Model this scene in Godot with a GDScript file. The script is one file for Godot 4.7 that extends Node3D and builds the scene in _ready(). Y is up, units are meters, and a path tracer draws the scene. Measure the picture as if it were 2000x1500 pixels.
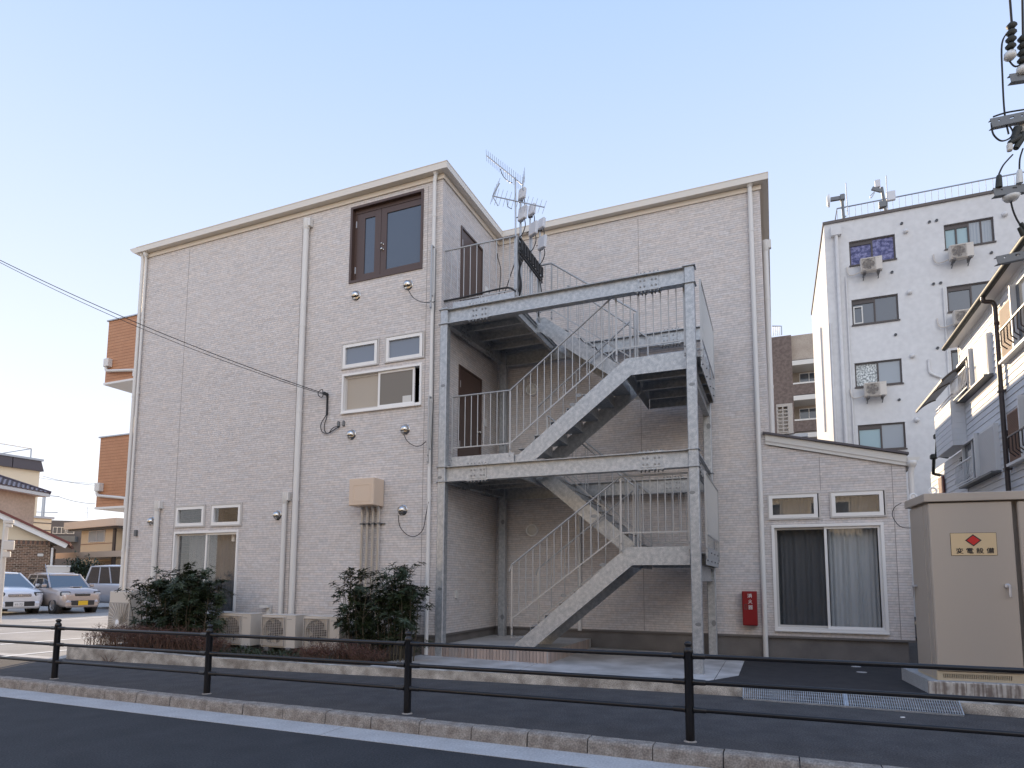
extends Node3D
# A three-storey building with a galvanised outside stair, seen from across a street; metres, y up.
# The camera stands at EYE; the building's street front lies in the plane z = 0.
const EYE := Vector3(0.0, 1.67, 10.0)
const FOC := 1237.2
const PCX := 1000.0
const PCY := 1007.8
var CAM := Basis.from_euler(Vector3(0.1010, 0.3937, 0.0050))
const SUN_AZ := -30.0
const SUN_EL := 19.5
const GROUND := 0.285
const WALK := 0.2
const ROAD := 0.07
var M := {}
var rng := RandomNumberGenerator.new()
var used := {}

# ---------- pixel of the photograph -> point on a known plane
func ray(x: float, y: float) -> Vector3:
	return CAM * Vector3((x - PCX) / FOC, -(y - PCY) / FOC, -1.0)
func pz(x: float, y: float, z: float) -> Vector3:
	var d := ray(x, y)
	return EYE + d * ((z - EYE.z) / d.z)
func pX(x: float, y: float, xx: float) -> Vector3:
	var d := ray(x, y)
	return EYE + d * ((xx - EYE.x) / d.x)
func pY(x: float, y: float, yy: float) -> Vector3:
	var d := ray(x, y)
	return EYE + d * ((yy - EYE.y) / d.y)
func deep(x: float, y: float, t: float) -> Vector3:
	return EYE + ray(x, y) * t

# ---------- mesh helpers (corners are given counter-clockwise as seen from outside)
func nb() -> SurfaceTool:
	var st := SurfaceTool.new()
	st.begin(Mesh.PRIMITIVE_TRIANGLES)
	return st
func tri(st: SurfaceTool, a: Vector3, b: Vector3, c: Vector3, smooth := -1) -> void:
	st.set_smooth_group(smooth)
	st.add_vertex(a)
	st.add_vertex(c)
	st.add_vertex(b)
func quad(st: SurfaceTool, a: Vector3, b: Vector3, c: Vector3, d: Vector3, smooth := -1) -> void:
	tri(st, a, b, c, smooth)
	tri(st, a, c, d, smooth)
func obox(st: SurfaceTool, c: Vector3, s: Vector3, b := Basis.IDENTITY) -> void:
	var x := b.x * s.x * 0.5
	var y := b.y * s.y * 0.5
	var z := b.z * s.z * 0.5
	quad(st, c - x - y + z, c + x - y + z, c + x + y + z, c - x + y + z)
	quad(st, c + x - y - z, c - x - y - z, c - x + y - z, c + x + y - z)
	quad(st, c + x - y + z, c + x - y - z, c + x + y - z, c + x + y + z)
	quad(st, c - x - y - z, c - x - y + z, c - x + y + z, c - x + y - z)
	quad(st, c - x + y + z, c + x + y + z, c + x + y - z, c - x + y - z)
	quad(st, c - x - y - z, c + x - y - z, c + x - y + z, c - x - y + z)
func bx(st: SurfaceTool, x0: float, x1: float, y0: float, y1: float, z0: float, z1: float) -> void:
	obox(st, Vector3((x0 + x1) / 2, (y0 + y1) / 2, (z0 + z1) / 2), Vector3(absf(x1 - x0), absf(y1 - y0), absf(z1 - z0)))
# a box with chamfered edges
func cbox(st: SurfaceTool, c: Vector3, s: Vector3, r: float, b := Basis.IDENTITY) -> void:
	var h := s * 0.5
	var f := func(x: float, y: float, z: float) -> Vector3: return c + b * Vector3(x, y, z)
	for ax in 3:
		for sg in [-1.0, 1.0]:
			var p := []
			for k in [[-1, -1], [1, -1], [1, 1], [-1, 1]]:
				var v := Vector3()
				v[ax] = h[ax] * sg
				v[(ax + 1) % 3] = (h[(ax + 1) % 3] - r) * k[0]
				v[(ax + 2) % 3] = (h[(ax + 2) % 3] - r) * k[1]
				p.append(c + b * v)
			if sg > 0: quad(st, p[0], p[1], p[2], p[3])
			else: quad(st, p[3], p[2], p[1], p[0])
	for ax in 3:
		var u := (ax + 1) % 3
		var w := (ax + 2) % 3
		for k in [[-1, -1], [1, -1], [1, 1], [-1, 1]]:
			var q := []
			for e in [-1.0, 1.0]:
				var v1 := Vector3()
				var v2 := Vector3()
				v1[ax] = (h[ax] - r) * e
				v2[ax] = (h[ax] - r) * e
				v1[u] = h[u] * k[0]
				v1[w] = (h[w] - r) * k[1]
				v2[u] = (h[u] - r) * k[0]
				v2[w] = h[w] * k[1]
				q.append(c + b * v1)
				q.append(c + b * v2)
			if k[0] * k[1] > 0: quad(st, q[0], q[1], q[3], q[2])
			else: quad(st, q[1], q[0], q[2], q[3])
	for kx in [-1, 1]:
		for ky in [-1, 1]:
			for kz in [-1, 1]:
				var a: Vector3 = f.call(h.x * kx, (h.y - r) * ky, (h.z - r) * kz)
				var d: Vector3 = f.call((h.x - r) * kx, h.y * ky, (h.z - r) * kz)
				var e2: Vector3 = f.call((h.x - r) * kx, (h.y - r) * ky, h.z * kz)
				if kx * ky * kz > 0: tri(st, a, d, e2)
				else: tri(st, d, a, e2)
# a straight bar of rectangular section from p to q; h runs towards up
func bar(st: SurfaceTool, p: Vector3, q: Vector3, w: float, h: float, up := Vector3.UP) -> void:
	var d := (q - p).normalized()
	var sd := d.cross(up).normalized()
	var u := sd.cross(d).normalized()
	obox(st, (p + q) / 2, Vector3(p.distance_to(q), h, w), Basis(d, u, sd))
# a round tube along points; r may be a number or a list
func tube(st: SurfaceTool, pts: Array, r, n := 8, caps := true) -> void:
	var rings := []
	var u := Vector3.ZERO
	for i in pts.size():
		var d: Vector3
		if i == 0: d = pts[1] - pts[0]
		elif i == pts.size() - 1: d = pts[i] - pts[i - 1]
		else: d = (pts[i] - pts[i - 1]).normalized() + (pts[i + 1] - pts[i]).normalized()
		d = d.normalized()
		if u == Vector3.ZERO:
			u = d.cross(Vector3.UP if absf(d.y) < 0.9 else Vector3.RIGHT).normalized()
		u = (u - d * u.dot(d)).normalized()
		var v := d.cross(u)
		var rr: float = r[i] if r is Array else r
		var ring := []
		for k in n:
			var a := TAU * k / n
			ring.append(pts[i] + (u * cos(a) + v * sin(a)) * rr)
		rings.append(ring)
	for i in rings.size() - 1:
		for k in n:
			var k2 := (k + 1) % n
			quad(st, rings[i][k], rings[i][k2], rings[i + 1][k2], rings[i + 1][k], 1)
	if caps:
		var a: Array = rings[0]
		var b: Array = rings[-1]
		for k in range(1, n - 1):
			tri(st, a[0], a[k + 1], a[k])
			tri(st, b[0], b[k], b[k + 1])
# a turned shape: profile of (radius, height) about the axis of xf.y
func lathe(st: SurfaceTool, given: Array, xf: Transform3D, n := 16, smooth := 1) -> void:
	var prof := given.duplicate()
	if prof[0].y > prof[-1].y: prof.reverse()
	for i in prof.size() - 1:
		for k in n:
			var a := TAU * k / n
			var b := TAU * (k + 1) / n
			var p: Vector2 = prof[i]
			var q: Vector2 = prof[i + 1]
			var v := func(w: Vector2, t: float) -> Vector3: return xf * Vector3(cos(t) * w.x, w.y, -sin(t) * w.x)
			if p.x < 1e-5: tri(st, v.call(p, a), v.call(q, b), v.call(q, a), smooth)
			elif q.x < 1e-5: tri(st, v.call(p, a), v.call(p, b), v.call(q, a), smooth)
			else: quad(st, v.call(p, a), v.call(p, b), v.call(q, b), v.call(q, a), smooth)
# a flat outline (x, y) pushed out along z of xf by depth
func prism(st: SurfaceTool, poly: PackedVector2Array, xf: Transform3D, depth: float) -> void:
	var p := poly.duplicate()
	if Geometry2D.is_polygon_clockwise(p): p.reverse()
	var t := Geometry2D.triangulate_polygon(p)
	var f := func(k: int, z: float) -> Vector3: return xf * Vector3(p[k].x, p[k].y, z)
	for i in range(0, t.size(), 3):
		var a := t[i]
		var b := t[i + 1]
		var c := t[i + 2]
		if (p[b] - p[a]).cross(p[c] - p[a]) < 0:
			var s := b
			b = c
			c = s
		tri(st, f.call(a, depth), f.call(b, depth), f.call(c, depth))
		tri(st, f.call(c, 0.0), f.call(b, 0.0), f.call(a, 0.0))
	for i in p.size():
		var j := (i + 1) % p.size()
		quad(st, f.call(i, 0.0), f.call(j, 0.0), f.call(j, depth), f.call(i, depth))
func loft(st: SurfaceTool, rings: Array, smooth := 1, caps := true) -> void:
	var n: int = rings[0].size()
	for i in rings.size() - 1:
		for k in n:
			var k2 := (k + 1) % n
			quad(st, rings[i][k], rings[i][k2], rings[i + 1][k2], rings[i + 1][k], smooth)
	if caps:
		for k in range(1, n - 1):
			tri(st, rings[0][0], rings[0][k + 1], rings[0][k])
			tri(st, rings[-1][0], rings[-1][k], rings[-1][k + 1])
# an upright wall in the plane z (front face) with rectangular openings [x0, x1, y0, y1]
func wall(st: SurfaceTool, x0: float, x1: float, y0: float, y1: float, z: float, thick: float, holes: Array, xf := Transform3D.IDENTITY) -> void:
	var xs := [x0, x1]
	var ys := [y0, y1]
	for h in holes:
		xs.append(h[0]); xs.append(h[1]); ys.append(h[2]); ys.append(h[3])
	xs.sort(); ys.sort()
	var solid := func(i: int, j: int) -> bool:
		if i < 0 or j < 0 or i >= xs.size() - 1 or j >= ys.size() - 1: return false
		var cx: float = (xs[i] + xs[i + 1]) / 2
		var cy: float = (ys[j] + ys[j + 1]) / 2
		for h in holes:
			if cx > h[0] and cx < h[1] and cy > h[2] and cy < h[3]: return false
		return true
	for i in xs.size() - 1:
		for j in ys.size() - 1:
			if xs[i + 1] - xs[i] < 1e-6 or ys[j + 1] - ys[j] < 1e-6 or not solid.call(i, j): continue
			var a: float = xs[i]
			var b: float = xs[i + 1]
			var c: float = ys[j]
			var d: float = ys[j + 1]
			var f := func(x: float, y: float, zz: float) -> Vector3: return xf * Vector3(x, y, zz)
			var zb := z - thick
			quad(st, f.call(a, c, z), f.call(b, c, z), f.call(b, d, z), f.call(a, d, z))
			quad(st, f.call(b, c, zb), f.call(a, c, zb), f.call(a, d, zb), f.call(b, d, zb))
			if not solid.call(i - 1, j): quad(st, f.call(a, c, zb), f.call(a, c, z), f.call(a, d, z), f.call(a, d, zb))
			if not solid.call(i + 1, j): quad(st, f.call(b, c, z), f.call(b, c, zb), f.call(b, d, zb), f.call(b, d, z))
			if not solid.call(i, j + 1): quad(st, f.call(a, d, z), f.call(b, d, z), f.call(b, d, zb), f.call(a, d, zb))
			if not solid.call(i, j - 1): quad(st, f.call(a, c, zb), f.call(b, c, zb), f.call(b, c, z), f.call(a, c, z))
# the rails and stiles of a rectangular frame in the plane of xf, from z0 to z1
func frame(st: SurfaceTool, x0: float, x1: float, y0: float, y1: float, z0: float, z1: float, w: float, xf := Transform3D.IDENTITY) -> void:
	var f := func(a: float, b: float, c: float, d: float) -> void:
		obox(st, xf * Vector3((a + b) / 2, (c + d) / 2, (z0 + z1) / 2), Vector3(b - a, d - c, z1 - z0), xf.basis)
	f.call(x0, x1, y0, y0 + w)
	f.call(x0, x1, y1 - w, y1)
	f.call(x0, x0 + w, y0 + w, y1 - w)
	f.call(x1 - w, x1, y0 + w, y1 - w)
func sag(a: Vector3, b: Vector3, drop: float, n := 10) -> Array:
	var pts := []
	for i in n + 1:
		var t := float(i) / n
		pts.append(a.lerp(b, t) - Vector3.UP * drop * 4.0 * t * (1.0 - t))
	return pts
func curve(pts: Array, n := 6) -> Array:
	var out := []
	for i in pts.size() - 1:
		var p0: Vector3 = pts[maxi(i - 1, 0)]
		var p3: Vector3 = pts[mini(i + 2, pts.size() - 1)]
		for k in n:
			out.append((pts[i] as Vector3).cubic_interpolate(pts[i + 1], p0, p3, float(k) / n))
	out.append(pts[-1])
	return out

# ---------- nodes
func numbered(n: String) -> String:
	if not used.has(n):
		used[n] = 0
		return n
	used[n] += 1
	return "%s_%03d" % [n, used[n]]
# a thing: a Node3D at its base; parts made in world coordinates are shifted back by its place
func thing(called: String, label: String, category: String, at := Vector3.ZERO, turn := 0.0, group := "", local := false) -> Node3D:
	var o := Node3D.new()
	o.name = numbered(called)
	add_child(o)
	o.position = at
	o.rotation.y = turn
	o.set_meta("label", label)
	o.set_meta("category", category)
	if group != "": o.set_meta("group", group)
	if not local: o.set_meta("built_in_place", true)
	return o
func done(st: SurfaceTool) -> ArrayMesh:
	st.generate_normals()
	return st.commit()
func put(called: String, mesh: Mesh, m: Material, parent: Node3D, at := Vector3.ZERO) -> MeshInstance3D:
	var o := MeshInstance3D.new()
	o.name = called
	o.mesh = mesh
	o.material_override = m
	parent.add_child(o, true)
	o.position = at
	if parent.has_meta("built_in_place"): o.position = at - parent.position
	return o
func part(called: String, st: SurfaceTool, m: Material, parent: Node3D) -> MeshInstance3D:
	return put(called, done(st), m, parent)
func solo(called: String, st: SurfaceTool, m: Material, label: String, category: String, group := "") -> MeshInstance3D:
	var o := put(numbered(called), done(st), m, self)
	o.set_meta("label", label)
	o.set_meta("category", category)
	if group != "": o.set_meta("group", group)
	return o
func struct(called: String, st: SurfaceTool, m: Material) -> MeshInstance3D:
	var o := put(called, done(st), m, self)
	o.set_meta("kind", "structure")
	return o
func dup(root: Node3D, at: Vector3, turn: float, label: String) -> Node3D:
	var r: Node3D = root.duplicate()
	r.name = numbered(String(root.name))
	add_child(r)
	r.position = at
	r.rotation.y = turn
	r.set_meta("label", label)
	return r

# ---------- materials
func noise_image(sd: int, freq: float, size: int, oct := 4, kind := FastNoiseLite.TYPE_SIMPLEX_SMOOTH) -> PackedByteArray:
	var n := FastNoiseLite.new()
	n.seed = sd
	n.noise_type = kind
	n.frequency = freq
	n.fractal_octaves = oct
	var im := n.get_seamless_image(size, size)
	im.convert(Image.FORMAT_L8)
	return im.get_data()
# colour a..b by a coarse noise, made uneven by a fine one; linear colours
func blotch(sd: int, a: Color, b: Color, size := 512, coarse := 0.008, fine := 0.12, amp := 0.15, sharp := 1.0) -> ImageTexture:
	var p := noise_image(sd, coarse, size, 5)
	var q := noise_image(sd + 7, fine, size, 2)
	var out := PackedByteArray()
	out.resize(size * size * 3)
	var sa := a.linear_to_srgb()
	var sb := b.linear_to_srgb()
	for i in size * size:
		var t := clampf((p[i] / 255.0 - 0.5) * sharp + 0.5, 0.0, 1.0)
		var g := 1.0 + (q[i] / 255.0 - 0.5) * 2.0 * amp
		var c := sa.lerp(sb, t)
		out[i * 3] = clampi(int(c.r * g * 255.0), 0, 255)
		out[i * 3 + 1] = clampi(int(c.g * g * 255.0), 0, 255)
		out[i * 3 + 2] = clampi(int(c.b * g * 255.0), 0, 255)
	var im := Image.create_from_data(size, size, false, Image.FORMAT_RGB8, out)
	return ImageTexture.create_from_image(im)
func lin(r: float, g: float, b: float) -> Color:
	return Color(r, g, b).linear_to_srgb()
func mat(c: Color, rough := 0.6, metal := 0.0) -> StandardMaterial3D:
	var m := StandardMaterial3D.new()
	m.albedo_color = c
	m.roughness = rough
	m.metallic = metal
	return m
func tmat(t: Texture2D, scale: float, rough := 0.8, metal := 0.0, world := true) -> StandardMaterial3D:
	var m := mat(Color.WHITE, rough, metal)
	m.albedo_texture = t
	m.uv1_triplanar = true
	m.uv1_world_triplanar = world
	m.uv1_triplanar_sharpness = 8.0
	m.uv1_scale = Vector3.ONE * scale
	return m
func relief(m: StandardMaterial3D, t: Texture2D, cm: float) -> StandardMaterial3D:
	m.heightmap_enabled = true
	m.heightmap_texture = t
	m.heightmap_scale = cm
	return m
func grey_tex(data: PackedByteArray, size: int) -> ImageTexture:
	return ImageTexture.create_from_image(Image.create_from_data(size, size, false, Image.FORMAT_L8, data))
# fibre-cement siding pressed as thin courses of split stone: colour and relief
func siding_maps(size: int, rows: int, span: float) -> Array:
	var col := PackedByteArray()
	var hgt := PackedByteArray()
	col.resize(size * size * 3)
	hgt.resize(size * size)
	var n1 := noise_image(5, 0.02, size, 4)
	var n2 := noise_image(9, 0.25, size, 2)
	var rh := float(size) / rows
	var r := RandomNumberGenerator.new()
	r.seed = 77
	for row in rows:
		var tone := PackedFloat32Array()
		var edge := PackedByteArray()
		var warm := PackedFloat32Array()
		tone.resize(size); edge.resize(size); warm.resize(size)
		var x := 0
		while x < size:
			var w := int((0.07 + 0.16 * r.randf()) / span * size)
			var v := 0.975 + 0.05 * r.randf()
			if r.randf() < 0.10: v -= 0.03
			var wm := r.randf_range(-0.010, 0.010)
			for k in range(x, mini(x + w, size)):
				tone[k] = v
				warm[k] = wm
				edge[k] = 1 if k - x < 2 else 0
			x += w
		var y0 := int(row * rh)
		var y1 := int((row + 1) * rh)
		for y in range(y0, y1):
			var e := minf(y - y0, y1 - 1 - y)
			for k in size:
				var i := y * size + k
				var g := tone[k] * (0.94 + 0.12 * n1[i] / 255.0) * (0.88 + 0.24 * n2[i] / 255.0)
				var h := 150.0 + 70.0 * (tone[k] - 1.0) + 60.0 * (n2[i] / 255.0 - 0.5)
				if e < 2.0:
					h = 40.0
					g *= 0.82
				elif edge[k] == 1:
					h -= 60.0
					g *= 0.89
				elif e < 4.0: h -= 25.0
				var j := i * 3
				col[j] = clampi(int(g * (1.0 + warm[k]) * 209.0), 0, 255)
				col[j + 1] = clampi(int(g * 202.0), 0, 255)
				col[j + 2] = clampi(int(g * (1.0 - warm[k]) * 198.0), 0, 255)
				hgt[i] = clampi(int(h), 0, 255)
	return [ImageTexture.create_from_image(Image.create_from_data(size, size, false, Image.FORMAT_RGB8, col)), grey_tex(hgt, size)]
# small tiled bricks too far away to build one by one
func brick_maps(size: int, rows: int, base: Color, joint: Color) -> ImageTexture:
	var col := PackedByteArray()
	col.resize(size * size * 3)
	var r := RandomNumberGenerator.new()
	r.seed = 31
	var rh := size / rows
	for row in rows:
		var bw := size / 6
		var off := (row % 2) * bw / 2
		var tones := []
		for k in 8: tones.append(r.randf_range(0.75, 1.2))
		for y in range(row * rh, (row + 1) * rh):
			for x in size:
				var xx := (x + off) % size
				var c := base * float(tones[(xx / bw) % 8])
				if y - row * rh < rh / 5 or xx % bw < 3: c = joint
				var j := (y * size + x) * 3
				col[j] = clampi(int(c.r * 255), 0, 255)
				col[j + 1] = clampi(int(c.g * 255), 0, 255)
				col[j + 2] = clampi(int(c.b * 255), 0, 255)
	return ImageTexture.create_from_image(Image.create_from_data(size, size, false, Image.FORMAT_RGB8, col))
func make_materials() -> void:
	var sd := siding_maps(2048, 80, 3.68)
	M.siding = relief(tmat(sd[0], 1.0 / 3.68, 0.8), sd[1], 0.5)
	M.cream = mat(lin(0.70, 0.65, 0.58), 0.45)
	M.trim = mat(lin(0.70, 0.62, 0.52), 0.5)
	M.pipe = mat(lin(0.70, 0.68, 0.65), 0.4)
	M.joint = mat(lin(0.30, 0.27, 0.25), 0.7)
	M.base = tmat(blotch(11, Color(0.13, 0.12, 0.115), Color(0.20, 0.185, 0.175), 512, 0.006, 0.2, 0.1), 0.5, 0.85)
	M.flash = mat(lin(0.17, 0.16, 0.155), 0.45, 0.3)
	M.brown = mat(lin(0.085, 0.052, 0.042), 0.4)
	M.sash = mat(lin(0.82, 0.80, 0.77), 0.35)
	M.sash2 = mat(lin(0.55, 0.52, 0.49), 0.35)
	M.alu = mat(lin(0.6, 0.6, 0.62), 0.35, 0.6)
	M.black_plastic_shade = mat(lin(0.035, 0.035, 0.037), 0.5)  # car plastic; its black also paints the shade in scoop and intake openings
	M.black = mat(lin(0.02, 0.02, 0.022), 0.55)
	M.rubber = mat(lin(0.025, 0.025, 0.027), 0.75)
	M.glass = mat(Color(0.25, 0.30, 0.33, 0.06), 0.0)
	M.glass.transparency = BaseMaterial3D.TRANSPARENCY_ALPHA
	M.glass.metallic_specular = 0.9
	M.frost = mat(lin(0.055, 0.075, 0.11), 0.16)
	M.frost.metallic_specular = 0.9
	M.blind = mat(lin(0.42, 0.36, 0.29), 0.3)
	M.blind2 = mat(lin(0.19, 0.165, 0.135), 0.3)
	M.paleglass = mat(lin(0.20, 0.23, 0.28), 0.12)
	M.curtain = mat(lin(0.55, 0.57, 0.58), 0.95)
	M.curtain2 = mat(lin(0.12, 0.12, 0.125), 0.95)
	M.inside = mat(lin(0.22, 0.2, 0.19), 0.9)
	var gt := blotch(21, Color(0.33, 0.35, 0.37), Color(0.50, 0.51, 0.52), 512, 0.02, 0.12, 0.12, 1.3)
	M.galv = tmat(gt, 1.0, 0.42, 0.5)
	M.galv_bar = mat(lin(0.40, 0.405, 0.41), 0.42, 0.5)
	M.patch = mat(lin(0.22, 0.23, 0.24), 0.45, 0.5)
	M.steel = mat(lin(0.60, 0.58, 0.55), 0.22, 1.0)
	M.rim = mat(lin(0.32, 0.32, 0.33), 0.35, 0.5)
	M.asphalt = tmat(blotch(31, Color(0.026, 0.028, 0.032), Color(0.042, 0.044, 0.048), 1024, 0.004, 0.12, 0.30), 0.33, 0.9)
	M.walk = tmat(blotch(33, Color(0.050, 0.047, 0.048), Color(0.085, 0.080, 0.080), 1024, 0.006, 0.11, 0.34), 0.4, 0.9)
	var ah := grey_tex(noise_image(35, 0.3, 512, 2), 512)
	relief(M.asphalt, ah, 0.4)
	relief(M.walk, ah, 0.5)
	M.newasphalt = relief(tmat(blotch(37, Color(0.022, 0.020, 0.023), Color(0.036, 0.034, 0.036), 512, 0.01, 0.4, 0.3), 0.6, 0.85), ah, 0.4)
	M.lot = tmat(blotch(39, Color(0.27, 0.25, 0.225), Color(0.40, 0.375, 0.34), 1024, 0.005, 0.35, 0.18), 0.12, 0.6)
	M.paint = mat(lin(0.72, 0.72, 0.70), 0.7)
	M.kerb = tmat(blotch(41, Color(0.21, 0.18, 0.155), Color(0.38, 0.345, 0.305), 1024, 0.014, 0.09, 0.20, 1.2), 0.45, 0.9)
	M.gutter = tmat(blotch(43, Color(0.42, 0.41, 0.405), Color(0.52, 0.51, 0.50), 1024, 0.006, 0.09, 0.10), 0.35, 0.9)
	M.strip = tmat(blotch(45, Color(0.24, 0.21, 0.18), Color(0.60, 0.56, 0.50), 1024, 0.008, 0.16, 0.2, 1.4), 0.35, 0.9)
	M.slab = tmat(blotch(47, Color(0.36, 0.34, 0.325), Color(0.54, 0.52, 0.51), 1024, 0.006, 0.3, 0.06, 1.6), 0.22, 0.9)
	M.platform = tmat(blotch(49, Color(0.40, 0.39, 0.38), Color(0.52, 0.51, 0.50), 512, 0.008, 0.3, 0.06, 1.4), 0.4, 0.85)
	for k in 4: M["tile%d" % k] = mat([lin(0.34, 0.27, 0.235), lin(0.29, 0.235, 0.21), lin(0.39, 0.31, 0.27), lin(0.31, 0.27, 0.25)][k], 0.5)
	M.soil = relief(tmat(blotch(51, Color(0.035, 0.026, 0.018), Color(0.14, 0.11, 0.075), 512, 0.03, 0.3, 0.35, 1.8), 0.9, 0.95), ah, 3.0)
	M.fence = mat(lin(0.010, 0.009, 0.010), 0.38)
	M.cab = mat(lin(0.46, 0.395, 0.33), 0.42)
	M.vent = mat(lin(0.52, 0.43, 0.30), 0.45)
	M.plinth = tmat(streaks(), 0.62, 0.9)
	M.plinthside = tmat(blotch(53, Color(0.34, 0.345, 0.35), Color(0.44, 0.445, 0.45), 256, 0.01, 0.2, 0.08), 0.6, 0.9)
	M.red = mat(lin(0.24, 0.006, 0.008), 0.35)
	M.sign = mat(lin(0.70, 0.52, 0.30), 0.5)
	M.signred = mat(lin(0.60, 0.02, 0.015), 0.5)
	M.white = mat(lin(0.78, 0.77, 0.75), 0.5)
	M.offwhite = mat(lin(0.62, 0.60, 0.56), 0.5)
	M.beige = mat(lin(0.66, 0.52, 0.40), 0.4)
	M.ac = mat(lin(0.58, 0.53, 0.47), 0.45)
	M.acgrille = mat(lin(0.34, 0.31, 0.28), 0.5)
	M.wood = tmat(blotch(55, Color(0.47, 0.225, 0.115), Color(0.53, 0.265, 0.14), 512, 0.01, 0.05, 0.04), 0.6, 0.6)
	M.woodline = mat(lin(0.25, 0.10, 0.045), 0.7)
	M.zinc = mat(lin(0.42, 0.44, 0.47), 0.4, 0.5)
	M.conduit = mat(lin(0.74, 0.72, 0.69), 0.3, 0.85)
	M.bolt = mat(lin(0.27, 0.275, 0.28), 0.45, 0.5)
	M.acwire = mat(lin(0.46, 0.42, 0.38), 0.5)
	M.leaf = mat(lin(0.024, 0.037, 0.014), 0.5)
	M.leaf.backlight = Color(0.10, 0.13, 0.04)
	M.leaf2 = mat(lin(0.042, 0.060, 0.024), 0.45)
	M.leaf2.backlight = Color(0.10, 0.13, 0.04)
	M.leafred = mat(lin(0.12, 0.035, 0.030), 0.55)
	M.leafred.backlight = Color(0.15, 0.05, 0.03)
	M.twig = mat(lin(0.15, 0.085, 0.06), 0.8)
	M.stem = mat(lin(0.085, 0.070, 0.045), 0.8)
	M.whitewall = tmat(blotch(61, Color(0.630, 0.617, 0.607), Color(0.668, 0.657, 0.648), 1024, 0.02, 0.06, 0.03, 1.0), 0.05, 0.85)
	M.brownwall = tmat(blotch(63, Color(0.11, 0.082, 0.07), Color(0.175, 0.135, 0.118), 512, 0.03, 0.2, 0.2, 1.5), 0.2, 0.8)
	M.tanwall = tmat(blotch(65, Color(0.33, 0.275, 0.225), Color(0.42, 0.36, 0.30), 512, 0.02, 0.2, 0.1), 0.1, 0.85)
	M.greywall = mat(lin(0.14, 0.12, 0.11), 0.85)
	M.lap = mat(lin(0.74, 0.75, 0.76), 0.6)
	M.shutter = mat(lin(0.27, 0.155, 0.105), 0.6)
	M.tile_roof = mat(lin(0.23, 0.19, 0.195), 0.45)
	M.tile_dark = mat(lin(0.05, 0.035, 0.045), 0.6)
	M.peach = tmat(blotch(67, Color(0.50, 0.37, 0.26), Color(0.58, 0.44, 0.33), 256, 0.02, 0.2, 0.06), 0.1, 0.85)
	M.yellowwall = mat(lin(0.60, 0.48, 0.33), 0.8)
	M.paleyellow = mat(lin(0.72, 0.62, 0.46), 0.8)
	M.redroof = mat(lin(0.16, 0.045, 0.035), 0.6)
	M.slate = mat(lin(0.085, 0.075, 0.085), 0.6)
	M.brick = tmat(brick_maps(256, 12, lin(0.17, 0.10, 0.065), lin(0.40, 0.33, 0.26)), 0.9, 0.85)
	M.winblue = mat(lin(0.05, 0.065, 0.09), 0.08)
	M.winblue.metallic_specular = 0.9
	M.wincurtain = mat(lin(0.30, 0.33, 0.36), 0.25)
	M.winteal = mat(lin(0.30, 0.42, 0.45), 0.25)
	M.purple = tmat(blotch(69, Color(0.055, 0.06, 0.15), Color(0.22, 0.22, 0.38), 256, 0.03, 0.1, 0.2, 2.0), 0.6, 0.7)
	M.foil = tmat(blotch(71, Color(0.2, 0.22, 0.22), Color(0.7, 0.72, 0.7), 256, 0.05, 0.2, 0.1, 2.5), 0.7, 0.4)
	M.bronze = mat(lin(0.055, 0.042, 0.04), 0.4)
	M.awning = mat(lin(0.06, 0.05, 0.045), 0.35)
	M.carsilver = mat(lin(0.46, 0.40, 0.37), 0.3, 0.35)
	M.carwhite = mat(lin(0.74, 0.75, 0.77), 0.25)
	M.carvan = mat(lin(0.52, 0.55, 0.62), 0.28, 0.3)
	for k in ["carsilver", "carwhite", "carvan"]:
		M[k].clearcoat_enabled = true
		M[k].clearcoat = 0.8
		M[k].clearcoat_roughness = 0.05
	M.carglass = mat(lin(0.02, 0.024, 0.03), 0.05)
	M.carglass.metallic_specular = 0.8
	M.windscreen = mat(lin(0.10, 0.13, 0.16), 0.05)
	M.windscreen.metallic_specular = 0.9
	M.chrome = mat(lin(0.7, 0.7, 0.72), 0.12, 1.0)
	M.lens = mat(lin(0.62, 0.64, 0.66), 0.1)
	M.plate_y = mat(lin(0.78, 0.50, 0.03), 0.5)
	M.orange = mat(lin(0.6, 0.12, 0.02), 0.5)
	M.bracket = mat(lin(0.16, 0.165, 0.17), 0.5, 0.5)
	M.porcelain = mat(lin(0.70, 0.70, 0.68), 0.2)
	M.oldblack = mat(lin(0.03, 0.034, 0.03), 0.6)
	M.panel = mat(lin(0.63, 0.63, 0.65), 0.5)
# concrete with old run-off streaks down its face
func streaks() -> ImageTexture:
	var w := 512
	var p := noise_image(81, 0.06, w, 3)
	var q := noise_image(83, 0.02, w, 4)
	var out := PackedByteArray()
	out.resize(w * w * 3)
	var a := Color(0.22, 0.18, 0.155).linear_to_srgb()
	var b := Color(0.58, 0.54, 0.49).linear_to_srgb()
	for y in w:
		for x in w:
			var t := clampf((p[(40 + y / 24) * w + x] / 255.0 - 0.5) * 2.6 + (q[y * w + x] / 255.0 - 0.5) * 0.8 + 0.55, 0.0, 1.0)
			var c := a.lerp(b, t)
			var j := (y * w + x) * 3
			out[j] = int(c.r * 255)
			out[j + 1] = int(c.g * 255)
			out[j + 2] = int(c.b * 255)
	return ImageTexture.create_from_image(Image.create_from_data(w, w, false, Image.FORMAT_RGB8, out))
func sun_towards() -> Vector3:
	var az := deg_to_rad(SUN_AZ)
	var el := deg_to_rad(SUN_EL)
	return Vector3(sin(az) * cos(el), sin(el), -cos(az) * cos(el))
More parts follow.
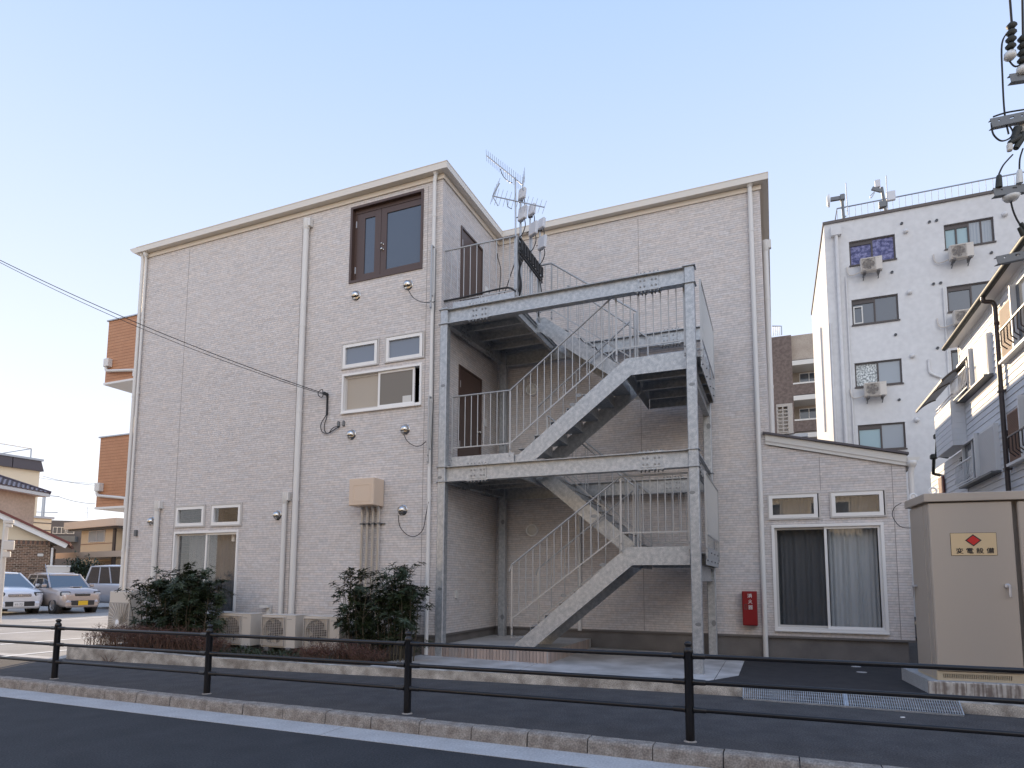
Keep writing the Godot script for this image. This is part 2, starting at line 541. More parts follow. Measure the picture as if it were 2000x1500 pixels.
# a clear sky: pale near the horizon, bluer above, whitened about the sun; one formula for all directions
func sky_texture() -> ImageTexture:
	var w := 512
	var h := 256
	var im := Image.create(w, h, false, Image.FORMAT_RGBF)
	var s := sun_towards()
	for y in h:
		var el := PI * (0.5 - (y + 0.5) / h)
		for x in w:
			var az := TAU * ((x + 0.5) / w - 0.5)
			var d := Vector3(sin(az) * cos(el), sin(el), -cos(az) * cos(el))
			var t := pow(clampf(d.y, 0.0, 1.0), 0.62)
			var c := Vector3(1.16, 1.13, 1.08).lerp(Vector3(0.30, 0.47, 0.82), clampf(t * 1.10, 0.0, 1.0))
			var g := rad_to_deg(acos(clampf(d.dot(s), -1.0, 1.0)))
			c += Vector3(1.0, 0.94, 0.84) * (0.85 * exp(-pow(g / 27.0, 2.0)) + 0.8 * exp(-g / 10.0) + 2.0 * exp(-g / 3.0))
			if d.y < 0.0: c = Vector3(0.42, 0.40, 0.38)
			im.set_pixel(x, y, Color(c.x, c.y, c.z))
	return ImageTexture.create_from_image(im)
# ---------- the setting
# the property line: a low concrete strip, slightly oblique to the street (x, z of its street face, y of its top)
const LINE := [[-12.03, 2.24, 0.42], [-10.5, 2.13, 0.395], [-8.86, 1.98, 0.355], [-6.9, 1.80, 0.335], [-5.27, 1.60, 0.325], [-3.56, 1.43, 0.335], [-2.1, 1.29, 0.33], [-0.5, 1.20, 0.315], [2.0, 1.28, 0.32], [6.5, 1.38, 0.33]]
func line_at(x: float) -> Vector2:
	for i in LINE.size() - 1:
		if x <= LINE[i + 1][0]:
			var t: float = clampf((x - LINE[i][0]) / (LINE[i + 1][0] - LINE[i][0]), 0.0, 1.0)
			return Vector2(lerpf(LINE[i][1], LINE[i + 1][1], t), lerpf(LINE[i][2], LINE[i + 1][2], t))
	return Vector2(LINE[-1][1], LINE[-1][2])
func flat(st: SurfaceTool, pts: Array, y: float) -> void:
	var poly := PackedVector2Array()
	for p in pts: poly.append(Vector2(p[0], -p[1]))
	prism(st, poly, Transform3D(Basis(Vector3.RIGHT, Vector3(0, 0, -1), Vector3.UP), Vector3(0, y - 0.03, 0)), 0.03)
func build_setting() -> void:
	var st := nb()
	bx(st, -400, 400, -0.3, ROAD - 0.03, -500, 300)
	struct("ground", st, M.lot)
	st = nb()
	bx(st, -120, 120, ROAD - 0.02, ROAD, 4.55, 11.6)
	struct("road", st, M.asphalt)
	# the far side of the street, behind the camera
	st = nb()
	bx(st, -120, 120, ROAD - 0.02, WALK, 11.75, 15.0)
	struct("far_pavement", st, M.walk)
	# gutter slabs along the kerb
	st = nb()
	bx(st, -60, 40, ROAD - 0.05, ROAD - 0.004, 4.10, 4.56)
	var gut := struct("gutter", st, M.joint)
	var gx := -34.0
	for w in [12.0, 12.0, 5.6, 7.55, 10.0, 10.0]:
		st = nb()
		bx(st, gx + 0.006, gx + w - 0.006, ROAD - 0.03, ROAD + 0.004, 4.115, 4.55)
		part("gutter_slab", st, M.gutter, gut)
		gx += w
	# kerb blocks, 0.6 m each
	st = nb()
	bx(st, -60, 40, ROAD - 0.1, WALK - 0.03, 3.985, 4.10)
	var kerb := struct("kerb", st, M.joint)
	var meshes := []
	for v in 3:
		var s := nb()
		var prof := PackedVector2Array([Vector2(-0.15, -0.16), Vector2(0.012, -0.16), Vector2(0.0, -0.03), Vector2(-0.008, -0.012), Vector2(-0.028, 0.0), Vector2(-0.15, 0.0)])
		var rot := Basis(Vector3(0, 0, 1), Vector3.UP, Vector3(-1, 0, 0))
		prism(s, prof, Transform3D(rot, Vector3(0.296 - v * 0.0015, 0, 0)), 0.592 - v * 0.003)
		meshes.append(done(s))
	var k := 0
	var kx := -9.47 - 0.6 * 26
	rng.seed = 4
	while kx < 6.0:
		var o := put("kerb_block", meshes[k % 3], M.kerb, kerb, Vector3(kx + 0.3, WALK + 0.005 + rng.randf_range(-0.004, 0.004), 4.125 + rng.randf_range(-0.004, 0.004)))
		o.rotation.y = rng.randf_range(-0.004, 0.004)
		k += 1
		kx += 0.6
	# the pavement; the property behind the strip lies a little higher
	st = nb()
	bx(st, -90, 60, ROAD - 0.06, WALK, -60, 3.975)
	struct("pavement", st, M.walk)
	st = nb()
	# it rises gently away from the street
	quad(st, Vector3(-90, lot_y(2.3), 2.3), Vector3(-12.1, lot_y(2.3), 2.3), Vector3(-12.1, lot_y(-60), -60), Vector3(-90, lot_y(-60), -60))
	quad(st, Vector3(-90, 0.1, 2.3), Vector3(-12.1, 0.1, 2.3), Vector3(-12.1, lot_y(2.3), 2.3), Vector3(-90, lot_y(2.3), 2.3))
	struct("parking_lot", st, M.lot)
	st = nb()
	bx(st, -60, -12.1, WALK - 0.02, WALK + 0.009, 2.2, 2.42)
	struct("drain_strip", st, M.gutter)
	# painted bays in the car park
	var marks := nb()
	for q in [[0, 1283, 210, 1262], [0, 1259, 208, 1243], [0, 1238, 205, 1226], [60, 1214, 208, 1205]]:
		var a := on_lot(q[0], q[1])
		var b := on_lot(q[2], q[3])
		bar(marks, a + Vector3(0, 0.003, 0), b + Vector3(0, 0.003, 0), 0.15, 0.004)
	struct("bay_markings", marks, M.paint)
	st = nb()
	var poly := [[-12.0, -0.2], [-5.9, -0.2], [-5.9, -2.6], [3.2, -2.6], [3.2, -30], [40, -30], [40, 1.3]]
	for i in range(LINE.size() - 1, -1, -1): poly.append([LINE[i][0], LINE[i][1] - 0.12])
	flat(st, poly, GROUND)
	struct("yard", st, M.newasphalt)
	# the strip itself, as long cast lengths
	for i in LINE.size() - 1:
		var a: Array = LINE[i]
		var b: Array = LINE[i + 1]
		st = nb()
		var p := [Vector3(a[0], 0, a[1]), Vector3(b[0], 0, b[1]), Vector3(b[0], 0, b[1] - 0.14), Vector3(a[0], 0, a[1] - 0.14)]
		var y := [a[2], b[2], b[2], a[2]]
		var lo := []
		var hi := []
		for n in 4:
			lo.append(Vector3(p[n].x, 0.15, p[n].z))
			hi.append(Vector3(p[n].x, y[n], p[n].z))
		quad(st, hi[0], hi[1], hi[2], hi[3])
		for n in 4: quad(st, lo[n], lo[(n + 1) % 4], hi[(n + 1) % 4], hi[n])
		if i == 0:
			strip_root = put("boundary_strip", done(st), M.strip, self)
			strip_root.set_meta("kind", "structure")
		else: part("strip_length", st, M.strip, strip_root)
	# planting bed
	st = nb()
	var bed := nb()
	var n := 30
	for i in n:
		var xa := lerpf(-12.0, -5.92, float(i) / n)
		var xb := lerpf(-12.0, -5.92, float(i + 1) / n)
		var row := func(x: float) -> Array:
			var l := line_at(x)
			var out := []
			for j in 7: out.append(Vector3(x, l.y - 0.02 + 0.035 * sin(x * 3.1 + j * 1.7) * sin(j * PI / 6.0), lerpf(l.x - 0.14, 0.0, j / 6.0)))
			return out
		var ra: Array = row.call(xa)
		var rb: Array = row.call(xb)
		for j in 6: quad(bed, ra[j], rb[j], rb[j + 1], ra[j + 1], 1)
	struct("planting_bed", bed, M.soil)
	# concrete apron under the stair, with a joint and a narrow edging
	st = nb()
	var ap := func(x0: float, x1: float) -> void:
		var l0 := line_at(x0)
		var l1 := line_at(x1)
		var ya := 0.330 - (x0 + 5.6) * 0.0102
		var yb := 0.330 - (x1 + 5.6) * 0.0102
		var c := [Vector3(x0, ya, l0.x - 0.135), Vector3(x1, yb, l1.x - 0.135), Vector3(x1, yb + 0.02, -2.6), Vector3(x0, ya + 0.02, -2.6)]
		quad(st, c[0], c[1], c[2], c[3])
		for q in 4:
			var dn := Vector3.UP * 0.12
			quad(st, c[q] - dn, c[(q + 1) % 4] - dn, c[(q + 1) % 4], c[q])
	ap.call(-5.9, -3.66)
	ap.call(-3.645, -0.86)
	ap.call(-0.85, -0.56)
	struct("concrete_apron", st, M.slab)
	# tiled step in front of the ground-floor door
	st = nb()
	bx(st, -5.86, -3.5, 0.25, 0.505, -2.6, 0.03)
	var step := struct("tiled_step", st, M.platform)
	var tm := nb()
	cbox(tm, Vector3.ZERO, Vector3(0.0545, 0.2, 0.016), 0.004)
	var tmesh := done(tm)
	rng.seed = 12
	var tx := -5.835
	while tx < -3.5:
		put("tile", tmesh, M["tile%d" % rng.randi_range(0, 3)], step, Vector3(tx, 0.41, 0.038 + rng.randf_range(-0.002, 0.002)))
		tx += 0.0605
	var tz := -0.02
	while tz > -2.5:
		var o := put("tile", tmesh, M["tile%d" % rng.randi_range(0, 3)], step, Vector3(-3.492, 0.41, tz))
		o.rotation.y = PI / 2
		tz -= 0.0605
	# grating laid as a ramp against the strip
	var g := thing("drain_grate", "galvanised steel bar grating ramp leaning on the concrete strip beside the asphalt", "grate", Vector3(0.65, WALK, 1.35))
	var x0 := -0.43
	var x1 := 1.86
	var top := func(x: float) -> Vector3: return Vector3(x, line_at(x).y + 0.012, line_at(x).x + 0.008)
	var bot := func(x: float) -> Vector3: return Vector3(x, WALK + 0.012, line_at(x).x + 0.2)
	st = nb()
	bar(st, top.call(x0), top.call(x1), 0.02, 0.02)
	bar(st, bot.call(x0), bot.call(x1), 0.02, 0.02)
	for x in [x0, (x0 + x1) / 2 - 0.01, (x0 + x1) / 2 + 0.012, x1]: bar(st, top.call(x), bot.call(x), 0.012, 0.02)
	part("frame", st, M.galv, g)
	st = nb()
	var m := 96
	for i in range(1, m):
		var x := lerpf(x0, x1, float(i) / m)
		bar(st, top.call(x), bot.call(x), 0.007, 0.014)
	for f in [0.25, 0.5, 0.75]:
		bar(st, top.call(x0).lerp(bot.call(x0), f), top.call(x1).lerp(bot.call(x1), f), 0.006, 0.012)
	var bars := part("bars", st, M.galv, g)
	bars.set_meta("kind", "stuff")
	# round covers in the new asphalt, and a scrap of paper on the pavement
	for q in [[1683, 1313], [1672, 1302]]:
		var s := nb()
		lathe(s, [Vector2(0.0, 0.006), Vector2(0.07, 0.005), Vector2(0.075, 0.0)], Transform3D(Basis.IDENTITY, pY(q[0], q[1], GROUND)), 14)
		solo("drain_cover", s, M.slab, ["larger round pale drain cover set in the dark asphalt before the annexe", "smaller pale drain cover set behind the larger one in the asphalt"][used.get("drain_cover", -1) + 1], "cover", "drain covers in the asphalt")
	st = nb()
	cbox(st, pY(1763, 1401, WALK + 0.006), Vector3(0.05, 0.012, 0.02), 0.004, Basis(Vector3.UP, 0.5))
	solo("paper_scrap", st, M.white, "small white scrap of litter lying on the grey pavement", "litter")
var strip_root: MeshInstance3D
func lot_y(z: float) -> float:
	return WALK + 0.004 + (2.3 - z) * 0.0145
func on_lot(x: float, y: float) -> Vector3:
	var p := pY(x, y, WALK)
	for k in 12: p = pY(x, y, lot_y(clampf(p.z, -40.0, 2.3)))
	return p
# black pedestrian guard fence along the kerb
func build_fence() -> void:
	var f := thing("guard_fence", "black painted steel pipe guard fence with three rails along the kerb", "fence", Vector3(-5.3, WALK, 3.815))
	var prof := [Vector2(0.041, -0.1), Vector2(0.041, 0.80), Vector2(0.044, 0.803), Vector2(0.044, 0.825), Vector2(0.038, 0.845), Vector2(0.026, 0.855), Vector2(0.026, 0.868), Vector2(0.036, 0.876), Vector2(0.038, 0.89), Vector2(0.028, 0.905), Vector2(0.0, 0.912)]
	var xs := [-18.84, -15.83, -12.82, -9.82, -6.80, -3.81, -0.78, 2.23, 5.24]
	var dy := func(x: float) -> float: return (x + 0.78) * 0.0048
	for x in xs:
		var st := nb()
		lathe(st, prof, Transform3D(Basis.IDENTITY, Vector3(x, WALK + dy.call(x), 3.815)), 18)
		var p := part("post", st, M.fence, f)
		st = nb()
		lathe(st, [Vector2(0.0, 0.022), Vector2(0.046, 0.012), Vector2(0.058, 0.006), Vector2(0.060, 0.0)], Transform3D(Basis.IDENTITY, Vector3(x, WALK - 0.002, 3.815)), 16)
		part("footing_grout", st, M.kerb, p)
	for i in xs.size() - 1:
		for h in [0.775, 0.538, 0.288]:
			var a := Vector3(xs[i], WALK + h + dy.call(xs[i]), 3.815)
			var b := Vector3(xs[i + 1], WALK + h + dy.call(xs[i + 1]), 3.815)
			var st := nb()
			tube(st, [a + Vector3(0.02, 0, 0), b - Vector3(0.02, 0, 0)], 0.0215, 12, false)
			var r := part("rail", st, M.fence, f)
			for e in [[a, 1.0], [b, -1.0]]:
				st = nb()
				var o: Vector3 = e[0]
				var s: float = e[1]
				tube(st, [o + Vector3(0.038 * s, 0, 0), o + Vector3(0.055 * s, 0, 0), o + Vector3(0.145 * s, 0, 0), o + Vector3(0.150 * s, 0, 0)], [0.034, 0.0275, 0.0265, 0.022], 12, false)
				part("sleeve", st, M.fence, r)
# ---------- the building
const XL := -13.66
const XC := -5.608
const ZR := -2.63
const XR := -0.04
const XE := 2.14
const TOP := 9.38
func rect(a: Vector2, b: Vector2, c: Vector2, d: Vector2, z: float) -> Array:
	var p := pz(a.x, a.y, z)
	var q := pz(b.x, b.y, z)
	var r := pz(c.x, c.y, z)
	var s := pz(d.x, d.y, z)
	return [(p.x + s.x) / 2, (q.x + r.x) / 2, (r.y + s.y) / 2, (p.y + q.y) / 2]
func pleats(st: SurfaceTool, x0: float, x1: float, y0: float, y1: float, z: float, n: int, amp: float) -> void:
	var prev := Vector3.ZERO
	var sub := n * 4
	rng.seed = int(absf(x0) * 100.0) + n
	var ph := rng.randf() * 6.0
	for i in sub + 1:
		var t := float(i) / sub
		var w := t * n * TAU
		var p := Vector3(lerpf(x0, x1, t), 0, z + amp * sin(w + ph + 1.2 * sin(t * 9.0 + ph)) * (0.6 + 0.4 * sin(t * 23.0 + ph)))
		if i > 0: quad(st, Vector3(prev.x, y0, prev.z), Vector3(p.x, y0, p.z), Vector3(p.x, y1, p.z), Vector3(prev.x, y1, prev.z), 1)
		prev = p
# an awning or fixed light: one white sash in an outer frame
func small_window(b: Node3D, r: Array, z: float, pane: Material, see_in: bool) -> MeshInstance3D:
	var st := nb()
	frame(st, r[0], r[1], r[2], r[3], z - 0.08, z + 0.03, 0.024)
	var w := part("window", st, M.sash2, b)
	st = nb()
	frame(st, r[0] + 0.026, r[1] - 0.044, r[2] + 0.028, r[3] - 0.028, z - 0.05, z + 0.022, 0.062)
	part("sash", st, M.sash, w)
	st = nb()
	bx(st, r[0] + 0.08, r[1] - 0.1, r[2] + 0.08, r[3] - 0.08, z - 0.022, z - 0.016)
	part("pane", st, pane, w)
	return w
# a two-leaf sliding window
func sliding_window(b: Node3D, r: Array, z: float, mid: float, panes: Array, fw := 0.04, ajar := 0.0) -> MeshInstance3D:
	var st := nb()
	frame(st, r[0], r[1], r[2], r[3], z - 0.09, z + 0.035, fw)
	bx(st, r[0], r[1], r[2] - 0.022, r[2], z - 0.02, z + 0.05)
	var w := part("window", st, M.sash, b)
	var zs := [z - 0.055, z - 0.02]
	var xs := [[r[0] + fw, mid + 0.025], [mid - 0.025, r[1] - fw - ajar]]
	for k in 2:
		st = nb()
		frame(st, xs[k][0], xs[k][1], r[2] + fw, r[3] - fw, zs[k] - 0.014, zs[k] + 0.014, 0.042)
		var s := part("sash", st, M.sash2 if k == 0 else M.sash, w)
		st = nb()
		bx(st, xs[k][0] + 0.04, xs[k][1] - 0.04, r[2] + fw + 0.04, r[3] - fw - 0.04, zs[k] - 0.003, zs[k] + 0.003)
		w.set_meta("sash%d" % k, 1)
		put("pane", done(st), panes[k], w)
	return w
func vent_hood(b: Node3D, x: float, y: float, z: float) -> void:
	var st := nb()
	lathe(st, [Vector2(0.0, 0.012), Vector2(0.100, 0.012), Vector2(0.104, 0.0)], Transform3D(Basis(Vector3.RIGHT, Vector3(0, 0, 1), Vector3(0, -1, 0)), Vector3(x, y, z)), 24)
	var v := part("vent_hood", st, M.steel, b)
	st = nb()
	# a dome open below
	var n := 14
	for i in n:
		for k in 24:
			var a0 := PI * 0.5 * i / n
			var a1 := PI * 0.5 * (i + 1) / n
			var b0 := TAU * k / 24
			var b1 := TAU * (k + 1) / 24
			var f := func(a: float, t: float) -> Vector3: return Vector3(x + 0.09 * cos(t) * cos(a), y + 0.09 * sin(t) * cos(a), z + 0.012 + 0.10 * sin(a))
			var m: Vector3 = f.call((a0 + a1) / 2, (b0 + b1) / 2)
			if m.y < y - 0.026 and m.z < z + 0.095: continue
			quad(st, f.call(a0, b0), f.call(a0, b1), f.call(a1, b1), f.call(a1, b0), 1)
	part("dome", st, M.steel, v)
func downpipe(b: Node3D, x: float, z: float, y0: float, y1: float, r: float, m: Material, head := false, swing := 0.0) -> void:
	var st := nb()
	var pts := [Vector3(x, y0, z), Vector3(x, y1 - 0.25, z)]
	if head: pts.append_array([Vector3(x, y1 - 0.12, z), Vector3(x + swing, y1, z + 0.02)])
	else: pts.append(Vector3(x, y1, z))
	tube(st, pts, r, 14)
	var p := part("downpipe", st, m, b)
	var y := y0 + 1.0
	while y < y1 - 0.6:
		st = nb()
		tube(st, [Vector3(x, y - 0.03, z), Vector3(x, y + 0.03, z)], r + 0.005, 14)
		bx(st, x - 0.012, x + 0.012, y - 0.012, y + 0.012, z - 0.09, z - r * 0.7)
		y += 1.8
		part("pipe_collar", st, m, p)
	if head:
		st = nb()
		lathe(st, [Vector2(r + 0.002, 0.0), Vector2(r + 0.03, 0.05), Vector2(r + 0.035, 0.11), Vector2(0, 0.11)], Transform3D(Basis.IDENTITY, Vector3(x + swing, y1 - 0.02, z + 0.02)), 14)
		part("outlet_head", st, m, p)
	else:
		st = nb()
		tube(st, [Vector3(x, y1 - 0.22, z), Vector3(x, y1 - 0.2, z), Vector3(x, y1 + 0.01, z)], [r, r + 0.012, r + 0.012], 14)
		bx(st, x + 0.01, x + r + 0.055, y1 - 0.16, y1 + 0.008, z - r, z + r * 0.6)
		part("vent_cap", st, m, p)
func build_building() -> void:
	var b := thing("care_building", "three-storey building clad in pale split-stone siding with cream parapet", "building", Vector3(-6.0, GROUND, -6.0))
	var st := nb()
	# openings in the street front of the left wing
	var wb := rect(Vector2(686.8, 406.7), Vector2(828.1, 368.6), Vector2(825.5, 524.6), Vector2(681.6, 554.9), 0)
	var w2a := rect(Vector2(668.6, 673), Vector2(742, 660.5), Vector2(740.5, 712.6), Vector2(667.9, 722.9), 0)
	var w2b := rect(Vector2(753, 659), Vector2(830.7, 645.1), Vector2(829.2, 698.7), Vector2(752.2, 710.4), 0)
	var w2c := rect(Vector2(670, 733), Vector2(824.8, 709.7), Vector2(824.1, 789.6), Vector2(667.9, 808), 0)
	var w1a := rect(Vector2(343, 988.9), Vector2(403, 985.5), Vector2(400.8, 1029), Vector2(342.5, 1030.3), 0)
	var w1b := rect(Vector2(413.3, 986), Vector2(475, 981), Vector2(472.2, 1027.4), Vector2(411.5, 1028), 0)
	var w1c := rect(Vector2(343, 1040), Vector2(467.7, 1034.8), Vector2(464, 1100), Vector2(338, 1100), 0)
	w1c[2] = 0.92
	wall(st, XL, XC, 0.69, TOP, 0.0, 0.16, [wb, w2a, w2b, w2c, w1a, w1b, w1c])
	part("front_wall", st, M.siding, b)
	# the return wall with the fire doors, the right wing front, the low annexe and the hidden sides
	var doors := [[3.80, 5.88, -0.735, -1.775], [6.72, 8.76, -0.75, -1.79]]
	st = nb()
	var side := Transform3D(Basis(Vector3(0, 0, -1), Vector3.UP, Vector3(1, 0, 0)), Vector3(XC, 0, 0))
	var dh := []
	for d in doors: dh.append([-d[2], -d[3], d[0], d[1]])
	wall(st, 0.16, 2.63, 0.69, TOP, 0.0, 0.16, dh, side)
	part("return_wall", st, M.siding, b)
	var e1 := rect(Vector2(1498, 964.8), Vector2(1601, 961), Vector2(1603, 1012), Vector2(1500, 1017), ZR)
	var e2 := rect(Vector2(1620, 959.5), Vector2(1730, 955.2), Vector2(1732, 1008), Vector2(1622, 1013), ZR)
	var e3 := rect(Vector2(1506, 1026), Vector2(1726, 1020), Vector2(1736, 1237), Vector2(1514, 1230), ZR)
	st = nb()
	wall(st, XC - 0.16, XR, 3.64, TOP, ZR, 0.16, [])
	part("wing_wall", st, M.siding, b)
	st = nb()
	wall(st, XC - 0.16, XE, 0.69, 3.64, ZR, 0.16, [e1, e2, e3])
	prism(st, PackedVector2Array([Vector2(XR, 3.64), Vector2(XE, 3.64), Vector2(XE, 3.68), Vector2(XR, 4.20)]), Transform3D(Basis.IDENTITY, Vector3(0, 0, ZR - 0.16)), 0.16)
	part("annexe_wall", st, M.siding, b)
	st = nb()
	bx(st, XL, XL + 0.16, 0.69, TOP, -22.0, -0.16)
	part("end_wall", st, M.siding, b)
	st = nb()
	bx(st, XR - 0.16, XR, 0.69, TOP, -22.0, ZR - 0.16)
	part("end_wall", st, M.siding, b)
	st = nb()
	bx(st, XL, XR, 0.69, TOP, -22.16, -22.0)
	part("rear_wall", st, M.siding, b)
	st = nb()
	bx(st, XE - 0.16, XE, 0.69, 3.68, -9.0, ZR - 0.16)
	bx(st, XR, XE, 0.69, 3.68, -9.16, -9.0)
	part("annexe_side_wall", st, M.siding, b)
	# floors inside, seen only as dark depth behind the glass
	for y in [0.55, 3.45, 6.40]:
		st = nb()
		bx(st, XL + 0.17, XC - 0.17, y, y + 0.25, -21.9, -0.17)
		bx(st, XC - 0.168, XR - 0.17, y, y + 0.25, -21.9, ZR - 0.17)
		part("floor_slab", st, M.inside, b)
	st = nb()
	bx(st, XR + 0.01, XE - 0.17, 0.5, 0.75, -8.9, ZR - 0.17)
	part("floor_slab", st, M.inside, b)
	st = nb()
	bx(st, XL + 0.17, XC - 0.17, 0.8, 9.2, -3.2, -3.1)
	bx(st, XR + 0.01, XE - 0.17, 0.75, 3.6, -6.1, -6.0)
	part("inner_wall", st, M.inside, b)
	# foundation and flashing
	st = nb()
	bx(st, XL + 0.06, XC - 0.03, 0.2, 0.66, -0.3, -0.03)
	bx(st, XC - 0.3, XC - 0.03, 0.2, 0.66, ZR - 0.05, -0.3)
	bx(st, XC - 0.03, XE - 0.1, 0.2, 0.66, ZR - 0.3, ZR - 0.03)
	bx(st, XL + 0.06, XL + 0.3, 0.2, 0.66, -22.0, -0.3)
	part("foundation", st, M.base, b)
	st = nb()
	bx(st, XL, XC + 0.015, 0.655, 0.69, -0.16, 0.016)
	bx(st, XC - 0.16, XC + 0.016, 0.655, 0.69, ZR + 0.02, -0.16)
	bx(st, XC - 0.16, XE + 0.01, 0.655, 0.69, ZR - 0.16, ZR + 0.018)
	part("base_flashing", st, M.flash, b)
	# roof and parapet: a deep cream gutter fascia with a soffit line and a lower trim
	st = nb()
	bx(st, XL + 0.02, XC - 0.02, 9.28, 9.36, -22.0, -0.05)
	bx(st, XC - 0.02, XR - 0.02, 9.28, 9.36, -22.0, ZR - 0.05)
	part("roof", st, M.zinc, b)
	var path := [Vector2(XL, 0.0), Vector2(XC, 0.0), Vector2(XC, ZR), Vector2(XR, ZR), Vector2(XR, -22.2), Vector2(XL, -22.2)]
	for t in [[0.006, 0.03, 9.285, 9.379, "parapet_trim", M.trim], [-0.05, 0.16, 9.387, 9.512, "parapet_fascia", M.cream], [-0.06, 0.166, 9.512, 9.526, "parapet_cap", M.trim]]:
		for i in path.size():
			var a: Vector2 = path[i]
			var c: Vector2 = path[(i + 1) % path.size()]
			var d := (c - a).normalized()
			var nrm := Vector2(-d.y, d.x)
			# out is away from the inside of the plan
			if i in [0, 2]: nrm = Vector2(0, 1)
			elif i in [1, 3]: nrm = Vector2(1, 0)
			elif i == 4: nrm = Vector2(0, -1)
			else: nrm = Vector2(-1, 0)
			var prv: Vector2 = path[(i + 5) % 6]
			var nxt: Vector2 = path[(i + 2) % 6]
			var g0: float = t[1] if i != 2 else -t[1]
			var g1: float = t[1] if i != 1 else -t[1]
			var o0: float = t[0]
			var p := [a - d * (g0 if i != 2 else -t[1]) + nrm * t[1], c + d * g1 + nrm * t[1], c + d * (o0 if i != 1 else -o0) + nrm * o0, a - d * (o0 if i != 2 else -o0) + nrm * o0]
			if i == 2: p[0] = a + d * t[1] + nrm * t[1]
			st = nb()
			var lo := []
			var hi := []
			for q in p:
				lo.append(Vector3(q.x, t[2], q.y))
				hi.append(Vector3(q.x, t[3], q.y))
			var poly := PackedVector2Array()
			for q in p: poly.append(Vector2(q.x, -q.y))
			prism(st, poly, Transform3D(Basis(Vector3.RIGHT, Vector3(0, 0, -1), Vector3.UP), Vector3(0, t[2], 0)), t[3] - t[2])
			part(t[4], st, t[5], b)
	# the flared left end of the gutter
	st = nb()
	prism(st, PackedVector2Array([Vector2(-0.06, 0.0), Vector2(-0.032, 0.0), Vector2(-0.032, 0.137), Vector2(-0.26, 0.137), Vector2(-0.23, 0.085), Vector2(-0.15, 0.025)]), Transform3D(Basis.IDENTITY, Vector3(XL - 0.13, 9.389, -0.06)), 0.217)
	part("gutter_end", st, M.cream, b)
	# sealant joints between the panels
	for x in [-12.235, -8.955, -5.93]:
		st = nb()
		bx(st, x - 0.005, x + 0.005, 0.7, 9.23, -0.02, 0.0025)
		part("panel_joint", st, M.joint, b)
	for q in [[-2.42, 0.7, 9.23], [0.80, 3.32, 3.93], [0.80, 2.74, 2.79], [1.93, 0.7, 3.7]]:
		st = nb()
		bx(st, q[0] - 0.005, q[0] + 0.005, q[1], q[2], ZR - 0.02, ZR + 0.0025)
		part("panel_joint", st, M.joint, b)
	st = nb()
	bx(st, XC - 0.06, XC + 0.004, 0.7, 9.23, -0.06, 0.004)
	part("corner_trim", st, M.siding, b)
	st = nb()
	bx(st, XR - 0.06, XR + 0.004, 4.4, 9.23, ZR - 0.06, ZR + 0.004)
	part("corner_trim", st, M.siding, b)
	# the brown glazed double door high in the front
	st = nb()
	frame(st, wb[0], wb[1], wb[2], wb[3], -0.14, 0.02, 0.05)
	var dw := part("glazed_door", st, M.brown, b)
	var mid: float = pz(740, 460, 0).x
	var lx := [[wb[0] + 0.10, mid - 0.004], [mid + 0.004, wb[1] - 0.05]]
	st = nb()
	bx(st, wb[0] + 0.05, wb[0] + 0.097, wb[2] + 0.05, wb[3] - 0.05, -0.13, -0.07)
	part("jamb", st, M.brown, dw)
	var gx := [[pz(707.6, 480, 0).x, pz(727.5, 480, 0).x], [pz(750.5, 480, 0).x, pz(818.5, 480, 0).x]]
	for k in 2:
		st = nb()
		var y0: float = wb[2] + 0.05
		var y1: float = wb[3] - 0.13
		var g0: float = gx[k][0]
		var g1: float = gx[k][1]
		bx(st, lx[k][0], g0, y0, y1, -0.11, -0.07)
		bx(st, g1, lx[k][1], y0, y1, -0.11, -0.07)
		bx(st, g0, g1, y0, y0 + 0.14, -0.11, -0.07)
		bx(st, g0, g1, y1 - 0.12, y1, -0.11, -0.07)
		var lf := part("door_leaf", st, M.brown, dw)
		st = nb()
		bx(st, g0 - 0.01, g1 + 0.01, y0 + 0.13, y1 - 0.11, -0.095, -0.088)
		put("pane", done(st), M.frost, dw)
	st = nb()
	bx(st, wb[0] + 0.05, wb[1] - 0.05, wb[3] - 0.127, wb[3] - 0.05, -0.12, -0.06)
	part("head", st, M.brown, dw)
	st = nb()
	for yy in [wb[2] + 0.22, wb[3] - 0.42]: bx(st, wb[0] + 0.088, wb[0] + 0.106, yy, yy + 0.14, -0.068, -0.05)
	part("hinge", st, M.alu, dw)
	st = nb()
	for q in [[0.0, 0.03], [0.11, 0.022]]:
		lathe(st, [Vector2(0.0, 0.05), Vector2(q[1] * 0.8, 0.045), Vector2(q[1], 0.025), Vector2(0.015, 0.01), Vector2(0.03, 0.0)], Transform3D(Basis(Vector3.RIGHT, Vector3(0, 0, 1), Vector3(0, -1, 0)), Vector3(mid + 0.04, wb[2] + 0.62 + q[0], -0.07)), 14)
	part("knob", st, M.steel, dw)
	# other windows
	small_window(b, w2a, 0.0, M.paleglass, false)
	small_window(b, w2b, 0.0, M.paleglass, false)
	var m2: float = pz(740, 760, 0).x
	var sw := sliding_window(b, w2c, 0.0, m2, [M.blind, M.blind2], 0.04, 0.13)
	sw.set_meta("label", "second-floor sliding window with frosted cream panes")
	st = nb()
	bx(st, m2 + 0.02, m2 + 0.10, w2c[2] + 0.06, w2c[3] - 0.05, -0.05, -0.03)
	part("blind_strip", st, M.blind, sw)
	var rx: float = w2c[1]
	st = nb()
	bx(st, rx - 0.43, rx - 0.24, w2c[2] + 0.07, w2c[2] + 0.21, -0.0165, -0.0145)
	part("pale_card", st, M.offwhite, sw)
	small_window(b, w1a, 0.0, M.glass, true)
	small_window(b, w1b, 0.0, M.glass, true)
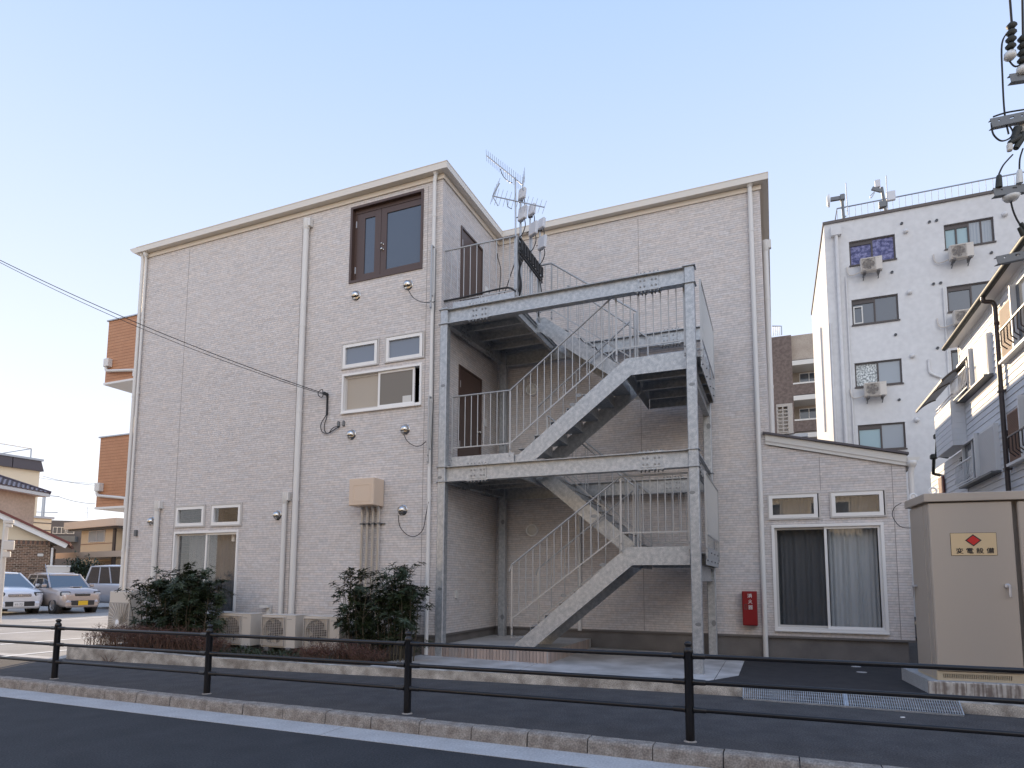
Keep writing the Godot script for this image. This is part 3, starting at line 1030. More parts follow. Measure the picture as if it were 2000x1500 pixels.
	sw = sliding_window(b, w1c, 0.0, pz(402, 1070, 0).x, [M.glass, M.glass])
	st = nb()
	pleats(st, w1c[0] + 0.2, w1c[1] - 0.04, 0.95, w1c[3] - 0.06, -0.22, 11, 0.022)
	part("curtain", st, M.curtain2, sw)
	st = nb()
	bx(st, w1c[1] - 0.34, w1c[1] - 0.26, w1c[3] - 0.22, w1c[3] - 0.07, -0.2, -0.13)
	part("sensor", st, M.white, sw)
	for r in [w1a, w1b]:
		st = nb()
		pleats(st, r[0] + 0.35, r[1] + 0.05, r[2], r[3] + 0.02, -0.45, 5, 0.02)
		part("curtain", st, M.curtain2, sw)
	small_window(b, e1, ZR, M.glass, true)
	small_window(b, e2, ZR, M.glass, true)
	for r in [e1, e2]:
		st = nb()
		pleats(st, r[0] - 0.02, r[1] + 0.02, r[2] - 0.04, r[3] + 0.04, ZR - 0.22, 7, 0.02)
		part("curtain", st, M.curtain2, b)
	var m3: float = pz(1616, 1120, ZR).x
	sw = sliding_window(b, e3, ZR, m3, [M.glass, M.glass], 0.05)
	st = nb()
	pleats(st, e3[0] + 0.03, m3 - 0.02, e3[2] + 0.07, e3[3] - 0.03, ZR - 0.24, 10, 0.03)
	part("curtain", st, M.curtain2, sw)
	st = nb()
	pleats(st, m3 + 0.05, e3[1] - 0.09, e3[2] + 0.07, e3[3] - 0.03, ZR - 0.22, 10, 0.035)
	part("curtain", st, M.curtain, sw)
	# fire doors on the return wall
	for d in doors:
		st = nb()
		frame(st, -d[2], -d[3], d[0], d[1], -0.12, 0.02, 0.04, side)
		var dr := part("fire_door", st, M.brown, b)
		st = nb()
		obox(st, side * Vector3((-d[2] - d[3]) / 2, (d[0] + d[1]) / 2, -0.02), Vector3(d[2] - d[3] - 0.08, d[1] - d[0] - 0.08, 0.04), side.basis)
		part("door_leaf", st, M.brown, dr)
		st = nb()
		for yy in [0.5, 1.7]: obox(st, side * Vector3(-d[2] + 0.05, d[0] + yy, 0.014), Vector3(0.02, 0.13, 0.02), side.basis)
		part("hinge", st, M.alu, dr)
		st = nb()
		lathe(st, [Vector2(0.0, 0.06), Vector2(0.026, 0.052), Vector2(0.03, 0.03), Vector2(0.015, 0.012), Vector2(0.035, 0.0)], Transform3D(Basis(Vector3(0, 0, -1), Vector3(1, 0, 0), Vector3(0, -1, 0)), side * Vector3(-d[3] - 0.12, d[0] + 0.92, 0.0)), 14)
		part("knob", st, M.steel, dr)
		st = nb()
		obox(st, side * Vector3(-d[3] + 0.18, d[0] + 1.2, 0.012), Vector3(0.11, 0.17, 0.022), side.basis)
		part("wall_plate", st, M.white, b)
	st = nb()
	obox(st, side * Vector3(0.74, 1.40, 0.02), Vector3(0.08, 0.15, 0.04), side.basis)
	part("intercom", st, M.offwhite, b)
	# pipes
	downpipe(b, -13.735, 0.035, 1.30, 9.36, 0.042, M.pipe, true, 0.0)
	downpipe(b, -13.60, 0.05, 1.36, 9.30, 0.028, M.pipe, true, 0.0)
	downpipe(b, -8.80, 0.07, 0.45, 9.14, 0.058, M.pipe)
	downpipe(b, -9.08, 0.06, 0.45, 3.40, 0.048, M.pipe)
	downpipe(b, -12.70, 0.06, 0.45, 3.38, 0.055, M.pipe)
	downpipe(b, -5.76, 0.06, 0.35, 9.37, 0.036, M.pipe, true, 0.03)
	downpipe(b, -0.215, ZR + 0.05, 0.27, 9.37, 0.045, M.pipe, true, 0.0)
	downpipe(b, XR + 0.07, ZR - 0.45, 4.45, 8.45, 0.05, M.pipe)
	downpipe(b, -3.72, ZR + 0.05, 0.66, 3.5, 0.04, M.pipe)
	downpipe(b, 2.21, ZR + 0.02, 0.35, 3.66, 0.045, M.pipe, true, 0.02)
	for p in [[693, 576], [795, 555], [789, 838], [684, 848], [784, 996], [539, 1006], [293, 1018]]:
		var q := pz(p[0], p[1], 0.05)
		vent_hood(b, q.x, q.y, 0.0)
	st = nb()
	lathe(st, [Vector2(0.0, 0.06), Vector2(0.04, 0.05), Vector2(0.05, 0.0)], Transform3D(Basis(Vector3(0, 0, -1), Vector3(0.8, -0.6, 0), Vector3(0.6, 0.8, 0)), pX(1488, 404, XR + 0.05)), 14)
	part("side_vent", st, M.steel, b)
	# roof of the annexe: sloping fascia boards and a gutter end
	st = nb()
	var fa := [Vector2(XR - 0.06, 4.23), Vector2(XE + 0.02, 3.67), Vector2(XE + 0.02, 3.86), Vector2(XR - 0.06, 4.42)]
	prism(st, PackedVector2Array(fa), Transform3D(Basis.IDENTITY, Vector3(0, 0, ZR - 0.05)), 0.09)
	var ar := part("annexe_fascia", st, M.offwhite, b)
	st = nb()
	bar(st, Vector3(XR - 0.06, 4.295, ZR + 0.045), Vector3(XE + 0.02, 3.735, ZR + 0.045), 0.012, 0.012)
	part("fascia_line", st, M.sash2, ar)
	st = nb()
	var rf := [Vector2(XR - 0.1, 4.428), Vector2(XE + 0.05, 3.865), Vector2(XE + 0.05, 3.905), Vector2(XR - 0.1, 4.468)]
	prism(st, PackedVector2Array(rf), Transform3D(Basis.IDENTITY, Vector3(0, 0, -9.2)), 9.2 + ZR + 0.08)
	part("annexe_roof", st, M.slate, b)
	st = nb()
	prism(st, PackedVector2Array([Vector2(0, 0), Vector2(0.10, 0.0), Vector2(0.19, 0.13), Vector2(0.19, 0.15), Vector2(0, 0.15)]), Transform3D(Basis.IDENTITY, Vector3(XE + 0.025, 3.665, -9.2)), 9.2 + ZR + 0.05)
	part("annexe_gutter", st, M.offwhite, b)
	# two timber-look balconies on the far side
	for k in 2:
		var y0: float = [6.42, 3.36][k]
		var y1: float = [7.98, 5.05][k]
		st = nb()
		wallbox(st, -15.02, XL, y0, y1, -5.2, -0.12, 0.1)
		var bal := part("balcony", st, M.wood, b)
		st = nb()
		var y := y0 + 0.075
		while y < y1 - 0.03:
			bx(st, -15.016, XL - 0.02, y, y + 0.006, -0.12, -0.118)
			y += 0.075
		part("board_joint", st, M.woodline, bal)
		st = nb()
		bx(st, -15.06, XL, y1, y1 + 0.03, -5.22, -0.09)
		part("balcony_cap", st, M.zinc, bal)
		st = nb()
		bx(st, -15.04, XL, y0 - 0.05, y0, -5.2, -0.10)
		part("soffit", st, M.white, bal)
		st = nb()
		cbox(st, Vector3(-14.87, y0 + 0.47, -0.06), Vector3(0.17, 0.2, 0.12), 0.01)
		var hp := part("drain_head", st, M.pipe, bal)
		st = nb()
		tube(st, curve([Vector3(-14.91, y0 + 0.38, -0.05), Vector3(-14.88, y0 + 0.28, -0.05), Vector3(-14.70, y0 + 0.25, -0.05), Vector3(-13.90, y0 + 0.16, -0.03), Vector3(-13.80, y0 + 0.10, 0.02), Vector3(-13.79, y0 - 0.02, 0.03)], 4), 0.035, 10)
		part("drain_pipe", st, M.pipe, bal)
	# small brackets, boxes and cords on the front
	st = nb()
	cbox(st, pz(265, 1041, 0.03), Vector3(0.07, 0.14, 0.06), 0.008)
	part("wall_socket", st, M.bracket, b)
func wallbox(st: SurfaceTool, x0: float, x1: float, y0: float, y1: float, z0: float, z1: float, t: float) -> void:
	bx(st, x0, x1, y0, y1, z1 - t, z1)
	bx(st, x0, x1, y0, y1, z0, z0 + t)
	bx(st, x0, x0 + t, y0, y1, z0 + t, z1 - t)
	bx(st, x0 + t, x1, y0, y0 + t, z0 + t, z1 - t)
func glyph(st: SurfaceTool, strokes: Array, xf: Transform3D, size: float, w: float) -> void:
	for s in strokes:
		for i in s.size() - 1:
			var a := Vector3(s[i][0] / 10.0 * size, s[i][1] / 10.0 * size, 0)
			var b := Vector3(s[i + 1][0] / 10.0 * size, s[i + 1][1] / 10.0 * size, 0)
			var d := (b - a).normalized()
			var c := xf * ((a + b) / 2)
			var bs := Basis(d, Vector3(-d.y, d.x, 0), Vector3(0, 0, 1))
			obox(st, c, Vector3(a.distance_to(b) + w * 0.7, w, 0.002), xf.basis * bs)
const HEN := [[[5, 10], [5, 8.6]], [[0.5, 8.6], [9.5, 8.6]], [[3.8, 8.6], [3.2, 5.5]], [[6.2, 8.6], [6.2, 5.3]], [[1.6, 7.2], [0.8, 5.6]], [[8.2, 7.2], [9.3, 5.6]], [[4, 5], [1.2, 2.2]], [[3.5, 4], [7.6, 4], [4.5, 1.2], [1, 0.2]], [[3, 3.2], [6, 1], [9.6, 0.2]]]
const DEN := [[[1.5, 9.6], [8.5, 9.6]], [[0.6, 6.8], [0.6, 8.2], [9.4, 8.2], [9.4, 6.8]], [[5, 9.6], [5, 5.8]], [[2.3, 7.2], [3.8, 7.2]], [[2.3, 6.1], [3.8, 6.1]], [[6.2, 7.2], [7.7, 7.2]], [[6.2, 6.1], [7.7, 6.1]], [[2, 5], [8, 5], [8, 1.5], [2, 1.5], [2, 5]], [[2, 3.3], [8, 3.3]], [[5, 5], [5, 0.3], [9.5, 0.3], [9.5, 1.5]]]
const SETSU := [[[1.2, 9.5], [3, 9.5]], [[0.2, 8], [4.2, 8]], [[0.8, 6.6], [3.6, 6.6]], [[0.8, 5.2], [3.6, 5.2]], [[0.9, 3.8], [3.5, 3.8], [3.5, 0.8], [0.9, 0.8], [0.9, 3.8]], [[5.8, 9.3], [5.8, 7], [4.9, 5.6]], [[5.8, 9.3], [8, 9.3], [8, 6.3], [9.7, 6.3]], [[4.9, 4.6], [8.7, 4.6], [7, 2], [4.6, 0.3]], [[5.6, 3.6], [7.4, 1.4], [9.7, 0.2]]]
const BI := [[[2.4, 9.8], [0.4, 6]], [[1.6, 7.5], [1.6, 0.2]], [[3.3, 8.7], [9.7, 8.7]], [[5, 9.8], [5, 7.4]], [[8, 9.8], [8, 7.4]], [[9.6, 7.2], [3.8, 7.2], [3.4, 0.6]], [[5, 0.3], [5, 5.8], [9, 5.8], [9, 0.3]], [[5, 4], [9, 4]], [[5, 2.3], [9, 2.3]], [[7, 5.8], [7, 0.3]]]
const SHOU := [[[0.8, 9], [2, 8]], [[0.4, 6.4], [1.6, 5.4]], [[0.5, 0.4], [2, 3.4]], [[6.4, 9.8], [6.4, 7]], [[4, 9], [4.8, 7.4]], [[9, 9], [8, 7.4]], [[3.8, 0.2], [3.8, 6.4], [9, 6.4], [9, 0.3]], [[3.8, 4.5], [9, 4.5]], [[3.8, 2.6], [9, 2.6]]]
const KA := [[[2, 7], [2.8, 4.8]], [[8.4, 7.4], [7.2, 5]], [[5, 9.6], [5, 5], [3.4, 2], [0.6, 0.2]], [[5, 5], [6.8, 2], [9.5, 0.2]]]
const KI := [[[1, 9.6], [4, 9.6], [4, 7.2], [1, 7.2], [1, 9.6]], [[6, 9.6], [9, 9.6], [9, 7.2], [6, 7.2], [6, 9.6]], [[1, 2.6], [4, 2.6], [4, 0.2], [1, 0.2], [1, 2.6]], [[6, 2.6], [9, 2.6], [9, 0.2], [6, 0.2], [6, 2.6]], [[0.3, 5.4], [9.7, 5.4]], [[5, 7], [5, 5.4], [1, 3.4]], [[5, 5.4], [9, 3.4]]]
# things fixed to the walls of the building
func build_wall_things() -> void:
	# steel junction box with four conduits
	var t := thing("junction_box", "cream steel junction box with four bright conduits running down the siding", "junction box", Vector3(-7.0, 0.4, 0.2))
	var st := nb()
	cbox(st, Vector3(-7.03, 3.285, 0.185), Vector3(0.55, 0.51, 0.33), 0.008)
	part("box", st, M.beige, t)
	st = nb()
	cbox(st, Vector3(-7.03, 3.285, 0.352), Vector3(0.53, 0.49, 0.012), 0.004)
	var lid := part("lid", st, M.beige, t)
	st = nb()
	frame(st, -7.2, -6.83, 3.1, 3.42, 0.357, 0.362, 0.012)
	part("pressed_rim", st, M.beige, lid)
	for k in 4:
		st = nb()
		var x := -7.20 + k * 0.123
		tube(st, [Vector3(x, 0.40, 0.06), Vector3(x, 2.94, 0.06), Vector3(x, 3.04, 0.10)], 0.027, 12)
		part("conduit", st, M.conduit, t)
	st = nb()
	bx(st, -7.26, -6.72, 2.70, 2.725, 0.005, 0.03)
	for k in 4: bx(st, -7.235 + k * 0.123, -7.165 + k * 0.123, 2.695, 2.73, 0.03, 0.092)
	part("strap", st, M.bracket, t)
	# fire extinguisher locker
	t = thing("extinguisher_box", "red steel fire extinguisher locker with white lettering on the siding", "locker", Vector3(-0.46, 0.87, ZR))
	st = nb()
	cbox(st, Vector3(-0.46, 1.18, ZR + 0.11), Vector3(0.255, 0.62, 0.2), 0.008)
	part("case", st, M.red, t)
	st = nb()
	cbox(st, Vector3(-0.46, 1.18, ZR + 0.215), Vector3(0.235, 0.595, 0.012), 0.004)
	var dr := part("door", st, M.red, t)
	st = nb()
	frame(st, -0.548, -0.503, 1.165, 1.255, ZR + 0.22, ZR + 0.228, 0.007)
	part("latch", st, M.steel, dr)
	st = nb()
	for k in 3: glyph(st, [SHOU, KA, KI][k], Transform3D(Basis.IDENTITY, Vector3(-0.490 + 0.004 * k, 1.375 - k * 0.105, ZR + 0.2235)), 0.072, 0.0085)
	part("lettering", st, M.white, dr).set_meta("kind", "stuff")
	# round white wall lamps on the recessed wing
	for k in 2:
		var p := pz(1040, [762, 1036][k], ZR)
		t = thing("wall_lamp", ["round white unlit wall lamp beside the second-floor stair landing", "round white unlit wall lamp above the ground-floor stair foot"][k], "lamp", Vector3(p.x, p.y, ZR), 0.0, "round wall lamps", true)
		var bs := Transform3D(Basis(Vector3.RIGHT, Vector3(0, 0, 1), Vector3(0, -1, 0)), Vector3.ZERO)
		st = nb()
		lathe(st, [Vector2(0.0, 0.035), Vector2(0.105, 0.035), Vector2(0.11, 0.075), Vector2(0.128, 0.075), Vector2(0.135, 0.06), Vector2(0.135, 0.0)], bs, 28)
		part("rim", st, M.white, t)
		st = nb()
		lathe(st, [Vector2(0.0, 0.07), Vector2(0.06, 0.066), Vector2(0.10, 0.045), Vector2(0.104, 0.037)], bs, 24)
		part("diffuser", st, M.offwhite, t)
	# service cable from the street to a bracket on the front
	t = thing("service_cable", "black twin service cable slung from the street to the siding", "cable", Vector3(-8.1, 4.9, 0.1))
	var anchor := pz(637, 770, 0.12)
	var far := deep(-60, 478, 13.0)
	st = nb()
	tube(st, sag(anchor, far, 0.16, 24), 0.008, 6)
	tube(st, sag(anchor + Vector3(0, -0.02, 0), far + Vector3(0, -0.03, 0.03), 0.21, 24), 0.006, 6)
	part("span", st, M.rubber, t)
	st = nb()
	var loop := []
	for i in 13: loop.append(pz(627, 768, 0.1) + Vector3(cos(i * TAU / 12) * 0.06, sin(i * TAU / 12) * 0.08, 0.02 * cos(i)))
	tube(st, loop, 0.008, 6)
	part("coil", st, M.rubber, t)
	st = nb()
	bx(st, -8.165, -8.135, 4.93, 5.36, 0.0, 0.03)
	cbox(st, Vector3(-8.15, 5.34, 0.07), Vector3(0.04, 0.06, 0.12), 0.01)
	part("bracket", st, M.black, t)
	st = nb()
	for k in 2:
		var s := k * 0.05
		tube(st, curve([anchor, pz(640, 790, 0.05), pz(638, 808 + k * 6, 0.04), pz(627 + k * 7, 828, 0.04), pz(629 + k * 5, 843 - k * 2, 0.04), pz(641, 846, 0.04), pz(651 + k * 5, 835 + k * 2, 0.04), pz(662, 833, 0.04)], 5), 0.008, 6)
	part("drop_loop", st, M.rubber, t)
	for q in [[661, 828], [671, 827]]:
		st = nb()
		cbox(st, pz(q[0], q[1], 0.02), Vector3(0.05, 0.11, 0.04), 0.01)
		part("entry_head", st, M.bracket, t)
	# thin cords between the hoods and the corner pipe
	for q in [[[797, 566], [808, 582], [825, 590], [845, 590], [850, 588]], [[789, 849], [796, 862], [810, 871], [822, 870], [832, 862]], [[778, 1006], [781, 1028], [796, 1045], [812, 1047], [826, 1034], [832, 1005], [837, 980]]]:
		st = nb()
		var pts := []
		for p in q: pts.append(pz(p[0], p[1], 0.09))
		tube(st, curve(pts, 5), 0.007, 6)
		solo("hood_cord", st, M.rubber, ["thin black cord hanging from the hood under the brown glazed door to the corner pipe", "thin black cord hanging from the hood under the sliding window to the corner pipe", "long thin black cord looping from the hood beside the junction box to the corner pipe"][used.get("hood_cord", -1) + 1], "cord")
	# thin cable down the corner pipe
	st = nb()
	var cp := []
	for y in [7.0, 6.2, 5.2, 4.2, 3.4]: cp.append(Vector3(-5.70 + 0.012 * sin(y * 4.0), y, 0.085))
	tube(st, curve(cp, 4), 0.006, 6)
	solo("riser_cord", st, M.rubber, "thin black cord running down beside the cream corner pipe", "cord")
# ---------- the outside stair
var balu := {}
func baluster(parent: Node3D, x: float, z: float, y0: float, y1: float, r := 0.0085) -> void:
	var key := "%d" % int(round((y1 - y0) * 200.0))
	if not balu.has(key):
		var st := nb()
		var h := int(round((y1 - y0) * 200.0)) / 200.0
		tube(st, [Vector3(0, 0, 0), Vector3(0, h, 0)], 0.0085, 6, false)
		balu[key] = done(st)
	put("baluster", balu[key], M.galv_bar, parent, Vector3(x, y0, z))
# a railing along a line of points (x, y of the walking line, z); top 1.1 m above it, lower rail 0.17
func railing(s: Node3D, pts: Array, top: float, low: float, gap := 0.125, post_down := 0.22, hook := false) -> MeshInstance3D:
	var st := nb()
	var hi := []
	var lo := []
	for p in pts:
		hi.append(p + Vector3.UP * top)
		lo.append(p + Vector3.UP * low)
	if hook: hi.push_front(hi[0] + Vector3(-0.05, -0.12, 0))
	tube(st, hi, 0.017, 8)
	var part_ := part("railing", st, M.galv_bar, s)
	st = nb()
	for i in lo.size() - 1: bar(st, lo[i], lo[i + 1], 0.012, 0.022)
	part("lower_rail", st, M.galv_bar, part_)
	for i in pts.size() - 1:
		var a: Vector3 = pts[i]
		var b: Vector3 = pts[i + 1]
		var len := Vector2(b.x - a.x, b.z - a.z).length()
		var n := maxi(1, int(round(len / gap)))
		for k in n:
			if k == 0: continue
			var p := a.lerp(b, float(k) / n)
			baluster(part_, p.x, p.z, p.y + low, p.y + top)
		for e in ([a] if i < pts.size() - 2 else [a, b]):
			st = nb()
			bar(st, e + Vector3(0, -post_down, 0), e + Vector3(0, top, 0), 0.016, 0.030, Vector3.RIGHT)
			part("rail_post", st, M.galv_bar, part_)
			st = nb()
			for yy in [-post_down + 0.03, -post_down + 0.15]: tube(st, [e + Vector3(0, yy, 0.006), e + Vector3(0, yy, 0.026)], 0.012, 6)
			part("post_bolts", st, M.bolt, part_)
	return part_
# an I-beam from a to b; h high, flanges f wide
func ibeam(parent: Node3D, a: Vector3, b: Vector3, h: float, f: float, called := "beam", m: Material = null) -> MeshInstance3D:
	var st := nb()
	var up := Vector3.UP
	bar(st, a, b, 0.009, h - 0.024)
	bar(st, a + up * (h / 2 - 0.006), b + up * (h / 2 - 0.006), f, 0.012)
	bar(st, a - up * (h / 2 - 0.006), b - up * (h / 2 - 0.006), f, 0.012)
	return part(called, st, M.galv if m == null else m, parent)
# bolted splice: plates on web and flanges, with bolt heads
func splice(beam: Node3D, c: Vector3, d: Vector3, h: float, f: float) -> void:
	var up := Vector3.UP
	var n := d.cross(up).normalized()
	var bs := Basis(d, up, n)
	var st := nb()
	for s in [-1.0, 1.0]: obox(st, c + n * 0.010 * s, Vector3(0.34, h - 0.075, 0.010), bs)
	for s in [-1.0, 1.0]: obox(st, c + up * (h / 2 + 0.0045) * s, Vector3(0.42, 0.009, f * 0.98), bs)
	part("splice_plate", st, M.galv, beam)
	st = nb()
	for x in [-0.125, -0.06, 0.06, 0.125]:
		for y in [-0.05, 0.05]:
			for s in [-1.0, 1.0]: tube(st, [c + d * x + up * y + n * s * 0.012, c + d * x + up * y + n * s * 0.030], 0.016, 6)
	for x in [-0.17, -0.105, -0.045, 0.045, 0.105, 0.17]:
		for z in [-0.5, 0.5]:
			for s in [-1.0, 1.0]: tube(st, [c + d * x + n * z * f * 0.72 + up * (h / 2 + 0.008) * s, c + d * x + n * z * f * 0.72 + up * (h / 2 + 0.034) * s], 0.014, 6)
	var bo := part("bolts", st, M.bolt, beam)
	bo.set_meta("kind", "stuff")
# one flight of steel treads between two plate stringers
func flight(s: Node3D, x0: float, y0: float, x1: float, y1: float, zo: float, zi: float, steps: int, flat0: float, flat1: float) -> void:
	var dirx := signf(x1 - x0)
	var d := Vector2(x1 - x0, y1 - y0).normalized()
	var hh := 0.28
	for z in [zo, zi]:
		var st := nb()
		if z == zi:
			flat0 = minf(flat0, 0.04)
			flat1 = minf(flat1, 0.04)
		# outline of the stringer plate in (x, y): level piece, slope, level piece
		var up := Vector2(-d.y, d.x) * signf(d.x)
		var a := Vector2(x0, y0 + 0.10)
		var b := Vector2(x1, y1 + 0.10)
		var poly := PackedVector2Array()
		var drop := hh / absf(d.x)
		var top: Array = []
		if flat0 > 0.0: top.append(a - Vector2(dirx * flat0, 0))
		top.append(a)
		top.append(b)
		if flat1 > 0.0: top.append(b + Vector2(dirx * flat1, 0))
		for p in top: poly.append(p)
		# lower edge, mitred at the kinks
		var k1 := Vector2(x1 + dirx * 0.08, y1 + 0.10 - 0.29)
		var k0 := Vector2(x0 + dirx * 0.08, y0 + 0.10 - 0.29)
		if flat1 > 0.0:
			poly.append(b + Vector2(dirx * flat1, -0.29))
			poly.append(k1)
		else: poly.append(Vector2(x1, y1 + 0.10 - drop))
		if flat0 > 0.0:
			poly.append(k0)
			poly.append(a + Vector2(-dirx * flat0, -0.29))
		else:
			poly.append(Vector2(x0 + dirx * 0.27, y0 + 0.0))
			poly.append(Vector2(x0 - dirx * 0.06, y0 + 0.0))
		prism(st, poly, Transform3D(Basis.IDENTITY, Vector3(0, 0, z - 0.006)), 0.012)
		var sg := part("stringer", st, M.galv, s)
	for k in steps:
		var t := float(k + 1) / (steps + 1)
		var x := lerpf(x0, x1, (k + 0.5) / (steps + 0.5))
		var y := lerpf(y0, y1, t)
		var run := absf(x1 - x0) / (steps + 0.5)
		var st := nb()
		bx(st, x - run / 2 - 0.015, x + run / 2 + 0.015, y - 0.006, y, zi + 0.007, zo - 0.007)
		# riser plate at the back of the tread
		var rx := x + dirx * run / 2
		bx(st, rx - 0.003, rx + 0.003, y, y + absf(y1 - y0) / (steps + 1) - 0.02, zi + 0.007, zo - 0.007)
		part("tread", st, M.galv, s)
func build_stair() -> void:
	var s := thing("steel_stair", "galvanised steel outside staircase with switchback flights in a bolted column frame", "staircase", Vector3(-3.3, 0.3, -1.2))
	var cols := [[-5.525, -0.025, 6.70], [-1.115, -0.025, 6.68], [-5.36, -2.40, 6.70], [-1.115, -2.40, 6.35]]
	for c in cols:
		var st := nb()
		cbox(st, Vector3(c[0], (0.2 + c[2]) / 2, c[1]), Vector3(0.15, c[2] - 0.2, 0.15), 0.012)
		var col := part("column", st, M.galv, s)
		st = nb()
		for y in [3.43, 3.70, 6.38, 6.66]:
			if y < c[2]: cbox(st, Vector3(c[0], y, c[1]), Vector3(0.20, 0.014, 0.20), 0.003)
		part("diaphragm_plate", st, M.galv, col)
		st = nb()
		for q in [[0.9, 0.03], [2.9, -0.05], [4.6, 0.02]]:
			if c[1] > -1.0: lathe(st, [Vector2(0.0, 0.001), Vector2(0.035 + 0.01 * q[1], 0.0005)], Transform3D(Basis(Vector3(1.3, 0, 0), Vector3(0, 0, 1), Vector3(0, -0.8, 0)), Vector3(c[0] + q[1] * 0.5, q[0] + c[0] * -0.11, c[1] + 0.0765)), 12)
			else: lathe(st, [Vector2(0.0, 0.001), Vector2(0.04, 0.0005)], Transform3D(Basis(Vector3(1, 0, 0), Vector3(0, 0, 1), Vector3(0, -1.4, 0)), Vector3(c[0] + 0.03, q[0], c[1] + 0.0765)), 12)
		part("repair_spot", st, M.patch, col)
	# beams at both floors
	for y in [3.565, 6.52]:
		var h := 0.275
		var bm := ibeam(s, Vector3(-5.45, y, -0.02), Vector3(-1.19, y, -0.02), h, 0.14)
		splice(bm, Vector3(-4.82, y, -0.02), Vector3.RIGHT, h, 0.14)
		splice(bm, Vector3(-1.77, y, -0.02), Vector3.RIGHT, h, 0.14)
		bm = ibeam(s, Vector3(-5.285, y - 0.06, -2.40), Vector3(-1.19, y - 0.06, -2.40), h, 0.14)
		splice(bm, Vector3(-1.77, y - 0.06, -2.40), Vector3.RIGHT, h, 0.14)
		bm = ibeam(s, Vector3(-5.50, y - 0.002, -0.10), Vector3(-5.40, y - 0.002, -2.325), h - 0.008, 0.12, "beam", M.galv)
		splice(bm, Vector3(-5.47, y - 0.002, -0.72), Vector3(0.04, 0, -1).normalized(), h - 0.008, 0.12)
		splice(bm, Vector3(-5.43, y - 0.002, -1.75), Vector3(0.04, 0, -1).normalized(), h - 0.008, 0.12)
		if y < 5.0:
			bm = ibeam(s, Vector3(-1.115, y - 0.002, -0.10), Vector3(-1.115, y - 0.002, -2.325), h - 0.008, 0.12)
			splice(bm, Vector3(-1.115, y - 0.002, -0.7), Vector3(0, 0, -1), h - 0.008, 0.12)
		# joists and deck of the floor platform
		for z in [-0.72, -1.25, -1.80]: ibeam(s, Vector3(-5.40, y + 0.04, z), Vector3(-4.22, y + 0.04, z), 0.13, 0.06, "joist", M.galv)
		ibeam(s, Vector3(-4.20, y + 0.03, -0.10), Vector3(-4.20, y + 0.03, -2.33), 0.17, 0.07, "joist", M.galv)
	for y in [3.76, 6.70]:
		var st := nb()
		bx(st, XC + 0.02, -4.17, y - 0.012, y, ZR + 0.05, -0.11)
		part("deck", st, M.galv, s)
		st = nb()
		bx(st, -5.42, -4.17, y - 0.03, y + 0.14, -0.118, -0.108)
		part("toe_plate", st, M.galv, s)
	# half landings on the right
	for y in [2.11, 5.24]:
		var st := nb()
		bx(st, -2.19, -0.985, y - 0.012, y, -2.34, -0.158)
		part("landing_deck", st, M.galv, s)
		st = nb()
		bx(st, -2.206, -2.194, y - 0.22, y - 0.002, -2.30, -0.165)
		part("landing_nosing", st, M.galv, s)
		for z in [-0.6, -1.2, -1.8]: ibeam(s, Vector3(-2.1, y - 0.085, z), Vector3(-1.0, y - 0.085, z), 0.14, 0.05, "joist", M.galv)
		st = nb()
		bx(st, -0.985, -0.973, y - 0.19, y + 0.10, -2.34, -0.15)
		part("landing_fascia", st, M.galv, s)
		st = nb()
		bx(st, -2.19, -0.985, y - 0.19, y + 0.10, -2.352, -2.34)
		part("landing_fascia", st, M.galv, s)
		ibeam(s, Vector3(-1.115, y - 0.32, -0.10), Vector3(-1.115, y - 0.32, -2.325), 0.24, 0.10, "beam", M.galv)
		st = nb()
		for z in [-0.25, -0.9, -1.5, -2.1]:
			for yy in [-0.12, 0.02]: tube(st, [Vector3(-0.974, y + yy, z), Vector3(-0.955, y + yy, z)], 0.014, 6)
		part("bolts", st, M.bracket, s).set_meta("kind", "stuff")
	# flights: outer pair near the street, inner pair against the wing
	flight(s, -4.13, 0.50, -2.20, 2.11, -0.15, -1.14, 7, 0.0, 0.98)
	flight(s, -2.16, 2.11, -4.06, 3.76, -1.28, -2.30, 7, 0.0, 0.16)
	flight(s, -4.10, 3.76, -2.18, 5.24, -0.15, -1.14, 6, 0.14, 1.0)
	flight(s, -2.16, 5.24, -4.02, 6.70, -1.28, -2.30, 6, 0.0, 0.18)
	# repair spots on the stringers
	var st := nb()
	for q in [[1130, 772], [1118, 790], [1160, 1008], [1177, 1103], [1101, 1163]]:
		lathe(st, [Vector2(0.0, 0.001), Vector2(0.045, 0.0005)], Transform3D(Basis(Vector3(1.2, 0, 0), Vector3(0, 0, 1), Vector3(0, -0.7, 0)), pz(q[0], q[1], -0.1425)), 12)
	part("repair_spot", st, M.patch, s)
	# railings
	var zr := -0.125
	railing(s, [Vector3(-4.20, 0.82, zr), Vector3(-2.29, 2.24, zr), Vector3(-1.22, 2.24, zr)], 1.12, 0.20, 0.125, 0.12, true)
	railing(s, [Vector3(-5.40, 3.93, zr), Vector3(-4.25, 3.93, zr), Vector3(-2.33, 5.38, zr), Vector3(-1.22, 5.38, zr)], 1.10, 0.14, 0.125, 0.12)
	railing(s, [Vector3(-5.74, 6.76, zr), Vector3(-4.14, 6.76, zr), Vector3(-4.14, 6.76, -1.22)], 1.14, 0.12, 0.135, 0.03)
	# inner railings of each flight
	railing(s, [Vector3(-4.10, 0.80, -1.17), Vector3(-2.30, 2.18, -1.17)], 1.09, 0.16, 0.25, 0.05, true)
	railing(s, [Vector3(-2.20, 2.26, -1.25), Vector3(-3.95, 3.80, -1.25)], 1.02, 0.16, 0.25, 0.05)
	railing(s, [Vector3(-4.12, 3.92, -1.17), Vector3(-2.32, 5.34, -1.17)], 1.06, 0.16, 0.25, 0.05)
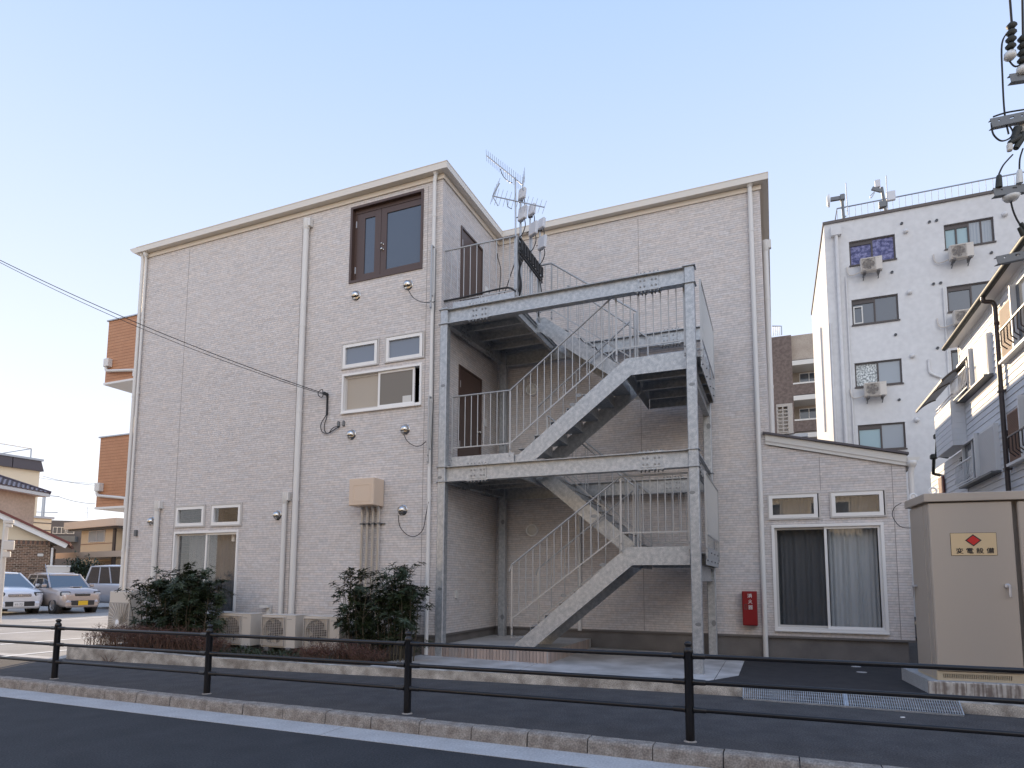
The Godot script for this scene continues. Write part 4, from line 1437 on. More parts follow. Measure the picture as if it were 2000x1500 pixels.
	railing(s, [Vector3(-4.12, 6.76, -1.25), Vector3(-3.86, 6.76, -1.25), Vector3(-2.20, 5.50, -1.25)], 1.10, 0.16, 0.125, 0.05)
	# outer railing of the back flights and the landing ends
	railing(s, [Vector3(-2.2, 2.24, -2.31), Vector3(-3.95, 3.80, -2.31)], 1.10, 0.16, 0.25, 0.05)
	railing(s, [Vector3(-2.2, 5.40, -2.31), Vector3(-3.86, 6.78, -2.31)], 1.10, 0.16, 0.25, 0.05)
	railing(s, [Vector3(-0.965, 2.24, -0.12), Vector3(-0.965, 2.24, -2.36)], 1.12, 0.16, 0.10, 0.22)
	railing(s, [Vector3(-0.965, 5.38, -0.12), Vector3(-0.965, 5.38, -2.36)], 1.10, 0.16, 0.10, 0.22)
	railing(s, [Vector3(-1.0, 2.24, -2.33), Vector3(-2.2, 2.24, -2.33)], 1.12, 0.16, 0.14, 0.12)
	railing(s, [Vector3(-1.0, 5.38, -2.33), Vector3(-2.2, 5.38, -2.33)], 0.75, 0.16, 0.14, 0.12)
	# short guards beside the building corner at each floor
	for y in [3.90, 6.80]:
		railing(s, [Vector3(-5.74, y, 0.02), Vector3(-5.74, y, 0.16)], 1.10, 0.14, 0.06, 0.14)
	# tubular newel between the flights
	st = nb()
	tube(st, [Vector3(-2.24, 5.30, -1.22), Vector3(-2.24, 6.56, -1.22)], 0.022, 8)
	tube(st, [Vector3(-2.24, 2.18, -1.22), Vector3(-2.24, 3.40, -1.22)], 0.022, 8)
	part("newel_post", st, M.galv_bar, s)
# ---------- aerials on the stair head
func build_aerials() -> void:
	var base := Vector3(-4.17, 6.75, -0.17)
	var t := thing("aerial_mast", "slim grey aerial mast with two spiky television aerials on the stair head", "aerial", base)
	var st := nb()
	tube(st, [base, Vector3(-4.19, 9.06, -0.17)], 0.017, 8)
	part("mast", st, M.zinc, t)
	# upper aerial, many short crosswise elements
	for a in [[pz(951, 305, -0.17), pz(1021, 362, -0.17), 17, 0.34, Vector3(0.35, 0.25, 0.9), 1.0], [pz(963, 384, -0.17), pz(1064, 406, -0.17), 12, 0.30, Vector3(0.5, 0.75, 0.4), -1.0]]:
		var p: Vector3 = a[0]
		var q: Vector3 = a[1]
		var off := Vector3(0, 0, 0.02)
		st = nb()
		tube(st, [p + off, q + off], 0.011, 6)
		var boom := part("boom", st, M.zinc, t)
		st = nb()
		var n: int = a[2]
		var e: Vector3 = (a[4] as Vector3).normalized()
		for i in n + 1:
			var c := p.lerp(q, float(i) / n) + off
			var l: float = a[3] * (0.75 + 0.25 * (float(i) / n if a[5] > 0.0 else 1.0 - float(i) / n))
			tube(st, [c - e * l * 0.5, c, c + e * l * 0.5], 0.0035, 5)
		part("elements", st, M.zinc, boom)
		st = nb()
		var c2: Vector3 = (q if a[5] > 0.0 else p) + off
		var up := Vector3(0.25, 1, 0).normalized() if a[5] > 0.0 else Vector3(0.55, 0.85, 0).normalized()
		var dn := Vector3(0.22, -1, 0).normalized() if a[5] > 0.0 else Vector3(0.45, -0.9, 0).normalized()
		tube(st, [c2, c2 + up * (0.16 if a[5] > 0.0 else 0.26)], 0.010, 6)
		tube(st, [c2, c2 + dn * (0.12 if a[5] > 0.0 else 0.24)], 0.010, 6)
		for k in 3: tube(st, [c2 + up * 0.06 * (k + 1) - e * 0.16, c2 + up * 0.06 * (k + 1) + e * 0.16], 0.0035, 5)
		part("reflector", st, M.zinc, boom)
	st = nb()
	tube(st, curve([pz(977, 330, -0.15), pz(984, 346, -0.15), pz(996, 356, -0.15), pz(1001, 357, -0.16)], 4), 0.008, 6)
	tube(st, curve([pz(990, 388, -0.15), pz(992, 403, -0.15), pz(1000, 408, -0.16)], 4), 0.007, 6)
	part("boom_stay", st, M.bracket, t)
	# data panels on their own poles behind it
	var heads := [[1020, 379, 0.22], [1021, 417, 0.27], [1039, 410, 0.22], [1042, 447, 0.27], [1058, 437, 0.22], [1059, 474, 0.27]]
	for k in 6:
		var h: Array = heads[k]
		var z := -0.3 - 0.45 * (k / 2)
		var p := pz(h[0], h[1], z)
		var d := thing("antenna_panel", ["topmost pale flat antenna panel beside the aerial mast", "large pale antenna panel under the lower television aerial", "small pale antenna panel right of the aerial mast", "large pale antenna panel in front of the parapet of the right wing", "small pale antenna panel standing above the parapet of the right wing", "lowest pale antenna panel over the black cable ladder"][k], "antenna", Vector3(p.x, 7.0, z), 0.0, "antenna panels on the stair head")
		st = nb()
		cbox(st, p, Vector3(h[2] * 0.75, h[2], 0.07), 0.012, Basis(Vector3.UP, -0.45) * Basis(Vector3.RIGHT, -0.12))
		part("panel", st, M.panel, d)
		st = nb()
		tube(st, [Vector3(p.x - 0.06, 6.9, z - 0.06), Vector3(p.x - 0.06, p.y + 0.1, z - 0.06)], 0.017, 8)
		part("pole", st, M.zinc, d)
		st = nb()
		cbox(st, p + Vector3(-0.05, -0.06, -0.05), Vector3(0.09, 0.12, 0.05), 0.01)
		tube(st, curve([p + Vector3(0.04, -h[2] * 0.5, 0), p + Vector3(0.05, -h[2] * 0.5 - 0.12, 0), p + Vector3(-0.03, -h[2] * 0.5 - 0.25, -0.04), p + Vector3(-0.12, -h[2] * 0.5 - 0.32, -0.02)], 4), 0.009, 6)
		part("bracket", st, M.black, d)
	# black cable ladder along the stair-head railing
	var l := thing("cable_ladder", "black steel cable ladder with bundled leads fixed along the stair-head railing", "cable ladder", Vector3(-4.10, 6.8, -0.7))
	st = nb()
	for y in [7.86, 7.64, 7.58]: bar(st, Vector3(-4.09, y, -0.14), Vector3(-4.09, y - 0.03, -1.34), 0.03, 0.035)
	part("side_rail", st, M.black, l)
	for k in 9:
		st = nb()
		var z := -0.22 - k * 0.135
		cbox(st, Vector3(-4.075, 7.74, z), Vector3(0.04, 0.2, 0.055), 0.006)
		part("lead_clamp", st, M.black, l)
	st = nb()
	for k in 4:
		var z := -0.2 - 0.03 * k
		tube(st, curve([Vector3(-4.13, 7.82, z), Vector3(-4.09 + 0.02 * k, 7.6, z + 0.03), Vector3(-4.14, 7.35, z), Vector3(-4.10, 7.0, z + 0.02), Vector3(-4.16, 6.8, z)], 5), 0.010, 6)
	tube(st, curve([Vector3(-4.09, 7.56, -1.2), Vector3(-4.07, 7.3, -1.25), Vector3(-4.10, 7.0, -1.22), Vector3(-4.12, 6.8, -1.2)], 5), 0.010, 6)
	part("lead_bundle", st, M.rubber, l)
	st = nb()
	bx(st, -4.20, -4.13, 6.72, 7.88, -0.21, -0.15)
	part("upright", st, M.galv, l)
	# a drooping lead between the wall and the mast and one laid along the lower rail
	st = nb()
	var wl := pX(972, 503, XC + 0.05)
	tube(st, curve([wl + Vector3(0, 0.1, 0), wl, wl + Vector3(0.12, -0.38, 0.1), Vector3(-4.9, 7.15, -1.1), Vector3(-4.2, 7.45, -0.2)], 6), 0.009, 6)
	solo("drooping_lead", st, M.rubber, "thin black lead drooping from the side wall to the aerial mast", "cable")
	st = nb()
	tube(st, curve([Vector3(-5.72, 6.90, -0.10), Vector3(-5.2, 6.905, -0.1), Vector3(-4.7, 6.93, -0.1), Vector3(-4.3, 6.93, -0.1), Vector3(-4.15, 6.84, -0.1)], 5), 0.016, 6)
	solo("floor_lead", st, M.rubber, "thick black lead tied along the lowest rail of the stair head", "cable")
# ---------- outdoor units, cabinet, plants
func make_ac(called: String, label: String, group: String, w := 0.78, h := 0.58, d := 0.30) -> Node3D:
	var t := thing(called, label, "air conditioner", Vector3.ZERO, 0.0, group, true)
	var cx := -w * 0.15
	var r := h * 0.41
	var deepz := d / 2 - 0.10
	var st := nb()
	bx(st, -w / 2, w / 2, 0.0, h, -d / 2, deepz)
	# hollow front with a round fan opening
	for q in [[-w / 2, w / 2, 0.0, 0.006], [-w / 2, w / 2, h - 0.006, h], [-w / 2, -w / 2 + 0.006, 0.006, h - 0.006], [w / 2 - 0.006, w / 2, 0.006, h - 0.006]]:
		bx(st, q[0], q[1], q[2], q[3], deepz, d / 2 - 0.001)
	var nn := 48
	for k in nn:
		var c := []
		var e := []
		for m in 2:
			var ang := TAU * (k + m) / nn
			var u := Vector2(cos(ang), sin(ang))
			var o := Vector2(cx, h / 2)
			var lim := 9.0
			if absf(u.x) > 1e-4: lim = minf(lim, ((w / 2 if u.x > 0 else -w / 2) - o.x) / u.x)
			if absf(u.y) > 1e-4: lim = minf(lim, ((h if u.y > 0 else 0.0) - o.y) / u.y)
			c.append(o + u * r)
			e.append(o + u * lim)
		quad(st, Vector3(c[0].x, c[0].y, d / 2), Vector3(e[0].x, e[0].y, d / 2), Vector3(e[1].x, e[1].y, d / 2), Vector3(c[1].x, c[1].y, d / 2))
		quad(st, Vector3(c[0].x, c[0].y, deepz), Vector3(c[0].x, c[0].y, d / 2), Vector3(c[1].x, c[1].y, d / 2), Vector3(c[1].x, c[1].y, deepz), 1)
	# the four corners that the rays from the fan centre miss
	for q in [[-1, 0], [1, 0], [-1, 1], [1, 1]]:
		var o := Vector3(q[0] * w / 2, q[1] * h, d / 2)
		var in_x := Vector3(-q[0] * w * 0.18, 0, -0.0006)
		var in_y := Vector3(0, (0.5 - q[1]) * 0.36 * h, -0.0006)
		tri(st, o + Vector3(0, 0, -0.0006), o + in_x, o + in_y)
	part("casing", st, M.ac, t)
	st = nb()
	cbox(st, Vector3(0, h + 0.006, 0), Vector3(w + 0.012, 0.014, d + 0.012), 0.005)
	part("top_cover", st, M.ac, t)
	st = nb()
	for k in 5:
		var a := TAU * k / 5.0
		var bs := Basis(Vector3(0, 0, 1), a) * Basis(Vector3.RIGHT, 0.5)
		obox(st, Vector3(cx, h * 0.5, deepz + 0.05) + Basis(Vector3(0, 0, 1), a) * Vector3(r * 0.5, 0, 0), Vector3(r * 0.85, 0.13, 0.003), bs)
	lathe(st, [Vector2(0.0, 0.012), Vector2(0.05, 0.01), Vector2(0.055, 0.0)], Transform3D(Basis(Vector3.RIGHT, Vector3(0, 0, 1), Vector3(0, -1, 0)), Vector3(cx, h * 0.5, deepz + 0.04)), 14)
	part("fan", st, M.greywall, t)
	st = nb()
	var x0 := cx - r - 0.03
	var x1 := cx + r + 0.03
	frame(st, x0, x1, h * 0.05, h * 0.95, d / 2 + 0.001, d / 2 + 0.03, 0.012)
	var y := h * 0.05 + 0.03
	while y < h * 0.95 - 0.02:
		bx(st, x0 + 0.01, x1 - 0.01, y - 0.003, y + 0.003, d / 2 + 0.022, d / 2 + 0.028)
		y += 0.03
	var x := x0 + 0.05
	while x < x1 - 0.03:
		bx(st, x - 0.0025, x + 0.0025, h * 0.06, h * 0.94, d / 2 + 0.020, d / 2 + 0.026)
		x += 0.052
	part("guard_grille", st, M.acwire, t)
	st = nb()
	bx(st, x1 + 0.02, x1 + 0.024, 0.02, h - 0.02, d / 2, d / 2 + 0.003)
	for k in 5: bx(st, x1 + 0.055 + k * 0.02, x1 + 0.068 + k * 0.02, h - 0.072 + 0.004 * (k % 2), h - 0.06, d / 2, d / 2 + 0.002)
	part("badge", st, M.bracket, t)
	for s in [-1, 1]:
		st = nb()
		cbox(st, Vector3(s * w * 0.33, -0.035, 0), Vector3(0.11, 0.08, d + 0.06), 0.01)
		part("foot", st, M.base, t)
	return t
func build_units() -> void:
	var a := make_ac("outdoor_unit", "beige outdoor unit beside the tall dark shrub under the kitchen window", "row of outdoor units in the bed")
	var labels := ["beige outdoor unit next to the tall shrub under the lower window", "middle beige outdoor unit of the row of three in the bed", "beige outdoor unit next to the shrub in front of the conduits"]
	a.set_meta("label", labels[0])
	a.position = Vector3(-9.56, 0.42, 0.58)
	dup(a, Vector3(-8.50, 0.42, 0.58), 0.0, labels[1])
	dup(a, Vector3(-7.52, 0.42, 0.58), 0.0, labels[2])
	# small trunking elbow over the first unit
	var st := nb()
	bx(st, -9.42, -9.34, 0.95, 1.15, 0.02, 0.08)
	bx(st, -9.55, -9.34, 1.10, 1.15, 0.08, 0.14)
	solo("pipe_trunking", st, M.pipe, "short beige pipe trunking behind the outdoor unit nearest the tall shrub", "trunking")
	# louvre-fronted unit at the far corner, its grille ribs fanning out from a pale oval boss
	var t := thing("corner_unit", "tall beige outdoor unit with ribs fanning round an oval boss at the building corner", "air conditioner", Vector3(-12.82, 0.38, 0.55))
	st = nb()
	cbox(st, Vector3(-12.82, 0.91, 0.55), Vector3(0.62, 0.98, 0.34), 0.012)
	part("casing", st, M.ac, t)
	st = nb()
	bx(st, -13.12, -12.53, 0.45, 1.16, 0.722, 0.728)
	part("grille_recess", st, M.acgrille, t)
	st = nb()
	for k in 34:
		var ang := TAU * k / 30.0
		var c := Vector3(-12.82, 0.72, 0.735)
		var dd := Vector3(cos(ang), sin(ang), 0)
		var e := Vector3(cos(ang + 0.35), sin(ang + 0.35), 0)
		var l := minf(0.28 / maxf(absf(e.x), 0.01), (0.42 if e.y > 0 else 0.25) / maxf(absf(e.y), 0.01))
		tube(st, [c + dd * 0.07, c + (dd + e) * 0.5 * (0.5 * l + 0.05), c + e * l], 0.008, 5)
	part("ribs", st, M.ac, t)
	st = nb()
	lathe(st, [Vector2(0.0, 0.02), Vector2(0.055, 0.018), Vector2(0.065, 0.0)], Transform3D(Basis(Vector3(1, 0, 0), Vector3(0, 0, 1), Vector3(0, -1.45, 0)), Vector3(-12.82, 0.72, 0.73)), 18)
	part("boss", st, M.white, t)
	st = nb()
	bx(st, -13.1, -12.55, 0.34, 0.42, 0.4, 0.7)
	part("foot", st, M.base, t)
	# unit standing on the annexe roof: only its louvred end shows
	t = thing("roof_unit", "pale outdoor unit with a slotted outlet standing on the annexe roof", "air conditioner", Vector3(0.35, 4.35, -3.4))
	st = nb()
	var p0 := pz(1516, 790, -3.1)
	var p1 := pz(1550, 846, -3.1)
	bx(st, p0.x, p1.x, p1.y, p0.y, -3.4, -3.22)
	bx(st, p0.x, p0.x + 0.03, p1.y, p0.y, -3.22, -3.1)
	bx(st, p1.x - 0.09, p1.x, p1.y, p0.y, -3.22, -3.1)
	bx(st, p0.x + 0.03, p1.x - 0.09, p1.y, p1.y + 0.04, -3.22, -3.1)
	bx(st, p0.x + 0.03, p1.x - 0.09, p0.y - 0.05, p0.y, -3.22, -3.1)
	part("casing", st, M.ac, t)
	st = nb()
	bx(st, p0.x + 0.03, p1.x - 0.09, p1.y + 0.04, p0.y - 0.05, -3.219, -3.21)
	part("fan_plate", st, M.ac, t)
	st = nb()
	for k in 8:
		var y := lerpf(p1.y + 0.04, p0.y - 0.05, k / 7.0)
		bx(st, p0.x + 0.025, p1.x - 0.085, y - 0.010, y + 0.010, -3.098, -3.085)
	var xm := (p0.x + p1.x) / 2 - 0.03
	bx(st, xm - 0.01, xm + 0.01, p1.y + 0.04, p0.y - 0.05, -3.099, -3.084)
	part("outlet_slats", st, M.ac, t)
	st = nb()
	bx(st, p0.x, p1.x + 0.25, p1.y - 0.07, p1.y - 0.005, -3.35, -3.15)
	part("mounting_rail", st, M.zinc, t)
func build_cabinet() -> void:
	# in its own axes: x along the front, z towards the street
	var t := thing("power_cabinet", "tall beige steel transformer cabinet with warning sign on a streaked concrete plinth", "cabinet", Vector3(1.70, GROUND, 0.63), 0.091, "", true)
	var y0 := 0.455 - GROUND
	var y1 := 2.69 - GROUND
	var st := nb()
	bx(st, 0.03, 2.6, -0.1, y0, -1.3, -0.03)
	var pl := part("plinth", st, M.plinthside, t)
	st = nb()
	cbox(st, Vector3(1.31, y0 / 2 - 0.05, -0.025), Vector3(2.62, y0 + 0.1, 0.05), 0.012)
	part("plinth_face", st, M.plinth, pl)
	st = nb()
	bx(st, 0.16, 2.4, y0 + 0.12, y1, -0.88, -0.20)
	bx(st, 0.16, 2.4, y0, y0 + 0.12, -0.88, -0.5)
	var body := part("body", st, M.cab, t)
	st = nb()
	bx(st, 0.135, 2.42, y0, y0 + 0.03, -0.9, -0.125)
	bx(st, 0.135, 2.42, y0 + 0.085, y0 + 0.11, -0.9, -0.125)
	bx(st, 0.135, 0.20, y0 + 0.03, y0 + 0.085, -0.9, -0.125)
	bx(st, 0.9285, 2.42, y0 + 0.03, y0 + 0.085, -0.9, -0.125)
	part("base_frame", st, M.vent, body)
	st = nb()
	for k in 38:
		var x := 0.2095 + k * 0.0192
		bx(st, x, x + 0.0095, y0 + 0.03, y0 + 0.085, -0.140, -0.125)
	var sl := part("vent_bars", st, M.vent, body)
	sl.set_meta("kind", "stuff")
	# doors with a dark reveal between
	for k in 2:
		st = nb()
		var xa := 0.135 + k * 0.962
		cbox(st, Vector3(xa + 0.455, (y0 + 0.12 + y1 - 0.014) / 2, -0.125), Vector3(0.905, y1 - y0 - 0.134, 0.05), 0.012)
		var dr := part("door", st, M.cab, t)
		if k == 0:
			st = nb()
			cbox(st, Vector3(0.93, 1.63 - GROUND, -0.085), Vector3(0.055, 0.055, 0.035), 0.012)
			cbox(st, Vector3(0.945, 1.565 - GROUND, -0.062), Vector3(0.026, 0.15, 0.022), 0.008)
			part("handle", st, M.alu, dr)
	# side panel standing proud, with a seam
	st = nb()
	cbox(st, Vector3(0.148, (y0 + y1) / 2, -0.22), Vector3(0.03, y1 - y0 - 0.05, 0.13), 0.006)
	part("corner_panel", st, M.cab, t)
	st = nb()
	cbox(st, Vector3(0.148, (y0 + y1) / 2, -0.59), Vector3(0.03, y1 - y0 - 0.05, 0.56), 0.006)
	part("side_panel", st, M.cab, t)
	st = nb()
	cbox(st, Vector3(0.12, 1.62 - GROUND, -0.76), Vector3(0.06, 0.03, 0.10), 0.006)
	cbox(st, Vector3(0.10, 1.55 - GROUND, -0.81), Vector3(0.025, 0.17, 0.02), 0.006)
	part("side_handle", st, M.alu, t)
	# roof, lifting eyes
	st = nb()
	cbox(st, Vector3(1.27, y1 + 0.056, -0.495), Vector3(2.36, 0.108, 0.85), 0.006)
	var rf := part("roof", st, M.cab, t)
	for q in [[0.24, -0.22], [0.17, -0.80]]:
		st = nb()
		var loop := []
		for i in 17: loop.append(Vector3(q[0], y1 + 0.158, q[1]) + Vector3(cos(i * TAU / 16) * 0.042, sin(i * TAU / 16) * 0.042, 0))
		tube(st, loop, 0.012, 8, false)
		part("lifting_eye", st, M.white, rf)
	# warning sign
	st = nb()
	bx(st, 0.36, 0.855, 2.005 - GROUND, 2.29 - GROUND, -0.0995, -0.0965)
	var sg := part("sign", st, M.black, t)
	st = nb()
	bx(st, 0.364, 0.851, 2.009 - GROUND, 2.286 - GROUND, -0.0965, -0.0955)
	part("sign_face", st, M.sign, sg)
	st = nb()
	var c := Vector3(0.606, 2.195 - GROUND, -0.0945)
	var bs := Basis(Vector3(1.18, 0, 0), Vector3(0, 1, 0), Vector3(0, 0, 1)) * Basis(Vector3(0, 0, 1), PI / 4)
	obox(st, c, Vector3(0.107, 0.107, 0.002), bs)
	part("diamond_border", st, M.black, sg)
	st = nb()
	obox(st, c + Vector3(0, 0, 0.0015), Vector3(0.084, 0.084, 0.002), bs)
	part("diamond", st, M.signred, sg)
	st = nb()
	for k in 4: glyph(st, [HEN, DEN, SETSU, BI][k], Transform3D(Basis(Vector3(1.15, 0, 0), Vector3.UP, Vector3(0, 0, 1)), Vector3(0.415 + k * 0.109, 2.032 - GROUND, -0.0945)), 0.066, 0.0078)
	part("lettering", st, M.black, sg).set_meta("kind", "stuff")
	st = nb()
	tube(st, curve([Vector3(0.05, 2.78 - GROUND, -0.9), Vector3(-0.03, 2.72 - GROUND, -0.95), Vector3(-0.06, 2.6 - GROUND, -0.95), Vector3(0.02, 2.45 - GROUND, -0.92), Vector3(0.15, 2.42 - GROUND, -0.88)], 5), 0.005, 6)
	part("earth_lead", st, M.rubber, t)
# ---------- plants
func leaf(st: SurfaceTool, p: Vector3, d: Vector3, n: Vector3, l: float, w: float) -> void:
	var s := d.cross(n).normalized()
	var m := s.cross(d).normalized()
	var a := p
	var b := p + d * l * 0.45 - m * l * 0.02
	var c := p + d * l - m * l * 0.16
	var e := p + d * l * 0.5 + s * w * 0.5 + m * w * 0.14
	var f := p + d * l * 0.5 - s * w * 0.5 + m * w * 0.14
	tri(st, a, e, b)
	tri(st, b, e, c)
	tri(st, a, b, f)
	tri(st, b, c, f)
func shrub(called: String, label: String, foot: Vector3, rx: float, rz: float, h: float, stems: int, rosettes: int, sd: int, leafm: Material, bare := 0.25) -> void:
	var t := thing(called, label, "shrub", foot)
	rng.seed = sd
	var st := nb()
	var lf := nb()
	var lf2 := nb()
	var tips := []
	for i in stems:
		var a := rng.randf() * TAU
		var rr := sqrt(rng.randf())
		var base := foot + Vector3(cos(a) * rx * 0.55 * rr, -0.05, sin(a) * rz * 0.5 * rr)
		var hh := h * rng.randf_range(0.72, 1.0) * (1.0 - 0.22 * pow(rr, 3.0))
		var top := foot + Vector3(cos(a) * rx * rng.randf_range(0.5, 1.0) * rr, hh, sin(a) * rz * rr * 0.9)
		var mid := base.lerp(top, 0.5) + Vector3(rng.randf_range(-0.08, 0.08), 0, rng.randf_range(-0.06, 0.06))
		var c := curve([base, mid, top], 5)
		var rad := []
		for k in c.size(): rad.append(lerpf(0.012, 0.004, float(k) / (c.size() - 1)))
		tube(st, c, rad, 5, false)
		for k in 5:
			var q := rng.randf_range(bare, 0.98)
			var o: Vector3 = c[int(q * (c.size() - 1))]
			var ba := rng.randf() * TAU
			var e := o + Vector3(cos(ba) * rx * 0.34, rng.randf_range(0.05, 0.28), sin(ba) * rz * 0.4)
			e.x = clampf(e.x, foot.x - rx, foot.x + rx)
			tube(st, [o, o.lerp(e, 0.5) + Vector3.UP * 0.02, e], [0.005, 0.004, 0.003], 4, false)
			tips.append([o.lerp(e, 0.5), (e - o).normalized()])
			tips.append([e, (e - o).normalized()])
		tips.append([top, Vector3.UP])
	part("stems", st, M.stem, t)
	for i in rosettes:
		var tp: Array = tips[rng.randi() % tips.size()]
		var o: Vector3 = tp[0] + Vector3(rng.randf_range(-0.07, 0.07), rng.randf_range(-0.06, 0.06), rng.randf_range(-0.07, 0.07))
		var up: Vector3 = ((tp[1] as Vector3) + Vector3.UP * 0.8 + Vector3(rng.randf_range(-0.5, 0.5), 0, rng.randf_range(-0.5, 0.5))).normalized()
		var u := up.cross(Vector3(0.3, 0.1, 0.9)).normalized()
		var v := up.cross(u)
		var nn := rng.randi_range(6, 9)
		var a0 := rng.randf() * TAU
		for k in nn:
			var a := a0 + TAU * k / nn + rng.randf_range(-0.25, 0.25)
			var dd := (u * cos(a) + v * sin(a) + up * rng.randf_range(-0.15, 0.55)).normalized()
			leaf(lf if rng.randf() < 0.7 else lf2, o, dd, up, rng.randf_range(0.07, 0.12), rng.randf_range(0.024, 0.036))
	part("foliage", lf, leafm, t)
	part("young_foliage", lf2, M.leaf2, t)
func low_hedge(called: String, label: String, x0: float, x1: float, zf: Callable, h: float, count: int, sd: int) -> void:
	var mid: Vector3 = zf.call((x0 + x1) / 2)
	var t := thing(called, label, "hedge", mid)
	rng.seed = sd
	var st := nb()
	var lf := nb()
	var lf2 := nb()
	for i in count:
		var x := rng.randf_range(x0, x1)
		var b: Vector3 = zf.call(x)
		b += Vector3(rng.randf_range(-0.05, 0.05), -0.03, rng.randf_range(-0.30, 0.16))
		var edge := minf(x - x0, x1 - x)
		var hh := h * rng.randf_range(0.55, 1.0) * (0.6 + 0.4 * clampf(edge / 0.3, 0.0, 1.0))
		var e := b + Vector3(rng.randf_range(-0.22, 0.22), hh, rng.randf_range(-0.14, 0.14))
		var m := b.lerp(e, 0.5) + Vector3(rng.randf_range(-0.06, 0.06), 0, rng.randf_range(-0.05, 0.05))
		tube(st, [b, m, e], [0.004, 0.003, 0.0015], 4, false)
		for k in 3:
			var o := m.lerp(e, rng.randf())
			var e2 := o + Vector3(rng.randf_range(-0.12, 0.12), rng.randf_range(0.02, 0.10), rng.randf_range(-0.1, 0.1))
			tube(st, [o, e2], [0.0025, 0.0012], 3, false)
			for q in 3:
				var d := Vector3(rng.randf_range(-1, 1), rng.randf_range(-0.2, 1), rng.randf_range(-1, 1)).normalized()
				leaf(lf if rng.randf() < 0.6 else lf2, o.lerp(e2, rng.randf()), d, Vector3.UP, rng.randf_range(0.02, 0.038), 0.013)
	part("twigs", st, M.twig, t)
	part("foliage", lf, M.leafred, t)
	part("brown_foliage", lf2, M.twig, t)
func build_plants() -> void:
	# each shrub stands in the bed between the strip and the wall
	var a := pz(262, 1238, 1.0)
	var b := pz(455, 1238, 1.0)
	var y := 0.36
	shrub("evergreen_shrub", "dense dark evergreen shrub hiding the foot of the lower window", Vector3(lerpf(a.x, b.x, 0.56), y, 0.95), 0.84, 0.44, 1.50, 32, 1600, 3, M.leaf, 0.1)
	shrub("evergreen_shrub", "loose leafy evergreen shrub by the corner unit, joined to the dense one", Vector3(lerpf(a.x, b.x, 0.18), y, 0.95), 0.72, 0.38, 1.46, 20, 560, 5, M.leaf, 0.18)
	a = pz(672, 1280, 0.9)
	b = pz(806, 1280, 0.9)
	shrub("evergreen_shrub", "leafy evergreen shrub with bare lower stems in front of the conduits", Vector3(lerpf(a.x, b.x, 0.28), 0.34, 0.85), 0.62, 0.40, 1.60, 18, 520, 8, M.leaf, 0.3)
	shrub("evergreen_shrub", "leafy evergreen shrub beside the corner pipe, right of the conduits", Vector3(lerpf(a.x, b.x, 0.74), 0.34, 0.85), 0.60, 0.42, 1.58, 20, 680, 9, M.leaf, 0.22)
	var along := func(x: float) -> Vector3: return Vector3(x, line_at(x).y - 0.01, line_at(x).x - 0.42)
	low_hedge("low_hedge", "low twiggy reddish-brown hedge along the concrete strip by the car park", -12.0, -9.05, along, 0.44, 560, 21)
	low_hedge("low_hedge", "low dark red hedge at the foot of the shrub in front of the conduits", -7.35, -5.95, along, 0.34, 300, 22)
	# ground cover and stones between the units
	rng.seed = 55
	var st := nb()
	for i in 420:
		var x := rng.randf_range(-9.9, -6.0)
		var l := line_at(x)
		var p := Vector3(x, l.y - 0.01, rng.randf_range(0.75, l.x - 0.18))
		if sin(x * 5.3) + sin(x * 2.1) < -0.3: continue
		for k in 4:
			leaf(st, p, Vector3(rng.randf_range(-1, 1), rng.randf_range(0.3, 1.4), rng.randf_range(-1, 1)).normalized(), Vector3.UP, rng.randf_range(0.05, 0.13), 0.018)
	var o := solo("ground_cover", st, M.leaf2, "low green weeds growing in the bed before the outdoor units", "weeds")
	o.set_meta("kind", "stuff")
	st = nb()
	for i in 500:
		var x := rng.randf_range(-11.9, -6.0)
		var l := line_at(x)
		var p := Vector3(x, l.y + rng.randf_range(-0.01, 0.02), rng.randf_range(0.4, l.x - 0.16))
		leaf(st, p, Vector3(rng.randf_range(-1, 1), rng.randf_range(-0.1, 0.2), rng.randf_range(-1, 1)).normalized(), Vector3.UP, rng.randf_range(0.04, 0.08), 0.02)
	o = solo("dead_leaves", st, M.twig, "brown dead leaves scattered over the soil of the bed", "leaves")
	o.set_meta("kind", "stuff")
	# dry weed stalks rooted at the foot of the strip
	st = nb()
	for q in [[205, 1290, 197, 1281], [210, 1292, 205, 1279], [213, 1293, 222, 1281], [216, 1293, 230, 1286]]:
		var z := line_at(-11.0).x + 0.015
		tube(st, [pz(q[0], q[1], z), pz(q[2], q[3], z + 0.02)], [0.006, 0.003], 5)
	solo("dry_weed", st, M.twig, "dry weed stalks at the foot of the concrete strip by the car park", "weed")
